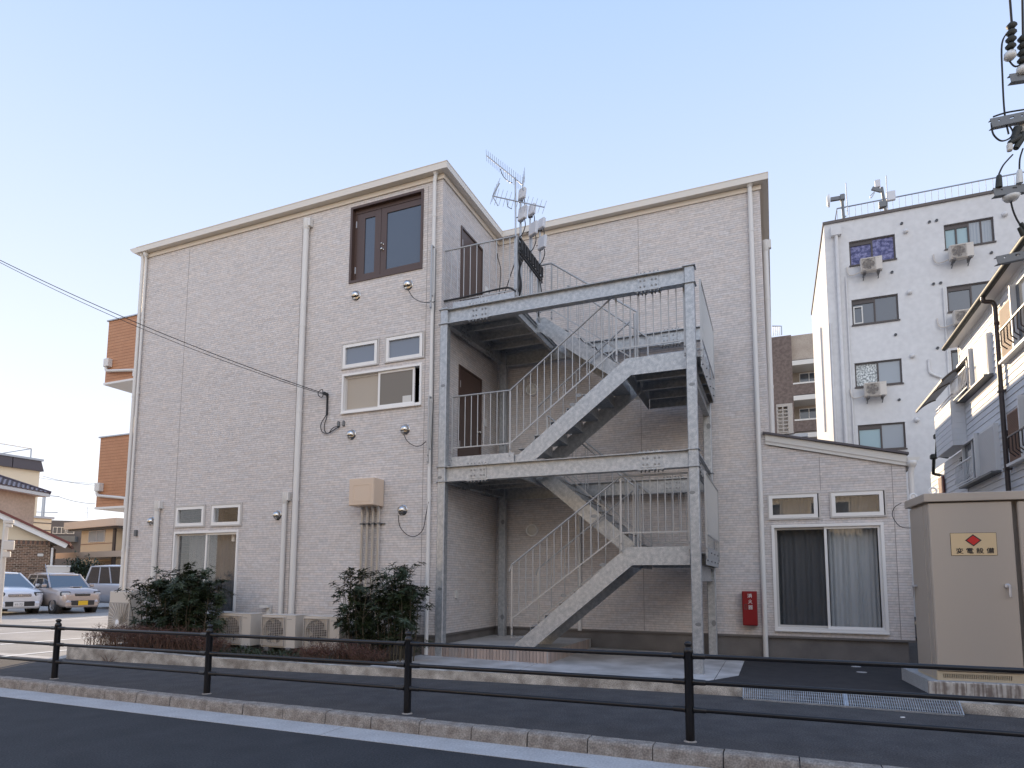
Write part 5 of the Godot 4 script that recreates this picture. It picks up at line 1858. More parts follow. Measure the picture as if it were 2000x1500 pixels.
# ---------- cars: own axes, front towards +x, y up, wheels on y = 0
func ring(x: float, pts: Array) -> Array:
	# half section (z, y) from the keel up to the centre line, mirrored
	var out := []
	for p in pts: out.append(Vector3(x, p[1], p[0]))
	for i in range(pts.size() - 1, -1, -1):
		if pts[i][0] > 1e-4: out.append(Vector3(x, pts[i][1], -pts[i][0]))
	out.reverse()
	return out
func make_car(label: String, c: Dictionary, at: Vector3, turn: float, called := "parked_car") -> Node3D:
	var t := thing(called, label, c.cat, at, turn, "", true)
	var L: float = c.length
	var W: float = c.width / 2
	var belt: float = c.belt
	var hood: float = c.hood
	var H: float = c.height
	var f := L / 2
	var st := nb()
	var rings := []
	# stations: x, bottom, top, half width
	for q in [[-f, 0.42, belt - 0.10, 0.90], [-f + 0.06, 0.30, belt - 0.02, 0.97], [-f + 0.5, 0.26, belt, 1.0], [-f + 1.4, 0.25, belt, 1.0], [c.cowl - 0.1, 0.25, belt, 1.0], [c.cowl + 0.12, 0.25, belt - 0.02, 0.99], [lerpf(c.cowl, f, 0.5), 0.26, lerpf(belt, hood, 0.55), 0.985], [f - 0.25, 0.26, hood, 0.96], [f - 0.10, 0.26, hood - 0.07, 0.90], [f - 0.02, 0.28, hood - 0.16, 0.80], [f, 0.32, hood - 0.24, 0.74]]:
		var w: float = W * q[3]
		var b: float = q[1]
		var y: float = q[2]
		rings.append(ring(q[0], [[0.0, b], [w * 0.86, b], [w * 0.97, b + 0.10], [w, lerpf(b, y, 0.45)], [w * 0.985, lerpf(b, y, 0.75)], [w * 0.93, y - 0.03], [w * 0.85, y + 0.005], [w * 0.4, y + 0.03], [0.0, y + 0.035]]))
	loft(st, rings)
	part("body", st, c.paint, t)
	# glasshouse and roof
	var g := []
	for q in [[c.rear + 0.02, 0.0], [c.roof_rear, 1.0], [c.roof_front, 1.0], [c.cowl + 0.05, 0.0]]:
		var y: float = lerpf(belt - 0.02, H - 0.05, q[1])
		var w: float = W * lerpf(0.93, 0.76, q[1])
		g.append([q[0], y, w])
	st = nb()
	var top := [Vector3(g[1][0], g[1][1], g[1][2]), Vector3(g[2][0], g[2][1], g[2][2])]
	var lo := [Vector3(g[0][0], g[0][1], g[0][2]), Vector3(g[3][0], g[3][1], g[3][2])]
	var mz := func(v: Vector3) -> Vector3: return Vector3(v.x, v.y, -v.z)
	quad(st, lo[0], lo[1], top[1], top[0])
	quad(st, mz.call(lo[1]), mz.call(lo[0]), mz.call(top[0]), mz.call(top[1]))
	quad(st, mz.call(lo[0]), lo[0], top[0], mz.call(top[0]))
	part("side_glass", st, M.carglass, t)
	st = nb()
	var wn := Vector3(0.004, 0.004, 0)
	quad(st, lo[1] + wn, mz.call(lo[1]) + wn, mz.call(top[1]) + wn, top[1] + wn)
	part("windscreen", st, M.windscreen, t)
	for s in [1.0, -1.0]:
		st = nb()
		var z := Vector3(1, 1, s)
		tube(st, [lo[1] * z, top[1] * z], 0.032, 6)
		tube(st, [lo[0] * z, top[0] * z], 0.05, 6)
		for u in c.pillars:
			var a: Vector3 = lo[0].lerp(lo[1], u)
			var b: Vector3 = top[0].lerp(top[1], u)
			bar(st, a * z, b * z, 0.02, 0.07, Vector3.RIGHT)
		tube(st, [top[0] * z, top[1] * z], 0.035, 6)
		part("pillars", st, c.paint, t)
	st = nb()
	var rr := []
	for q in [[g[1][0] - 0.06, -0.04, 0.9], [g[1][0] + 0.05, 0.0, 1.0], [(g[1][0] + g[2][0]) / 2, 0.03, 1.02], [g[2][0] - 0.05, 0.0, 1.0], [g[2][0] + 0.05, -0.04, 0.94]]:
		var w: float = W * 0.765 * q[2]
		var y: float = H - 0.05 + q[1]
		rr.append(ring(q[0], [[0.0, y - 0.03], [w * 0.96, y - 0.03], [w, y + 0.0], [w * 0.9, y + 0.035], [w * 0.5, y + 0.05], [0.0, y + 0.055]]))
	loft(st, rr)
	var roof := part("roof", st, c.paint, t)
	if c.get("rails", false):
		for s in [1.0, -1.0]:
			st = nb()
			tube(st, [Vector3(g[1][0] + 0.1, H - 0.04, W * 0.66 * s), Vector3(g[1][0] + 0.18, H + 0.035, W * 0.66 * s), Vector3(g[2][0] - 0.35, H + 0.03, W * 0.66 * s), Vector3(g[2][0] - 0.25, H - 0.04, W * 0.66 * s)], 0.014, 6)
			part("roof_rail", st, c.paint, roof)
		st = nb()
		tube(st, [Vector3(c.cowl - 0.1, belt + 0.1, W * 0.9), Vector3(c.cowl - 0.75, H + 0.35, W * 0.82)], 0.008, 5)
		part("aerial", st, M.chrome, t)
	# wheels
	for x in [f - c.front_axle, -f + 0.62]:
		for s in [1.0, -1.0]:
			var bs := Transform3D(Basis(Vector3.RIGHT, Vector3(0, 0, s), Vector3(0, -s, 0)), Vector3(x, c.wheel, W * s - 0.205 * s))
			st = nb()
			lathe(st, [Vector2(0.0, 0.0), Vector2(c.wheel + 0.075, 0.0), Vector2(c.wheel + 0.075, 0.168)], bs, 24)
			part("wheel_arch", st, M.black_plastic_shade, t)
			st = nb()
			lathe(st, [Vector2(c.wheel * 0.64, 0.0), Vector2(c.wheel * 0.96, 0.0), Vector2(c.wheel, 0.03), Vector2(c.wheel, 0.15), Vector2(c.wheel * 0.95, 0.185), Vector2(c.wheel * 0.64, 0.19)], bs, 24)
			var wh := part("wheel", st, M.rubber, t)
			st = nb()
			lathe(st, [Vector2(0.0, 0.16), Vector2(0.05, 0.165), Vector2(0.06, 0.14), Vector2(c.wheel * 0.55, 0.13), Vector2(c.wheel * 0.6, 0.185), Vector2(c.wheel * 0.66, 0.19)], bs, 20)
			for k in 5:
				var a := TAU * k / 5.0
				obox(st, bs * Vector3(cos(a) * c.wheel * 0.33, 0.155, sin(a) * c.wheel * 0.33), Vector3(c.wheel * 0.5, 0.03, 0.055), bs.basis * Basis(Vector3.UP, -a))
			part("rim", st, M.rim, wh)
	# front: grille, lamps, bumper, plate
	var yg := hood - 0.20
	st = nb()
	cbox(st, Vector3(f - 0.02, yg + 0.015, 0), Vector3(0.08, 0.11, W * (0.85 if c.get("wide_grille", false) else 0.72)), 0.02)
	var gr := part("grille", st, M.black_plastic_shade, t)
	st = nb()
	var bars: int = c.get("grille_bars", 1)
	for k in bars:
		var y := yg + 0.015 + (k - (bars - 1) / 2.0) * 0.035 + (0.03 if bars == 1 else 0.0)
		cbox(st, Vector3(f + 0.022, y, 0), Vector3(0.012, 0.016, W * (0.84 if c.get("wide_grille", false) else 0.70)), 0.004)
	part("grille_bar", st, M.chrome, gr)
	if c.get("letter_badge", false):
		st = nb()
		for s in [-1.0, 1.0]: bx(st, f + 0.028, f + 0.034, yg - 0.02, yg + 0.06, s * 0.03 - 0.008, s * 0.03 + 0.008)
		bx(st, f + 0.028, f + 0.034, yg + 0.013, yg + 0.027, -0.022, 0.022)
		part("badge", st, M.chrome, gr)
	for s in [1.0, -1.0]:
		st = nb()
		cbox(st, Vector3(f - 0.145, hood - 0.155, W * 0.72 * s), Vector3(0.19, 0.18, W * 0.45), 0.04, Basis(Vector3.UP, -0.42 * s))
		part("lamp_housing", st, M.black_plastic_shade, t)
		st = nb()
		cbox(st, Vector3(f - 0.13, hood - 0.155, W * 0.72 * s), Vector3(0.19, 0.15, W * 0.40), 0.04, Basis(Vector3.UP, -0.42 * s))
		var hl := part("headlight", st, M.lens, t)
		st = nb()
		lathe(st, [Vector2(0.0, 0.012), Vector2(0.04, 0.01), Vector2(0.045, 0.0)], Transform3D(Basis(Vector3(0, -1, 0), Vector3(1, 0, 0), Vector3(0, 0, 1)), Vector3(f - 0.035, hood - 0.155, W * 0.66 * s)), 12)
		part("bulb_bowl", st, M.chrome, hl)
		if c.get("fogs", false):
			st = nb()
			lathe(st, [Vector2(0.0, 0.02), Vector2(0.05, 0.015), Vector2(0.06, 0.0)], Transform3D(Basis(Vector3(0, -1, 0), Vector3(1, 0, 0), Vector3(0, 0, 1)), Vector3(f - 0.01, 0.46, W * 0.66 * s)), 14)
			part("fog_lamp", st, M.lens, t)
		st = nb()
		cbox(st, Vector3(c.cowl - 0.12, belt + 0.07, (W + 0.09) * s), Vector3(0.09, 0.13, 0.17), 0.03)
		part("mirror", st, c.paint, t)
	if c.get("scoop", false):
		st = nb()
		cbox(st, Vector3(lerpf(c.cowl, f, 0.42), lerpf(belt, hood, 0.5) + 0.05, 0), Vector3(0.22, 0.05, 0.32), 0.015)
		var sc := part("hood_scoop", st, c.paint, t)
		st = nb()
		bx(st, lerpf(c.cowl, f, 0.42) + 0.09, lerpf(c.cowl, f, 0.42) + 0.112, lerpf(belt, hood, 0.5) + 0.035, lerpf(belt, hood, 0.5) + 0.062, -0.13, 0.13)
		part("scoop_mouth", st, M.black_plastic_shade, sc)  # solid black block painted in place of the shaded opening
	st = nb()
	cbox(st, Vector3(f - 0.02, 0.36, 0), Vector3(0.16, 0.26, W * 1.56), 0.06)
	var bp := part("bumper", st, c.paint, t)
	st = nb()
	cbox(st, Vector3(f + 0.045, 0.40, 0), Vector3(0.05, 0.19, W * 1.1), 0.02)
	part("intake", st, M.black_plastic_shade, bp)  # shade inside the opening is painted as a black block
	st = nb()
	cbox(st, Vector3(f + 0.072, 0.40, c.plate_z), Vector3(0.012, 0.165, 0.33), 0.003)
	var pl := part("number_plate", st, c.plate, t)
	if c.has("number"):
		var tm := TextMesh.new()
		var sf := SystemFont.new()
		sf.font_names = PackedStringArray(["Droid Sans"])
		tm.font = sf
		tm.text = c.number
		tm.font_size = 24
		tm.pixel_size = 0.0042
		tm.depth = 0.003
		var o := put("number", tm, c.get("ink", M.bracket), pl, Vector3(f + 0.080, 0.385, c.plate_z))
		o.rotation.y = PI / 2
	return t
func build_cars() -> void:
	var fwd := Vector3(0.985, 0, 0.17).normalized()
	var turn := atan2(-fwd.z, fwd.x)
	var side := Vector3(-fwd.z, 0, fwd.x)
	var front := on_lot(142, 1197) + fwd * 0.70
	var kei := {"cat": "car", "length": 3.4, "width": 1.475, "height": 1.52, "belt": 0.98, "hood": 0.90, "cowl": 0.62, "rear": -1.62, "roof_rear": -1.42, "roof_front": 0.05, "wheel": 0.31, "front_axle": 0.70, "pillars": [0.42], "paint": M.carsilver, "plate": M.plate_y, "plate_z": 0.0, "rails": true, "fogs": true, "scoop": true}
	make_car("pale pink-silver small off-roader with a yellow number plate in the car park", kei, front - fwd * 1.7, turn)
	var wht := {"cat": "car", "length": 4.2, "width": 1.70, "height": 1.58, "belt": 1.0, "hood": 0.90, "cowl": 1.15, "rear": -2.05, "roof_rear": -1.8, "roof_front": 0.15, "wheel": 0.31, "front_axle": 0.80, "pillars": [0.35, 0.65], "paint": M.carwhite, "plate": M.white, "plate_z": 0.05, "wide_grille": true, "grille_bars": 3, "letter_badge": true, "number": "41-73"}
	make_car("white compact car with a three-bar chrome grille in the car park", wht, on_lot(34, 1201) - fwd * 2.0, turn)
	var van := {"cat": "van", "length": 4.7, "width": 1.70, "height": 1.86, "belt": 1.10, "hood": 1.02, "cowl": 1.55, "rear": -2.3, "roof_rear": -2.15, "roof_front": 0.55, "wheel": 0.32, "front_axle": 0.85, "pillars": [0.3, 0.58], "paint": M.carvan, "plate": M.white, "plate_z": 0.0}
	make_car("silver-blue van with dark side glass parked behind the building corner", van, front - side * 2.7 - fwd * 1.9 + Vector3(0, 0.035, 0), turn, "parked_van")
# ---------- the houses beyond the car park
# where a pixel's ray meets the plane z = dz of a local frame, in that frame
func lp(T: Transform3D, x: float, y: float, dz := 0.0) -> Vector3:
	var inv := T.affine_inverse()
	var o := inv * EYE
	var d := inv.basis * ray(x, y)
	return o + d * ((dz - o.z) / d.z)
func seat(x: float, y: float, t: float, turn: float) -> Transform3D:
	var p := deep(x, y, t)
	return Transform3D(Basis(Vector3.UP, turn), Vector3(p.x, 0.0, p.z))
func far_window(parent: Node3D, x0: float, x1: float, y0: float, y1: float, z: float, m: Material, fm: Material, leaves := 2) -> void:
	var st := nb()
	frame(st, x0, x1, y0, y1, z - 0.02, z + 0.05, 0.05)
	for k in range(1, leaves):
		var x := lerpf(x0, x1, float(k) / leaves)
		bx(st, x - 0.025, x + 0.025, y0 + 0.05, y1 - 0.05, z - 0.02, z + 0.045)
	var w := part("window", st, fm, parent)
	st = nb()
	bx(st, x0 + 0.03, x1 - 0.03, y0 + 0.03, y1 - 0.03, z - 0.01, z + 0.012)
	part("pane", st, m, w)
func set_at(called: String, label: String, cat: String, T: Transform3D) -> Node3D:
	var o := thing(called, label, cat, T.origin, 0.0, "", true)
	o.basis = T.basis
	return o
func build_left() -> void:
	# low house faced in thin bricks; its gable end faces the street corner
	var T := seat(60, 1110, 34.0, deg_to_rad(56.0))
	var h := set_at("brick_house", "low house faced in thin brown bricks under a red-edged gable roof", "house", T)
	var r := lp(T, 95, 1100)
	var yb := lp(T, 60, 1058).y
	var st := nb()
	bx(st, r.x - 7.0, r.x, 0.1, yb - 0.13, -7.0, 0.0)
	part("brick_wall", st, M.brick, h)
	for k in 32:
		st = nb()
		var x := r.x - 0.05 - k * 0.1
		cbox(st, Vector3(x, yb - 0.03, -0.04), Vector3(0.088, 0.2, 0.1), 0.006)
		part("soldier_brick", st, [M.shutter, M.brownwall][k % 2], h)
	st = nb()
	bx(st, r.x - 7.0, r.x + 0.05, yb + 0.07, yb + 0.30, -7.0, 0.03)
	part("frieze", st, M.paleyellow, h)
	var e := lp(T, 131, 1066, 0.5)
	var a := lp(T, 0, 1006, 0.5)
	var sl := (a.y - e.y) / (e.x - a.x)
	var half := 5.6
	var pk := Vector2(e.x - half, e.y + sl * half)
	st = nb()
	prism(st, PackedVector2Array([Vector2(r.x, yb + 0.30), Vector2(pk.x, pk.y - 0.4), Vector2(pk.x - half + 1.4, yb + 0.30)]), Transform3D(Basis.IDENTITY, Vector3(0, 0, -7.0)), 7.0)
	part("gable_wall", st, M.paleyellow, h)
	for s in [1.0, -1.0]:
		var foot := Vector2(pk.x + half * s, e.y)
		st = nb()
		bar(st, Vector3(foot.x, foot.y, 0.46), Vector3(pk.x, pk.y, 0.46), 0.08, 0.30)
		part("barge_board", st, M.white, h)
		st = nb()
		bar(st, Vector3(foot.x + 0.12 * s, foot.y + 0.13, -3.3), Vector3(pk.x, pk.y + 0.20, -3.3), 7.8, 0.12)
		part("roof_slope", st, M.redroof, h)
	st = nb()
	tube(st, [Vector3(r.x + 0.12, 0.1, 0.08), Vector3(r.x + 0.12, e.y - 0.12, 0.08)], 0.055, 8)
	part("downpipe", st, M.white, h)
	st = nb()
	cbox(st, lp(T, 79, 1084, 0.03), Vector3(0.26, 0.16, 0.06), 0.02)
	part("wall_plate", st, M.offwhite, h)
	# two-storey rendered house with a tiled hip roof; its long side runs away to the right
	T = seat(66, 1000, 40.0, deg_to_rad(112.0))
	h = set_at("tiled_house", "peach rendered two-storey house with a mauve tiled hip roof", "house", T)
	var ev := lp(T, 98, 965, 0.6)
	var wl := lp(T, 67, 1000)
	st = nb()
	bx(st, wl.x - 14.0, wl.x, 0.1, ev.y - 0.02, -7.0, 0.0)
	part("wall", st, M.peach, h)
	st = nb()
	bx(st, ev.x - 16.0, ev.x, ev.y - 0.20, ev.y, -7.6, 0.6)
	part("eave", st, M.offwhite, h)
	st = nb()
	var up := Vector3(0, 0.40, -1.0).normalized()
	var depth := 4.1
	var tp := Vector3(ev.x - depth, ev.y + 0.40 * depth, 0.6 - depth)
	var rl := Vector3(ev.x - 16.0 + depth, tp.y, tp.z)
	var fl := Vector3(ev.x - 16.0, ev.y + 0.002, 0.6)
	var fr := Vector3(ev.x, ev.y + 0.002, 0.6)
	var br := Vector3(ev.x, ev.y + 0.002, -7.6)
	var bl := Vector3(ev.x - 16.0, ev.y + 0.002, -7.6)
	quad(st, fl, fr, tp, rl)
	tri(st, fr, br, tp)
	quad(st, br, bl, rl, tp)
	tri(st, bl, fl, rl)
	var rf := part("roof", st, M.tile_dark, h)
	var tile := nb()
	var arc := []
	for k in 5: arc.append(Vector2(-0.16 + k * 0.08, 0.06 * sin(PI * k / 4.0)))
	for k in 4:
		quad(tile, Vector3(arc[k].x, arc[k].y + 0.05, 0.0), Vector3(arc[k + 1].x, arc[k + 1].y + 0.05, 0.0), Vector3(arc[k + 1].x, arc[k + 1].y, -0.34), Vector3(arc[k].x, arc[k].y, -0.34))
	quad(tile, Vector3(-0.16, 0.0, 0.0), Vector3(0.16, 0.0, 0.0), Vector3(0.16, 0.05, 0.0), Vector3(-0.16, 0.05, 0.0))
	var tmesh := done(tile)
	var nrm := Vector3.RIGHT.cross(up).normalized()
	if nrm.y < 0: nrm = -nrm
	var len := depth / cos(atan(0.40))
	var count := 0
	var rows := int(len / 0.34)
	for i in rows:
		var x := fr.x - (i + 0.5) * 0.34 * cos(atan(0.40)) - 0.15
		var n := 0
		while n < 24 and count < 300:
			var o := put("roof_tile", tmesh, M.tile_roof, rf)
			o.transform = Transform3D(Basis(Vector3.RIGHT, nrm, -up), Vector3(x, fr.y, 0.6) + up * (i * 0.34) + nrm * 0.02)
			count += 1
			n += 1
			x -= 0.36
	st = nb()
	tube(st, [fr + Vector3(0.05, 0.06, 0), tp + Vector3(0, 0.12, 0), rl + Vector3(0, 0.12, 0)], 0.13, 8)
	part("ridge", st, M.tile_dark, rf)
	# tall pale building with a dark panelled parapet and a roof railing
	T = seat(78, 960, 52.0, deg_to_rad(86.0))
	h = set_at("mansard_building", "tall pale building with dark panelled parapet and thin roof railing", "building", T)
	var w0 := lp(T, 78, 919)
	st = nb()
	bx(st, w0.x - 14.0, w0.x, 0.1, w0.y, -6.0, 0.0)
	part("wall", st, M.paleyellow, h)
	var pr := lp(T, 86, 921, 0.3)
	var ty := lp(T, 82, 901, 0.3).y
	for k in 6:
		st = nb()
		var xr := pr.x - k * 2.3
		prism(st, PackedVector2Array([Vector2(xr - 2.24, pr.y), Vector2(xr, pr.y), Vector2(xr - (0.25 if k == 0 else 0.0), ty), Vector2(xr - 2.24, ty)]), Transform3D(Basis.IDENTITY, Vector3(0, 0, -6.0)), 6.3)
		part("parapet_panel", st, M.slate, h)
	st = nb()
	bx(st, pr.x - 14.0, pr.x - 0.12, ty, ty + 0.16, -6.0, 0.4)
	part("parapet_cap", st, M.zinc, h)
	st = nb()
	var rt := lp(T, 60, 876, 0.1).y
	var rx := lp(T, 61, 880, 0.1).x
	for k in 4: tube(st, [Vector3(rx - k * 3.2, ty, 0.1), Vector3(rx - k * 3.2, rt, 0.1)], 0.05, 5)
	tube(st, [Vector3(rx - 12.0, rt, 0.1), Vector3(rx, rt, 0.1), Vector3(rx, rt, -5.0)], 0.04, 5)
	part("roof_railing", st, M.zinc, h)
	# narrow cream house
	T = seat(85, 1060, 48.0, deg_to_rad(75.0))
	h = set_at("cream_house", "narrow cream boarded house with flat grey roof edge behind the gable", "house", T)
	var p := lp(T, 101, 1014)
	st = nb()
	bx(st, p.x - 6.0, p.x, 0.1, p.y, -4.0, 0.0)
	part("wall", st, M.paleyellow, h)
	for yy in [1022.0, 1036.0, 1049.0]:
		st = nb()
		var y := lp(T, 90, yy).y
		bx(st, p.x - 6.0, p.x + 0.02, y - 0.035, y + 0.035, 0.0, 0.03)
		part("board_line", st, M.greywall, h)
	st = nb()
	bx(st, p.x - 6.1, p.x + 0.14, p.y, p.y + 0.16, -4.1, 0.14)
	part("roof", st, M.zinc, h)
	# dark flats
	T = seat(125, 1060, 62.0, deg_to_rad(40.0))
	h = set_at("dark_flats", "dark balconied flats seen between the cream house and the flat-roofed house", "building", T)
	var q0 := lp(T, 99, 1016)
	var q1 := lp(T, 170, 1060)
	st = nb()
	bx(st, q0.x, q1.x, 0.1, q0.y, -6.0, 0.0)
	part("wall", st, M.greywall, h)
	q0 = lp(T, 104, 1029)
	q1 = lp(T, 128, 1043)
	far_window(h, q0.x, q1.x, q1.y, q0.y, 0.0, M.winblue, M.alu, 3)
	q0 = lp(T, 131, 1030)
	q1 = lp(T, 145, 1043)
	far_window(h, q0.x, q1.x, q1.y, q0.y, 0.0, M.winblue, M.alu, 1)
	st = nb()
	q0 = lp(T, 96, 1046, 0.9)
	q1 = lp(T, 146, 1058, 0.9)
	bx(st, q0.x, q1.x, q1.y, q0.y, 0.0, 0.9)
	part("balcony", st, M.bracket, h)
	# flat-roofed house with a carport canopy
	T = seat(228, 1060, 44.0, deg_to_rad(-10.0))
	h = set_at("flat_roof_house", "yellow-beige flat-roofed house with wide eaves and a carport canopy", "house", T)
	var l := lp(T, 160, 1030)
	var rr := lp(T, 229, 1030)
	var wt := lp(T, 190, 1022).y
	st = nb()
	bx(st, l.x, rr.x, 0.1, wt, -7.0, 0.0)
	part("wall", st, M.yellowwall, h)
	st = nb()
	bx(st, rr.x + 0.01, rr.x + 7.0, 0.1, wt, -7.0, -0.8)
	part("rear_wall", st, M.offwhite, h)
	st = nb()
	var ra := lp(T, 125, 1023, 0.7)
	var rb := lp(T, 227, 1011, 0.7)
	bx(st, ra.x, rb.x, rb.y - 0.52, rb.y, -7.5, 0.7)
	var roof := part("roof", st, M.beige, h)
	st = nb()
	bx(st, rb.x + 0.01, rb.x + 7.0, rb.y - 0.50, rb.y - 0.01, -7.5, -0.1)
	part("roof_return", st, M.zinc, roof)
	st = nb()
	bx(st, ra.x + 0.3, rb.x - 0.02, rb.y - 0.64, rb.y - 0.52, -7.0, 0.5)
	part("eave_board", st, M.bronze, roof)
	q0 = lp(T, 175, 1037)
	q1 = lp(T, 205, 1058)
	far_window(h, q0.x, q1.x, q1.y, q0.y, 0.0, M.wincurtain, M.alu)
	st = nb()
	var mx := lp(T, 225, 1050).x
	bx(st, mx - 0.15, mx + 0.15, 0.1, rb.y - 0.64, 0.0, 0.1)
	part("corner_post", st, M.bronze, h)
	for yy in [1030.0, 1062.0]:
		st = nb()
		var y := lp(T, 190, yy).y
		bx(st, l.x, mx - 0.15, y - 0.03, y + 0.03, 0.0, 0.015)
		part("cladding_joint", st, M.shutter, h)
	st = nb()
	var ca := lp(T, 97, 1078, 3.0)
	var cb := lp(T, 240, 1075, 3.0)
	var cy := lp(T, 200, 1088, 3.0).y
	bx(st, ca.x, cb.x + 4.0, cy, cb.y, 0.02, 3.0)
	var can := part("carport_canopy", st, M.beige, h)
	for xx in [150.0, 221.0]:
		st = nb()
		var x := lp(T, xx, 1100, 2.8).x
		bx(st, x - 0.09, x + 0.09, 0.1, cy, 2.7, 2.88)
		part("carport_post", st, M.bronze, can)
	st = nb()
	q0 = lp(T, 188, 1097, 0.02)
	q1 = lp(T, 218, 1122, 0.02)
	bx(st, q0.x, q1.x, 0.2, q0.y, 0.0, 0.05)
	part("garage_shutter", st, M.tanwall, h)
	# white wall and a dark clipped tree before it
	T = seat(118, 1120, 33.0, deg_to_rad(50.0))
	q0 = lp(T, 92, 1104)
	q1 = lp(T, 137, 1104)
	h = set_at("garden_wall", "short white garden wall with a coping beside the brick-faced house", "wall", T)
	st = nb()
	bx(st, q0.x, q1.x, 0.1, q0.y - 0.07, -0.15, 0.0)
	part("wall", st, M.offwhite, h)
	st = nb()
	bx(st, q0.x - 0.03, q1.x + 0.03, q0.y - 0.07, q0.y, -0.18, 0.03)
	part("coping", st, M.white, h)
	rng.seed = 91
	var tc := deep(162, 1116, 34.0)
	h = thing("garden_tree", "dark clipped garden tree under the carport canopy beside the white wall", "tree", Vector3(tc.x, WALK, tc.z))
	st = nb()
	tube(st, [Vector3(tc.x, 0.1, tc.z), Vector3(tc.x + 0.1, 1.6, tc.z)], [0.09, 0.05], 6)
	part("trunk", st, M.stem, h)
	st = nb()
	for i in 1500:
		var d := Vector3(rng.randfn(), rng.randfn() * 0.5, rng.randfn() * 0.6).limit_length(1.9)
		leaf(st, Vector3(tc.x, tc.y + 0.1, tc.z) + d * Vector3(0.55, 0.55, 0.5), Vector3(rng.randfn(), rng.randfn(), rng.randfn()).normalized(), Vector3.UP, 0.2, 0.08)
	part("crown", st, M.leaf, h)
	# street pole at the picture's edge, with boxes strapped to it
	var pp := deep(7, 1080, 20.0)
	h = thing("street_pole", "pale steel street pole with grey boxes strapped to it by the brick house", "pole", Vector3(pp.x, WALK, pp.z))
	st = nb()
	tube(st, [Vector3(pp.x, 0.1, pp.z), Vector3(pp.x, deep(7, 1015, 20.0).y, pp.z)], [0.085, 0.07], 10)
	part("pole", st, M.offwhite, h)
	for q in [[17, 1019, 0.26, 0.12], [18, 1027, 0.16, 0.1], [17, 1065, 0.28, 0.30], [13, 1083, 0.2, 0.18]]:
		st = nb()
		var o := deep(q[0], q[1], 19.9)
		cbox(st, o, Vector3(q[2], q[3], 0.18), 0.02, Basis(Vector3.UP, 0.9))
		part("box", st, M.offwhite, h)
	# distant pole and aerials over the roofs
	var z := -40.0
	var dp := pz(84, 1000, z)
	h = thing("distant_pole", "grey utility pole with crossarms far behind the roofs", "pole", Vector3(dp.x, WALK, z))
	st = nb()
	tube(st, [Vector3(dp.x, 0.1, z), Vector3(dp.x, pz(84, 962, z).y, z)], [0.24, 0.18], 8)
	part("pole", st, M.zinc, h)
	for q in [[68, 965, 115, 970], [70, 1000, 112, 1001]]:
		st = nb()
		bar(st, pz(q[0], q[1], z), pz(q[2], q[3], z), 0.1, 0.12)
		part("crossarm", st, M.zinc, h)
	for q in [[112, 969, 186, 984, 0.03], [84, 930, 192, 948, 0.025], [60, 930, 192, 944, 0.02]]:
		st = nb()
		tube(st, sag(pz(q[0], q[1], z), pz(q[2], q[3], z), 0.2, 8), q[4], 4)
		part("wire", st, M.bracket, h)
	st = nb()
	var ta := pz(171, 1012, -34.0)
	tube(st, [ta, pz(171, 990, -34.0)], 0.02, 5)
	for y in [992.0, 1001.0]: tube(st, [pz(165, y, -34.0), pz(178, y + 1.0, -34.0)], 0.015, 4)
	solo("roof_aerial", st, M.zinc, "thin television aerial on the flat-roofed house beyond the car park", "aerial")
	st = nb()
	var cn := on_lot(30, 1192)
	lathe(st, [Vector2(0.20, 0.0), Vector2(0.04, 0.7), Vector2(0.0, 0.72)], Transform3D(Basis.IDENTITY, cn + Vector3(-3.0, 0.0, -1.0)), 12)
	solo("safety_cone", st, M.orange, "orange safety cone standing behind the parked cars", "cone")
# ---------- the buildings on the right
func hung_ac(parent_label: String, p: Vector3, proto) -> Node3D:
	var t: Node3D
	if proto == null: t = make_ac("hung_unit", parent_label, "outdoor units hung on the white block", 0.80, 0.56, 0.28)
	else: t = dup(proto, Vector3.ZERO, 0.0, parent_label)
	t.position = p
	if proto == null:
		var st := nb()
		for s in [-1, 1]:
			st = nb()
			bar(st, Vector3(s * 0.28, -0.05, -0.35), Vector3(s * 0.28, -0.05, 0.16), 0.04, 0.04)
			bar(st, Vector3(s * 0.28, -0.20, -0.33), Vector3(s * 0.28, -0.06, 0.08), 0.03, 0.03)
			part("wall_bracket", st, M.bracket, t)
		st = nb()
		tube(st, curve([Vector3(-0.40, 0.1, -0.1), Vector3(-0.62, 0.06, -0.2), Vector3(-0.8, 0.10, -0.25), Vector3(-0.88, 0.3, -0.28), Vector3(-0.88, 0.5, -0.3)], 5), 0.025, 8)
		part("lagged_pipe", st, M.ac, t)
	return t
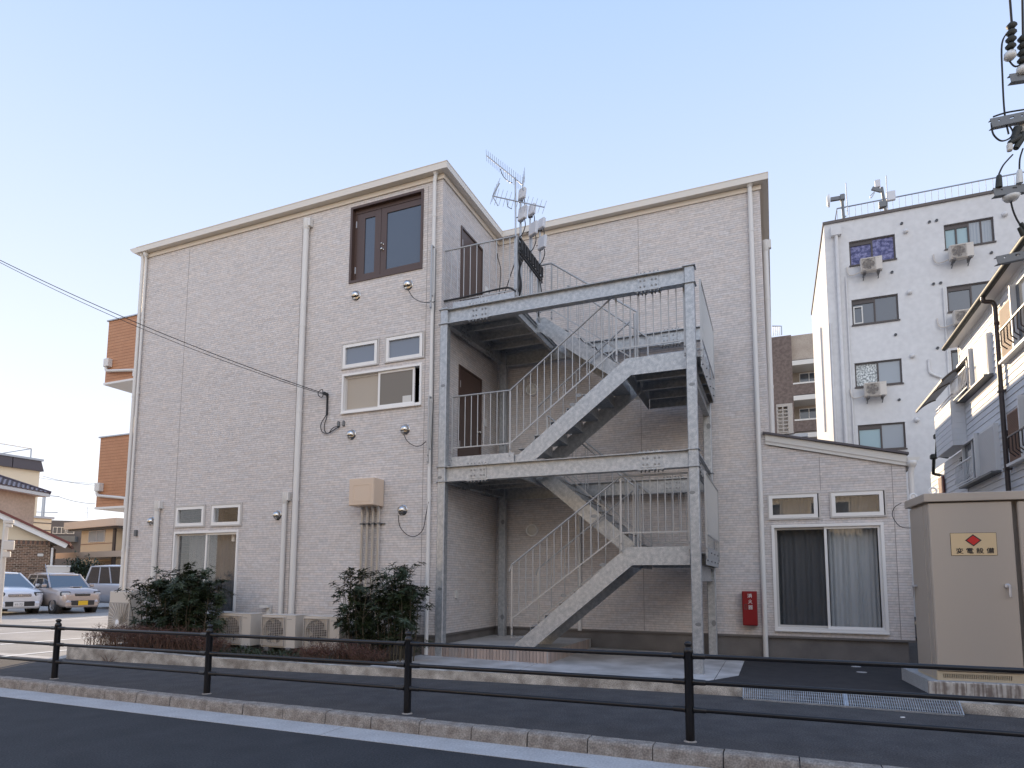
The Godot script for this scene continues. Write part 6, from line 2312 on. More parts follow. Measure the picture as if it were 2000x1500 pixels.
func build_white_block() -> void:
	var z := -20.0
	var c := pz(1609, 440, z)
	var t := thing("white_block", "tall white rendered apartment block with bronze windows behind the annexe", "building", Vector3(c.x + 8.0, WALK, z - 5.0))
	var rows := [458.0, 575.0, 699.0, 823.0]
	var holes := []
	var wins := []
	# left column: measured corners of each window
	for q in [[1657, 473, 1748, 456, 1750, 506, 1661, 518], [1663, 586, 1754, 573, 1756, 624, 1665, 635], [1669, 712, 1761, 697, 1763, 748, 1671, 756], [1675, 832, 1768, 822, 1770, 876, 1678, 880], [1843, 440, 1941, 422, 1943, 472, 1846, 486], [1849, 561, 1945, 545, 1948, 594, 1852, 612], [1857, 686, 1950, 672, 1952, 722, 1860, 734], [1866, 810, 1955, 800, 1958, 850, 1868, 860]]:
		var r := rect(Vector2(q[0], q[1]), Vector2(q[2], q[3]), Vector2(q[4], q[5]), Vector2(q[6], q[7]), z)
		holes.append(r)
		wins.append(r)
	var st := nb()
	wall(st, c.x, c.x + 17.0, 0.1, c.y, z, 0.25, holes)
	part("front_wall", st, M.whitewall, t)
	st = nb()
	bx(st, c.x, c.x + 0.25, 0.1, c.y, z - 10.3, z - 0.25)
	part("side_wall", st, M.whitewall, t)
	st = nb()
	bx(st, c.x + 0.25, c.x + 17.0, 0.1, c.y - 0.4, z - 10.3, z - 0.9)
	part("core", st, M.whitewall, t)
	st = nb()
	bx(st, c.x - 0.05, c.x + 17.0, c.y, c.y + 0.12, z - 10.35, z + 0.06)
	part("roof_edge", st, M.greywall, t)
	for k in wins.size():
		var r: Array = wins[k]
		st = nb()
		frame(st, r[0], r[1], r[2], r[3], z - 0.16, z - 0.08, 0.06)
		var leaves: int = [2, 2, 2, 2, 4, 2, 2, 2][k]
		for n in range(1, leaves):
			var x := lerpf(r[0], r[1], float(n) / leaves)
			bx(st, x - 0.03, x + 0.03, r[2] + 0.06, r[3] - 0.06, z - 0.16, z - 0.085)
		bx(st, r[0] - 0.03, r[1] + 0.03, r[2] - 0.06, r[2] - 0.002, z - 0.1, z + 0.05)
		if k in [0, 1, 3, 4, 5]: bx(st, r[0] + 0.06, lerpf(r[0], r[1], 0.5), r[3] - 0.2, r[3] - 0.06, z - 0.16, z - 0.09)
		var w := part("window", st, M.bronze, t)
		var mm: Array = [[M.purple, M.purple], [M.winblue, M.winblue], [M.foil, M.wincurtain], [M.winteal, M.wincurtain], [M.winteal, M.wincurtain], [M.winblue, M.winblue], [M.winblue, M.winblue], [M.winblue, M.winblue]][k]
		for n in 2:
			st = nb()
			bx(st, lerpf(r[0], r[1], n * 0.5) + 0.02, lerpf(r[0], r[1], n * 0.5 + 0.5) - 0.02, r[2] + 0.02, r[3] - 0.02, z - 0.135 + n * 0.02, z - 0.13 + n * 0.02)
			put("pane", done(st), mm[n], w)
		if k == 4:
			st = nb()
			pleats(st, lerpf(r[0], r[1], 0.52), r[1] - 0.1, r[2] + 0.08, r[3] - 0.1, z - 0.105, 6, 0.012)
			put("curtain", done(st), M.wincurtain, w)
		if k == 1:
			st = nb()
			frame(st, r[0] + 0.06, r[0] + 0.42, r[2] + 0.06, r[3] - 0.3, z - 0.12, z - 0.06, 0.05)
			part("window_unit", st, M.offwhite, w)
	# roof railing
	st = nb()
	var y0 := c.y + 0.12
	var rz := z - 0.45
	tube(st, [Vector3(c.x + 0.6, y0 + 0.78, rz - 2.2), Vector3(c.x + 0.6, y0 + 0.78, rz), Vector3(c.x + 17.0, y0 + 0.78, rz)], 0.03, 6)
	var rl := part("roof_railing", st, M.zinc, t)
	var bm := nb()
	tube(bm, [Vector3.ZERO, Vector3(0, 0.78, 0)], 0.008, 5, false)
	var bmesh := done(bm)
	var x := c.x + 0.6
	while x < c.x + 12.0:
		put("baluster", bmesh, M.bracket, rl, Vector3(x, y0, rz))
		x += 0.24
	# downpipe, risers and small vents
	st = nb()
	var px_ := pz(1632, 450, z).x
	tube(st, [Vector3(px_, c.y - 0.5, z + 0.12), Vector3(px_, 0.2, z + 0.12)], 0.07, 10)
	bx(st, px_ - 0.2, px_ + 0.2, c.y - 0.65, c.y - 0.2, z, z + 0.22)
	part("downpipe", st, M.whitewall, t)
	st = nb()
	for q in [[1622, 630, 1624, 880], [1652, 540, 1655, 880], [1842, 562, 1848, 850]]:
		tube(st, [pz(q[0], q[1], z + 0.05), Vector3(pz(q[0], q[1], z + 0.05).x, pz(q[2], q[3], z).y, z + 0.05)], 0.035, 6)
	part("riser_pipe", st, M.whitewall, t)
	st = nb()
	var sx := c.x - 0.06
	tube(st, [pX(1603, 640, sx), Vector3(sx, pX(1607, 860, sx).y, pX(1603, 640, sx).z)], 0.05, 6)
	part("side_pipe", st, M.whitewall, t)
	for q in [[1761, 437], [1815, 434], [1829, 431], [1823, 555], [1837, 553], [1831, 680], [1845, 678], [1936, 494], [1742, 532], [1749, 654], [1756, 781]]:
		st = nb()
		lathe(st, [Vector2(0.0, 0.02), Vector2(0.03, 0.03), Vector2(0.035, 0.06), Vector2(0.055, 0.06), Vector2(0.06, 0.0)], Transform3D(Basis(Vector3.RIGHT, Vector3(0, 0, 1), Vector3(0, -1, 0)), pz(q[0], q[1], z)), 10)
		part("vent", st, M.bracket, t)
	for q in [[1769, 452], [1776, 571], [1782, 695], [1790, 820], [1962, 419]]:
		st = nb()
		lathe(st, [Vector2(0.0, 0.16), Vector2(0.07, 0.14), Vector2(0.1, 0.08), Vector2(0.1, 0.0)], Transform3D(Basis(Vector3.RIGHT, Vector3(0, -0.3, 1).normalized(), Vector3(0, -1, -0.3).normalized()), pz(q[0], q[1], z)), 10)
		part("hooded_vent", st, M.whitewall, t)
	st = nb()
	tube(st, curve([pz(1814, 702, z + 0.05), pz(1815, 722, z + 0.05), pz(1820, 730, z + 0.06), pz(1838, 737, z + 0.06)], 4), 0.05, 6)
	part("lagged_pipe", st, M.whitewall, t)
	# outdoor units under the windows
	var spots := [[1702, 530, "outdoor unit hung under the window hung with purple cloth"], [1878, 505, "outdoor unit hung under the four-leaf window with pale curtains"], [1710, 774, "outdoor unit hung under the foil-covered window"], [1886, 633, "outdoor unit half hidden by the eave of the boarded house"]]
	var proto = null
	for q in spots:
		var o := hung_ac(q[2], pz(q[0], q[1], z + 0.35), proto)
		if proto == null: proto = o
	# dishes and panels on the roof
	var a := pz(1641, 432, z - 0.3)
	var d := thing("microwave_dish", "round white microwave dish on a short mast at the roof corner", "antenna", Vector3(a.x, c.y, z - 0.3))
	st = nb()
	tube(st, [Vector3(a.x + 0.15, c.y, z - 0.3), pz(1644, 380, z - 0.3)], 0.06, 8)
	bar(st, pz(1622, 390, z - 0.3), pz(1646, 386, z - 0.3), 0.12, 0.16)
	cbox(st, pz(1645, 386, z - 0.3), Vector3(0.2, 0.28, 0.2), 0.03)
	part("mast", st, M.bracket, d)
	st = nb()
	lathe(st, [Vector2(0.0, 0.10), Vector2(0.22, 0.08), Vector2(0.28, 0.02), Vector2(0.29, -0.02), Vector2(0.0, -0.03)], Transform3D(Basis(Vector3(0, -1, 0), Vector3(-1, 0, 0), Vector3(0, 0, 1)), pz(1619, 392, z - 0.3)), 20)
	part("dish", st, M.white, d)
	st = nb()
	tube(st, [pz(1656, 420, z - 0.3), pz(1652, 357, z - 0.3)], 0.022, 5)
	tube(st, [pz(1653, 422, z - 0.3), pz(1645, 424, z - 0.3)], 0.03, 5)
	part("whip", st, M.zinc, d)
	a = pz(1726, 414, z - 0.3)
	d = thing("panel_antenna", "two grey panel antennas on a short mast above the roof railing", "antenna", Vector3(a.x, c.y, z - 0.3))
	st = nb()
	tube(st, [Vector3(a.x + 0.1, c.y, z - 0.3), pz(1722, 366, z - 0.3)], 0.06, 8)
	bar(st, pz(1703, 368, z - 0.3), pz(1722, 373, z - 0.3), 0.1, 0.14)
	cbox(st, pz(1724, 400, z - 0.3), Vector3(0.3, 0.3, 0.2), 0.03)
	part("mast", st, M.bracket, d)
	st = nb()
	cbox(st, pz(1714, 359, z - 0.3), Vector3(0.2, 0.36, 0.14), 0.03)
	part("panel", st, M.panel, d)
	st = nb()
	cbox(st, pz(1740, 383, z - 0.3), Vector3(0.34, 0.44, 0.14), 0.03)
	part("panel", st, M.panel, d)
	st = nb()
	tube(st, [pz(1734, 412, z - 0.3), pz(1731, 343, z - 0.3)], 0.022, 5)
	tube(st, curve([pz(1708, 374, z - 0.3), pz(1700, 383, z - 0.3), pz(1702, 386, z - 0.3), pz(1708, 376, z - 0.3)], 4), 0.02, 5)
	part("whip", st, M.zinc, d)
func build_brown_block() -> void:
	var z := -44.0
	var t := thing("brown_block", "brown tiled apartment block with recessed balconies in the gap behind", "building", Vector3(pz(1560, 800, z).x, WALK, z - 4.0))
	var l := pz(1470, 660, z)
	var m := pz(1545, 658, z)
	var top := pz(1530, 656, z).y
	var st := nb()
	bx(st, l.x, m.x, 0.1, top, z - 8.0, z)
	part("stair_wall", st, M.brownwall, t)
	st = nb()
	var rx := pz(1660, 700, z).x
	bx(st, m.x, rx, pz(1560, 700, z).y, pz(1565, 651, z).y, z - 8.0, z - 0.3)
	part("top_wall", st, M.tanwall, t)
	st = nb()
	bx(st, m.x, rx, 0.1, pz(1560, 700, z).y, z - 8.0, z - 2.0)
	part("inner_wall", st, M.tanwall, t)
	for q in [[703, 712, 749, 770], [772, 781, 821, 842], [846, 855, 890, 910]]:
		st = nb()
		bx(st, m.x, rx, pz(1570, q[1], z).y, pz(1570, q[0], z).y, z - 2.0, z + 0.1)
		part("slab_edge", st, M.offwhite, t)
		st = nb()
		bx(st, m.x, rx, pz(1570, q[3], z).y, pz(1570, q[2], z).y, z - 0.25, z)
		var bl := part("balcony_parapet", st, M.brownwall, t)
		st = nb()
		bx(st, m.x, rx, pz(1570, q[2], z).y, pz(1570, q[2], z).y + 0.12, z - 0.28, z + 0.03)
		part("parapet_cap", st, M.offwhite, bl)
		var a := pz(1561, q[1] + 18.0, z - 1.99)
		var b := pz(1600, q[2] + 4.0, z - 1.99)
		far_window(t, a.x, b.x, b.y, a.y, z - 1.99, M.winblue, M.white)
	st = nb()
	var ry := pz(1520, 655, z).y
	tube(st, [pz(1508, 637, z), pz(1526, 637, z), Vector3(pz(1526, 637, z).x, ry, z)], 0.05, 5)
	for x in [1510, 1514, 1518, 1522]: tube(st, [pz(x, 637, z), Vector3(pz(x, 637, z).x, ry, z)], 0.025, 4)
	part("roof_railing", st, M.zinc, t)
# boarded house: its long wall faces -x in the plane x = HX
const HX := 5.0
func hb(st: SurfaceTool, z0: float, z1: float, y0: float, y1: float, out0: float, out1: float) -> void:
	bx(st, HX - out1, HX - out0, y0, y1, z0, z1)
func build_boarded_house() -> void:
	var zn := -3.0
	var zf := -10.85
	var yt := 8.32
	var t := thing("boarded_house", "pale blue-white boarded house with shuttered windows and dark gutter", "house", Vector3(HX + 3.0, GROUND, -8.0))
	var st := nb()
	bx(st, HX, HX + 6.0, 0.1, yt, zf, zn)
	bx(st, HX + 0.02, HX + 6.0, 0.1, 5.42, zf - 4.4, zf)
	part("wall", st, M.lap, t)
	# lapped boards, each tilted over the one below
	var bm := nb()
	var L := zn - zf
	var pit := 0.157
	prism(bm, PackedVector2Array([Vector2(0.0, 0.0), Vector2(-0.022, 0.0), Vector2(-0.022, 0.006), Vector2(-0.008, pit - 0.004), Vector2(0.0, pit - 0.004)]), Transform3D(Basis.IDENTITY, Vector3.ZERO), L)
	var bmesh := done(bm)
	var y := 3.0
	while y < yt - 0.1:
		put("lap_board", bmesh, M.lap, t, Vector3(HX, y, zf))
		y += pit
	# shorter boards on the low wing behind
	var bs := nb()
	prism(bs, PackedVector2Array([Vector2(0.0, 0.0), Vector2(-0.022, 0.0), Vector2(-0.022, 0.006), Vector2(-0.008, pit - 0.004), Vector2(0.0, pit - 0.004)]), Transform3D(Basis.IDENTITY, Vector3.ZERO), 4.38)
	var bsmesh := done(bs)
	y = 3.0
	while y < 5.3:
		put("lap_board", bsmesh, M.lap, t, Vector3(HX + 0.02, y, zf - 4.4))
		y += pit
	st = nb()
	hb(st, zf - 0.012, zf + 0.05, 0.2, yt, 0.0, 0.03)
	part("corner_board", st, M.lap, t)
	# eave, soffit, gutter and its brackets
	st = nb()
	bx(st, HX - 0.26, HX + 6.2, yt, yt + 0.06, zf - 0.12, zn)
	part("soffit", st, M.white, t)
	st = nb()
	prism(st, PackedVector2Array([Vector2(HX - 0.30, yt + 0.06), Vector2(HX + 6.3, yt + 0.06), Vector2(HX + 2.9, yt + 1.5)]), Transform3D(Basis.IDENTITY, Vector3(0, 0, zf - 0.15)), L + 0.15)
	part("roof", st, M.slate, t)
	st = nb()
	tube(st, [Vector3(HX - 0.31, yt + 0.03, zf - 0.2), Vector3(HX - 0.31, yt + 0.03, zn)], 0.065, 8)
	bx(st, HX - 0.29, HX - 0.25, yt - 0.02, yt + 0.14, zf - 0.15, zn)
	part("gutter", st, M.oldblack, t)
	var pp := pX(1943, 600, HX - 0.1)
	st = nb()
	tube(st, curve([Vector3(HX - 0.31, yt, pp.z), Vector3(HX - 0.3, yt - 0.12, pp.z), Vector3(HX - 0.14, yt - 0.17, pp.z), Vector3(HX - 0.1, yt - 0.3, pp.z)], 4), 0.05, 8)
	tube(st, [Vector3(HX - 0.1, yt - 0.25, pp.z), Vector3(HX - 0.1, 0.3, pp.z)], 0.05, 10)
	for yy in [4.2, 6.0, 7.6]: bx(st, HX - 0.16, HX - 0.01, yy, yy + 0.05, pp.z - 0.06, pp.z + 0.06)
	part("downpipe", st, M.bronze, t)
	# windows with guard bars and louvred shutters
	var defs := [[-10.75, -8.04], [-10.82, -7.99]]
	for k in 2:
		var d: Array = defs[k]
		var za: float = d[0]
		var zb: float = d[1]
		var ylo: float = [6.72, 4.36][k]
		var yhi: float = [7.66, 5.42][k]
		var zm := lerpf(za, zb, 0.56)
		st = nb()
		hb(st, za, zm, ylo - 0.05, ylo, 0.0, 0.16)
		hb(st, za, zm, yhi, yhi + 0.05, 0.0, 0.12)
		hb(st, za, za + 0.06, ylo, yhi, 0.0, 0.11)
		hb(st, zm - 0.06, zm, ylo - 0.06, yhi + 0.05, 0.0, 0.20)
		hb(st, lerpf(za, zm, 0.5) - 0.025, lerpf(za, zm, 0.5) + 0.025, ylo, yhi, 0.02, 0.07)
		var w := part("window", st, M.white, t)
		st = nb()
		hb(st, za + 0.06, zm - 0.06, ylo, yhi, 0.025, 0.045)
		put("pane", done(st), M.winblue, w)
		st = nb()
		hb(st, zm + 0.04, zb, ylo - 0.05, yhi + 0.02, 0.0, 0.11)
		var sh := part("shutter_box", st, M.white, t)
		st = nb()
		var yy: float = ylo
		while yy < yhi - 0.02:
			hb(st, zm + 0.07, zb - 0.03, yy, yy + 0.018, 0.11, 0.122)
			yy += 0.034
		part("louvres", st, M.white, sh)
		st = nb()
		hb(st, za - 0.05, zb, ylo - 0.11, ylo - 0.06, 0.0, 0.22)
		part("sill", st, M.bracket, w)
		st = nb()
		bar(st, Vector3(HX - 0.27, ylo + 0.52, za - 0.05), Vector3(HX - 0.27, ylo + 0.52, zm), 0.03, 0.04)
		bar(st, Vector3(HX - 0.27, ylo - 0.02, za - 0.05), Vector3(HX - 0.27, ylo - 0.02, zm), 0.03, 0.03)
		var n := 12
		for i in n + 1:
			var z := lerpf(za - 0.04, zm - 0.03, float(i) / n)
			tube(st, [Vector3(HX - 0.27, ylo + 0.5, z), Vector3(HX - 0.27, ylo + 0.15, z), Vector3(HX - 0.30, ylo + 0.05, z), Vector3(HX - 0.27, ylo, z)], 0.010, 5, false)
		part("guard_bars", st, M.white, w)
	# brown shuttered windows nearer the street, partly out of the picture
	for k in 2:
		var a: Vector3 = [Vector3(HX, 0, -7.12), Vector3(HX, 0, -7.12)][k]
		var ylo: float = [6.68, 4.32][k]
		var yhi: float = [7.86, 5.42][k]
		st = nb()
		hb(st, a.z, a.z + 0.85, ylo, yhi, 0.0, 0.09)
		var sh := part("brown_shutter", st, M.shutter, t)
		st = nb()
		var yy := ylo + 0.03
		while yy < yhi - 0.03:
			hb(st, a.z + 0.04, a.z + 0.81, yy, yy + 0.016, 0.09, 0.104)
			yy += 0.034
		part("louvres", st, M.shutter, sh)
		st = nb()
		hb(st, a.z + 0.86, a.z + 0.92, ylo - 0.05, yhi + 0.2, 0.0, 0.14)
		hb(st, a.z - 0.02, a.z + 2.6, ylo - 0.08, ylo - 0.02, 0.0, 0.16)
		var w := part("window", st, M.white, t)
		st = nb()
		hb(st, a.z + 0.92, a.z + 2.4, ylo, yhi + 0.15, 0.005, 0.03)
		put("pane", done(st), M.winblue, w)
		st = nb()
		bar(st, Vector3(HX - 0.3, ylo + 0.45, a.z + 0.7), Vector3(HX - 0.3, ylo + 0.45, a.z + 2.5), 0.03, 0.03)
		for i in 9: tube(st, [Vector3(HX - 0.3, ylo + 0.45, a.z + 0.75 + i * 0.2), Vector3(HX - 0.3, ylo + 0.12, a.z + 0.75 + i * 0.2), Vector3(HX - 0.2, ylo + 0.02, a.z + 0.75 + i * 0.2)], 0.014, 5, false)
		part("guard_bars", st, M.bronze, w)
	# slotted wall vents
	for q in [[1967, 860, 0.30, 0.42], [1880, 905, 0.22, 0.34]]:
		var p := pX(q[0], q[1], HX)
		st = nb()
		hb(st, p.z - q[2] / 2, p.z + q[2] / 2, p.y - q[3] / 2, p.y + q[3] / 2, 0.02, 0.05)
		var v := part("louvre_vent", st, M.bronze, t)
		st = nb()
		for i in 6: hb(st, p.z - q[2] / 2, p.z + q[2] / 2, p.y - q[3] / 2 + i * q[3] / 5.0 - 0.012, p.y - q[3] / 2 + i * q[3] / 5.0 + 0.012, 0.05, 0.075)
		part("vent_slats", st, M.white, v)
	# boxed balcony with boards, railing and a curved canopy
	var zc := -10.6
	var ze := -12.5
	var ox := 0.34
	var yb := 5.44
	var ytop := 6.72
	st = nb()
	bx(st, HX - ox, HX, yb, ytop, ze, zc)
	var bal := part("balcony", st, M.lap, t)
	for i in 8:
		st = nb()
		bx(st, HX - ox - 0.012, HX - 0.03, yb + 0.004 + i * pit, yb + pit - 0.008 + i * pit, zc, zc + 0.012)
		bx(st, HX - ox - 0.014, HX - ox, yb + 0.004 + i * pit, yb + pit - 0.008 + i * pit, ze, zc + 0.012)
		part("balcony_board", st, M.lap, bal)
	st = nb()
	for yy in [0.08, 0.18]: tube(st, [Vector3(HX - ox + 0.05, ytop + yy, ze), Vector3(HX - ox + 0.05, ytop + yy, zc - 0.05), Vector3(HX, ytop + yy, zc - 0.05)], 0.022, 6)
	part("balcony_rail", st, M.alu, bal)
	st = nb()
	var prev := []
	for i in 8:
		var s := i / 7.0
		var p := Vector3(HX - 0.02 - 0.55 * s, 7.56 - 0.22 * s * s - 0.12 * s, 0)
		if i > 0:
			quad(st, Vector3(prev[0].x, prev[0].y, ze - 1.3), Vector3(p.x, p.y, ze - 1.3), Vector3(p.x, p.y, zc + 0.35), Vector3(prev[0].x, prev[0].y, zc + 0.35), 1)
			for z in [ze - 1.3, (ze + zc) / 2 - 0.35, zc + 0.35]: bar(st, Vector3(prev[0].x, prev[0].y, z), Vector3(p.x, p.y, z), 0.04, 0.06)
		prev = [p]
	bar(st, Vector3(prev[0].x, prev[0].y, ze - 1.3), Vector3(prev[0].x, prev[0].y, zc + 0.35), 0.05, 0.07)
	part("canopy", st, M.awning, bal)
	# dark rainwater hoppers of the projecting lower part
	for q in [[1831, 855, 1829, 890, 1851, 893], [1824, 895, 1823, 925, 1835, 928]]:
		st = nb()
		var hx := HX - 0.25
		tube(st, [pX(q[0], q[1], hx), pX(q[2], q[3], hx), pX(q[4], q[5], HX - 0.03)], 0.05, 8)
		cbox(st, pX(q[0], q[1] - 3, hx), Vector3(0.2, 0.16, 0.2), 0.03)
		part("rain_hopper", st, M.oldblack, t)
	st = nb()
	var sd := pX(1842, 930, HX)
	hb(st, sd.z - 0.4, sd.z + 0.25, 0.4, 5.0, 0.03, 0.06)
	part("side_door", st, M.redroof, t)
# utility pole just out of the picture; its arms and insulators reach in
func build_pole() -> void:
	var d := 7.0
	var p := deep(2052, 380, d)
	var t := thing("utility_pole", "utility pole gear of grey steel arms, insulators and leads over the boarded house", "utility pole", Vector3(p.x + 0.08, WALK, p.z))
	var st := nb()
	tube(st, [Vector3(p.x + 0.08, 0.1, p.z), Vector3(p.x + 0.08, 11.0, p.z)], [0.17, 0.13], 16)
	part("pole", st, M.gutter, t)
	# channel-section arms with slotted webs
	for q in [[1936, 240, 2060, 214, 0.10], [1941, 375, 2070, 356, 0.09], [1947, 508, 2070, 482, 0.085], [1973, 152, 2060, 140, 0.09]]:
		var a := deep(q[0], q[1], d)
		var b := deep(q[2], q[3], d)
		st = nb()
		var h: float = q[4]
		var u := (b - a).normalized()
		var xf := Transform3D(Basis(u, Vector3.UP - u * u.y, u.cross(Vector3.UP).normalized()).orthonormalized(), a)
		var holes := []
		for k in 4: holes.append([0.08 + 0.13 * k, 0.08 + 0.13 * k + (0.05 if k % 2 else 0.02), h * 0.02, h * 0.02 + 0.018])
		wall(st, 0.0, a.distance_to(b), -h / 2, h / 2, 0.003, 0.006, holes, xf)
		bar(st, a + Vector3(0, h / 2, -0.03), b + Vector3(0, h / 2, -0.03), 0.06, 0.006)
		bar(st, a + Vector3(0, -h / 2, -0.03), b + Vector3(0, -h / 2, -0.03), 0.06, 0.006)
		var arm := part("crossarm", st, M.bracket, t)
	# strain insulators hanging at the top
	for q in [[1976, 45, 1973, 112, 1968, -60], [1998, 70, 1997, 140, 1996, -60]]:
		st = nb()
		var a := deep(q[0], q[1], d)
		var b := deep(q[2], q[3], d)
		for k in 5: tube(st, [a.lerp(b, k * 0.2), a.lerp(b, k * 0.2 + 0.08), a.lerp(b, k * 0.2 + 0.16)], [0.03, 0.055, 0.03], 8)
		var ins := part("insulator", st, M.oldblack, t)
		st = nb()
		lathe(st, [Vector2(0.0, 0.06), Vector2(0.055, 0.05), Vector2(0.06, 0.0), Vector2(0.03, -0.03), Vector2(0.0, -0.03)], Transform3D(Basis.IDENTITY, b), 12)
		part("porcelain_bell", st, M.porcelain, ins)
		st = nb()
		tube(st, [a, deep(q[4], q[5], d)], 0.012, 6)
		part("line_wire", st, M.rubber, t)
	# pin insulators on the lower arm
	for q in [[1951, 342, 1951, 366], [1991, 332, 1991, 358]]:
		st = nb()
		var a := deep(q[0], q[1], d)
		var b := deep(q[2], q[3], d)
		tube(st, [a, a.lerp(b, 0.1), a.lerp(b, 0.5), b], [0.02, 0.026, 0.03, 0.034], 10)
		part("pin_insulator", st, M.porcelain if q[0] > 1970 else M.oldblack, t)
	st = nb()
	lathe(st, [Vector2(0.0, -0.05), Vector2(0.06, -0.04), Vector2(0.085, 0.0), Vector2(0.0, 0.0)], Transform3D(Basis.IDENTITY, deep(1975, 384, d)), 14)
	part("glass_bell", st, M.porcelain, t)
	# looping leads
	st = nb()
	for path in [[[1971, 60], [1957, 85], [1958, 150], [1962, 220], [1970, 262]], [[1936, 240], [1940, 262], [1955, 275], [1972, 270], [1978, 258], [1972, 246]], [[1940, 228], [1965, 220], [2000, 214]], [[1978, 302], [1960, 322], [1951, 340]], [[1998, 290], [1992, 310], [1991, 332]], [[1974, 392], [1980, 415], [1992, 438], [2010, 455]], [[1972, 120], [1984, 130], [2005, 120]]]:
		var pts := []
		for q in path: pts.append(deep(q[0], q[1], d + 0.02))
		tube(st, curve(pts, 5), 0.009, 6)
	part("lead", st, M.rubber, t)
	# dead-end clamps bundled at the second arm
	st = nb()
	for q in [[1979, 276, 1988, 250], [1972, 280, 1990, 268], [1984, 290, 1999, 262]]:
		tube(st, [deep(q[0], q[1], d), deep(q[2], q[3], d)], [0.03, 0.045], 8)
	part("clamp", st, M.oldblack, t)
	st = nb()
	cbox(st, deep(1995, 246, d + 0.1), Vector3(0.12, 0.16, 0.1), 0.02)
	cbox(st, deep(1972, 288, d), Vector3(0.05, 0.09, 0.05), 0.01)
	part("fuse_box", st, M.offwhite, t)
	st = nb()
	for q in [[1993, 436, 2003, 448], [1990, 444, 2000, 460]]: tube(st, [deep(q[0], q[1], d), deep(q[2], q[3], d)], [0.02, 0.03], 8)
	part("tap_clamp", st, M.oldblack, t)
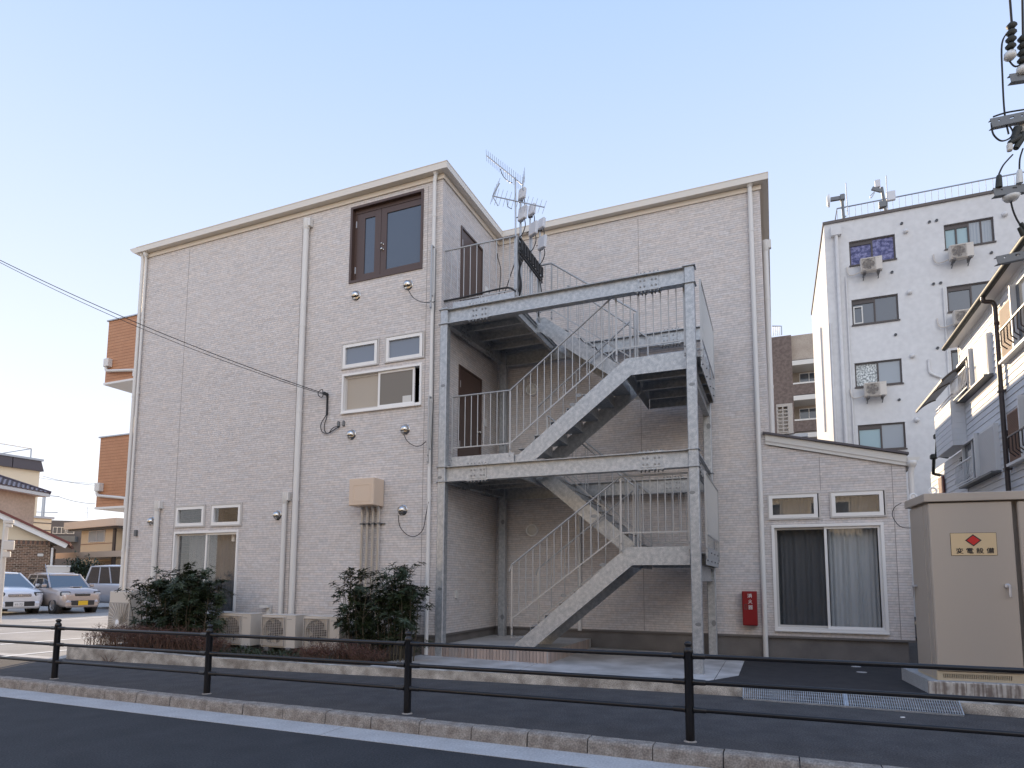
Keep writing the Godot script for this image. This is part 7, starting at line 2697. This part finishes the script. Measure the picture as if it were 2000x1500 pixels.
# ---------- across the street, behind the camera: the sunlit houses that the annexe windows mirror; two outer ones added to block low sky
func build_opposite() -> void:
	var k := 0
	for q in [[-15.0, 10.0, 7.4, "cream"], [-2.6, 9.5, 6.2, "pale"], [9.5, 11.0, 7.0, "yellow"], [-28.0, 11.5, 8.2, "tan"], [22.0, 12.0, 7.8, "peach"]]:
		var x: float = q[0]
		var w: float = q[1]
		var h: float = q[2]
		var z := 15.6
		var t := thing("street_house", ["cream two-storey house across the street with a grey hip roof", "pale two-storey house across the street with a low grey roof", "yellow-beige house across the street with a grey roof", "unseen tan house across the street added to block low sky", "unseen peach house across the street added to block low sky"][k], "house", Vector3(x + w / 2, WALK, z + 4.0))
		var st := nb()
		bx(st, x, x + w, 0.1, h, z, z + 8.0)
		part("wall", st, [M.paleyellow, M.cream, M.yellowwall, M.tanwall, M.peach][k], t)
		st = nb()
		var a := [Vector3(x - 0.5, h, z - 0.5), Vector3(x + w + 0.5, h, z - 0.5), Vector3(x + w + 0.5, h, z + 8.5), Vector3(x - 0.5, h, z + 8.5)]
		var r0 := Vector3(x + 3.5, h + 1.9, z + 4.0)
		var r1 := Vector3(x + w - 3.5, h + 1.9, z + 4.0)
		quad(st, a[1], a[0], r0, r1)
		tri(st, a[2], a[1], r1)
		quad(st, a[3], a[2], r1, r0)
		tri(st, a[0], a[3], r0)
		quad(st, a[0], a[1], a[2], a[3])
		part("roof", st, M.slate, t)
		for i in 3:
			for j in range(1, 2):
				st = nb()
				var xx := x + w * (0.14 + 0.29 * i)
				var yy := 1.1 + j * 2.9
				bx(st, xx, xx + 1.6, yy, yy + 1.2, z - 0.06, z - 0.002)
				var wn := part("window", st, M.white, t)
				st = nb()
				bx(st, xx + 0.07, xx + 1.53, yy + 0.07, yy + 1.13, z - 0.07, z - 0.06)
				part("pane", st, M.winblue, wn)
		k += 1
	# unseen hedge added to darken the annexe window reflections, stepped in height per pane
	rng.seed = 64
	var t := thing("added_hedge", "unseen dark hedge added across the street to darken the annexe window reflection", "hedge", Vector3(2.0, WALK, 14.7))
	var st := nb()
	bx(st, -3.0, 2.1, 0.2, 3.9, 14.4, 15.0)
	bx(st, 2.102, 7.5, 0.2, 3.4, 14.45, 14.95)
	part("branches", st, M.stem, t)
	st = nb()
	for i in 9000:
		var x := rng.randf_range(-3.2, 7.7)
		var hh := 4.15 if x < 2.1 else 3.65
		var p := Vector3(x, rng.randf_range(0.2, hh), rng.randf_range(14.2, 14.42))
		if rng.randf() < 0.15: p = Vector3(x, hh - rng.randf() * 0.2, rng.randf_range(14.2, 15.2))
		leaf(st, p, Vector3(rng.randfn(), rng.randfn(), rng.randfn()).normalized(), Vector3.UP, 0.16, 0.08)
	part("foliage", st, M.leaf, t)
func _ready() -> void:
	var cam := Camera3D.new()
	cam.name = "camera"
	add_child(cam)
	cam.position = EYE
	cam.basis = CAM
	cam.near = 0.1
	cam.far = 1500.0
	# a shifted lens: the view is cut from the upper part of the image circle
	cam.projection = Camera3D.PROJECTION_FRUSTUM
	cam.size = 0.1 * 1500.0 / FOC
	cam.frustum_offset = Vector2(0.1 * (1000.0 - PCX) / FOC, 0.1 * (PCY - 750.0) / FOC)
	cam.current = true
	var env := Environment.new()
	env.background_mode = Environment.BG_SKY
	var sky := Sky.new()
	var pm := PanoramaSkyMaterial.new()
	pm.panorama = sky_texture()
	sky.sky_material = pm
	env.sky = sky
	env.background_energy_multiplier = 1.0
	env.tonemap_mode = Environment.TONE_MAPPER_LINEAR
	env.tonemap_exposure = 1.28
	env.sdfgi_enabled = true
	env.ssao_enabled = true
	env.ssil_enabled = true
	var we := WorldEnvironment.new()
	we.name = "environment"
	we.environment = env
	add_child(we)
	var sun := DirectionalLight3D.new()
	sun.name = "sun"
	sun.light_energy = 1.6
	sun.light_color = Color(1.0, 0.90, 0.76)
	sun.light_angular_distance = 0.5
	sun.shadow_enabled = true
	add_child(sun)
	sun.look_at_from_position(Vector3.ZERO, -sun_towards(), Vector3.UP)
	make_materials()
	build_setting()
	build_building()
	build_stair()
	build_white_block()
	build_brown_block()
	build_boarded_house()
	build_left()
	build_opposite()
	build_fence()
	build_wall_things()
	build_aerials()
	build_units()
	build_cabinet()
	build_cars()
	build_pole()
	build_plants()
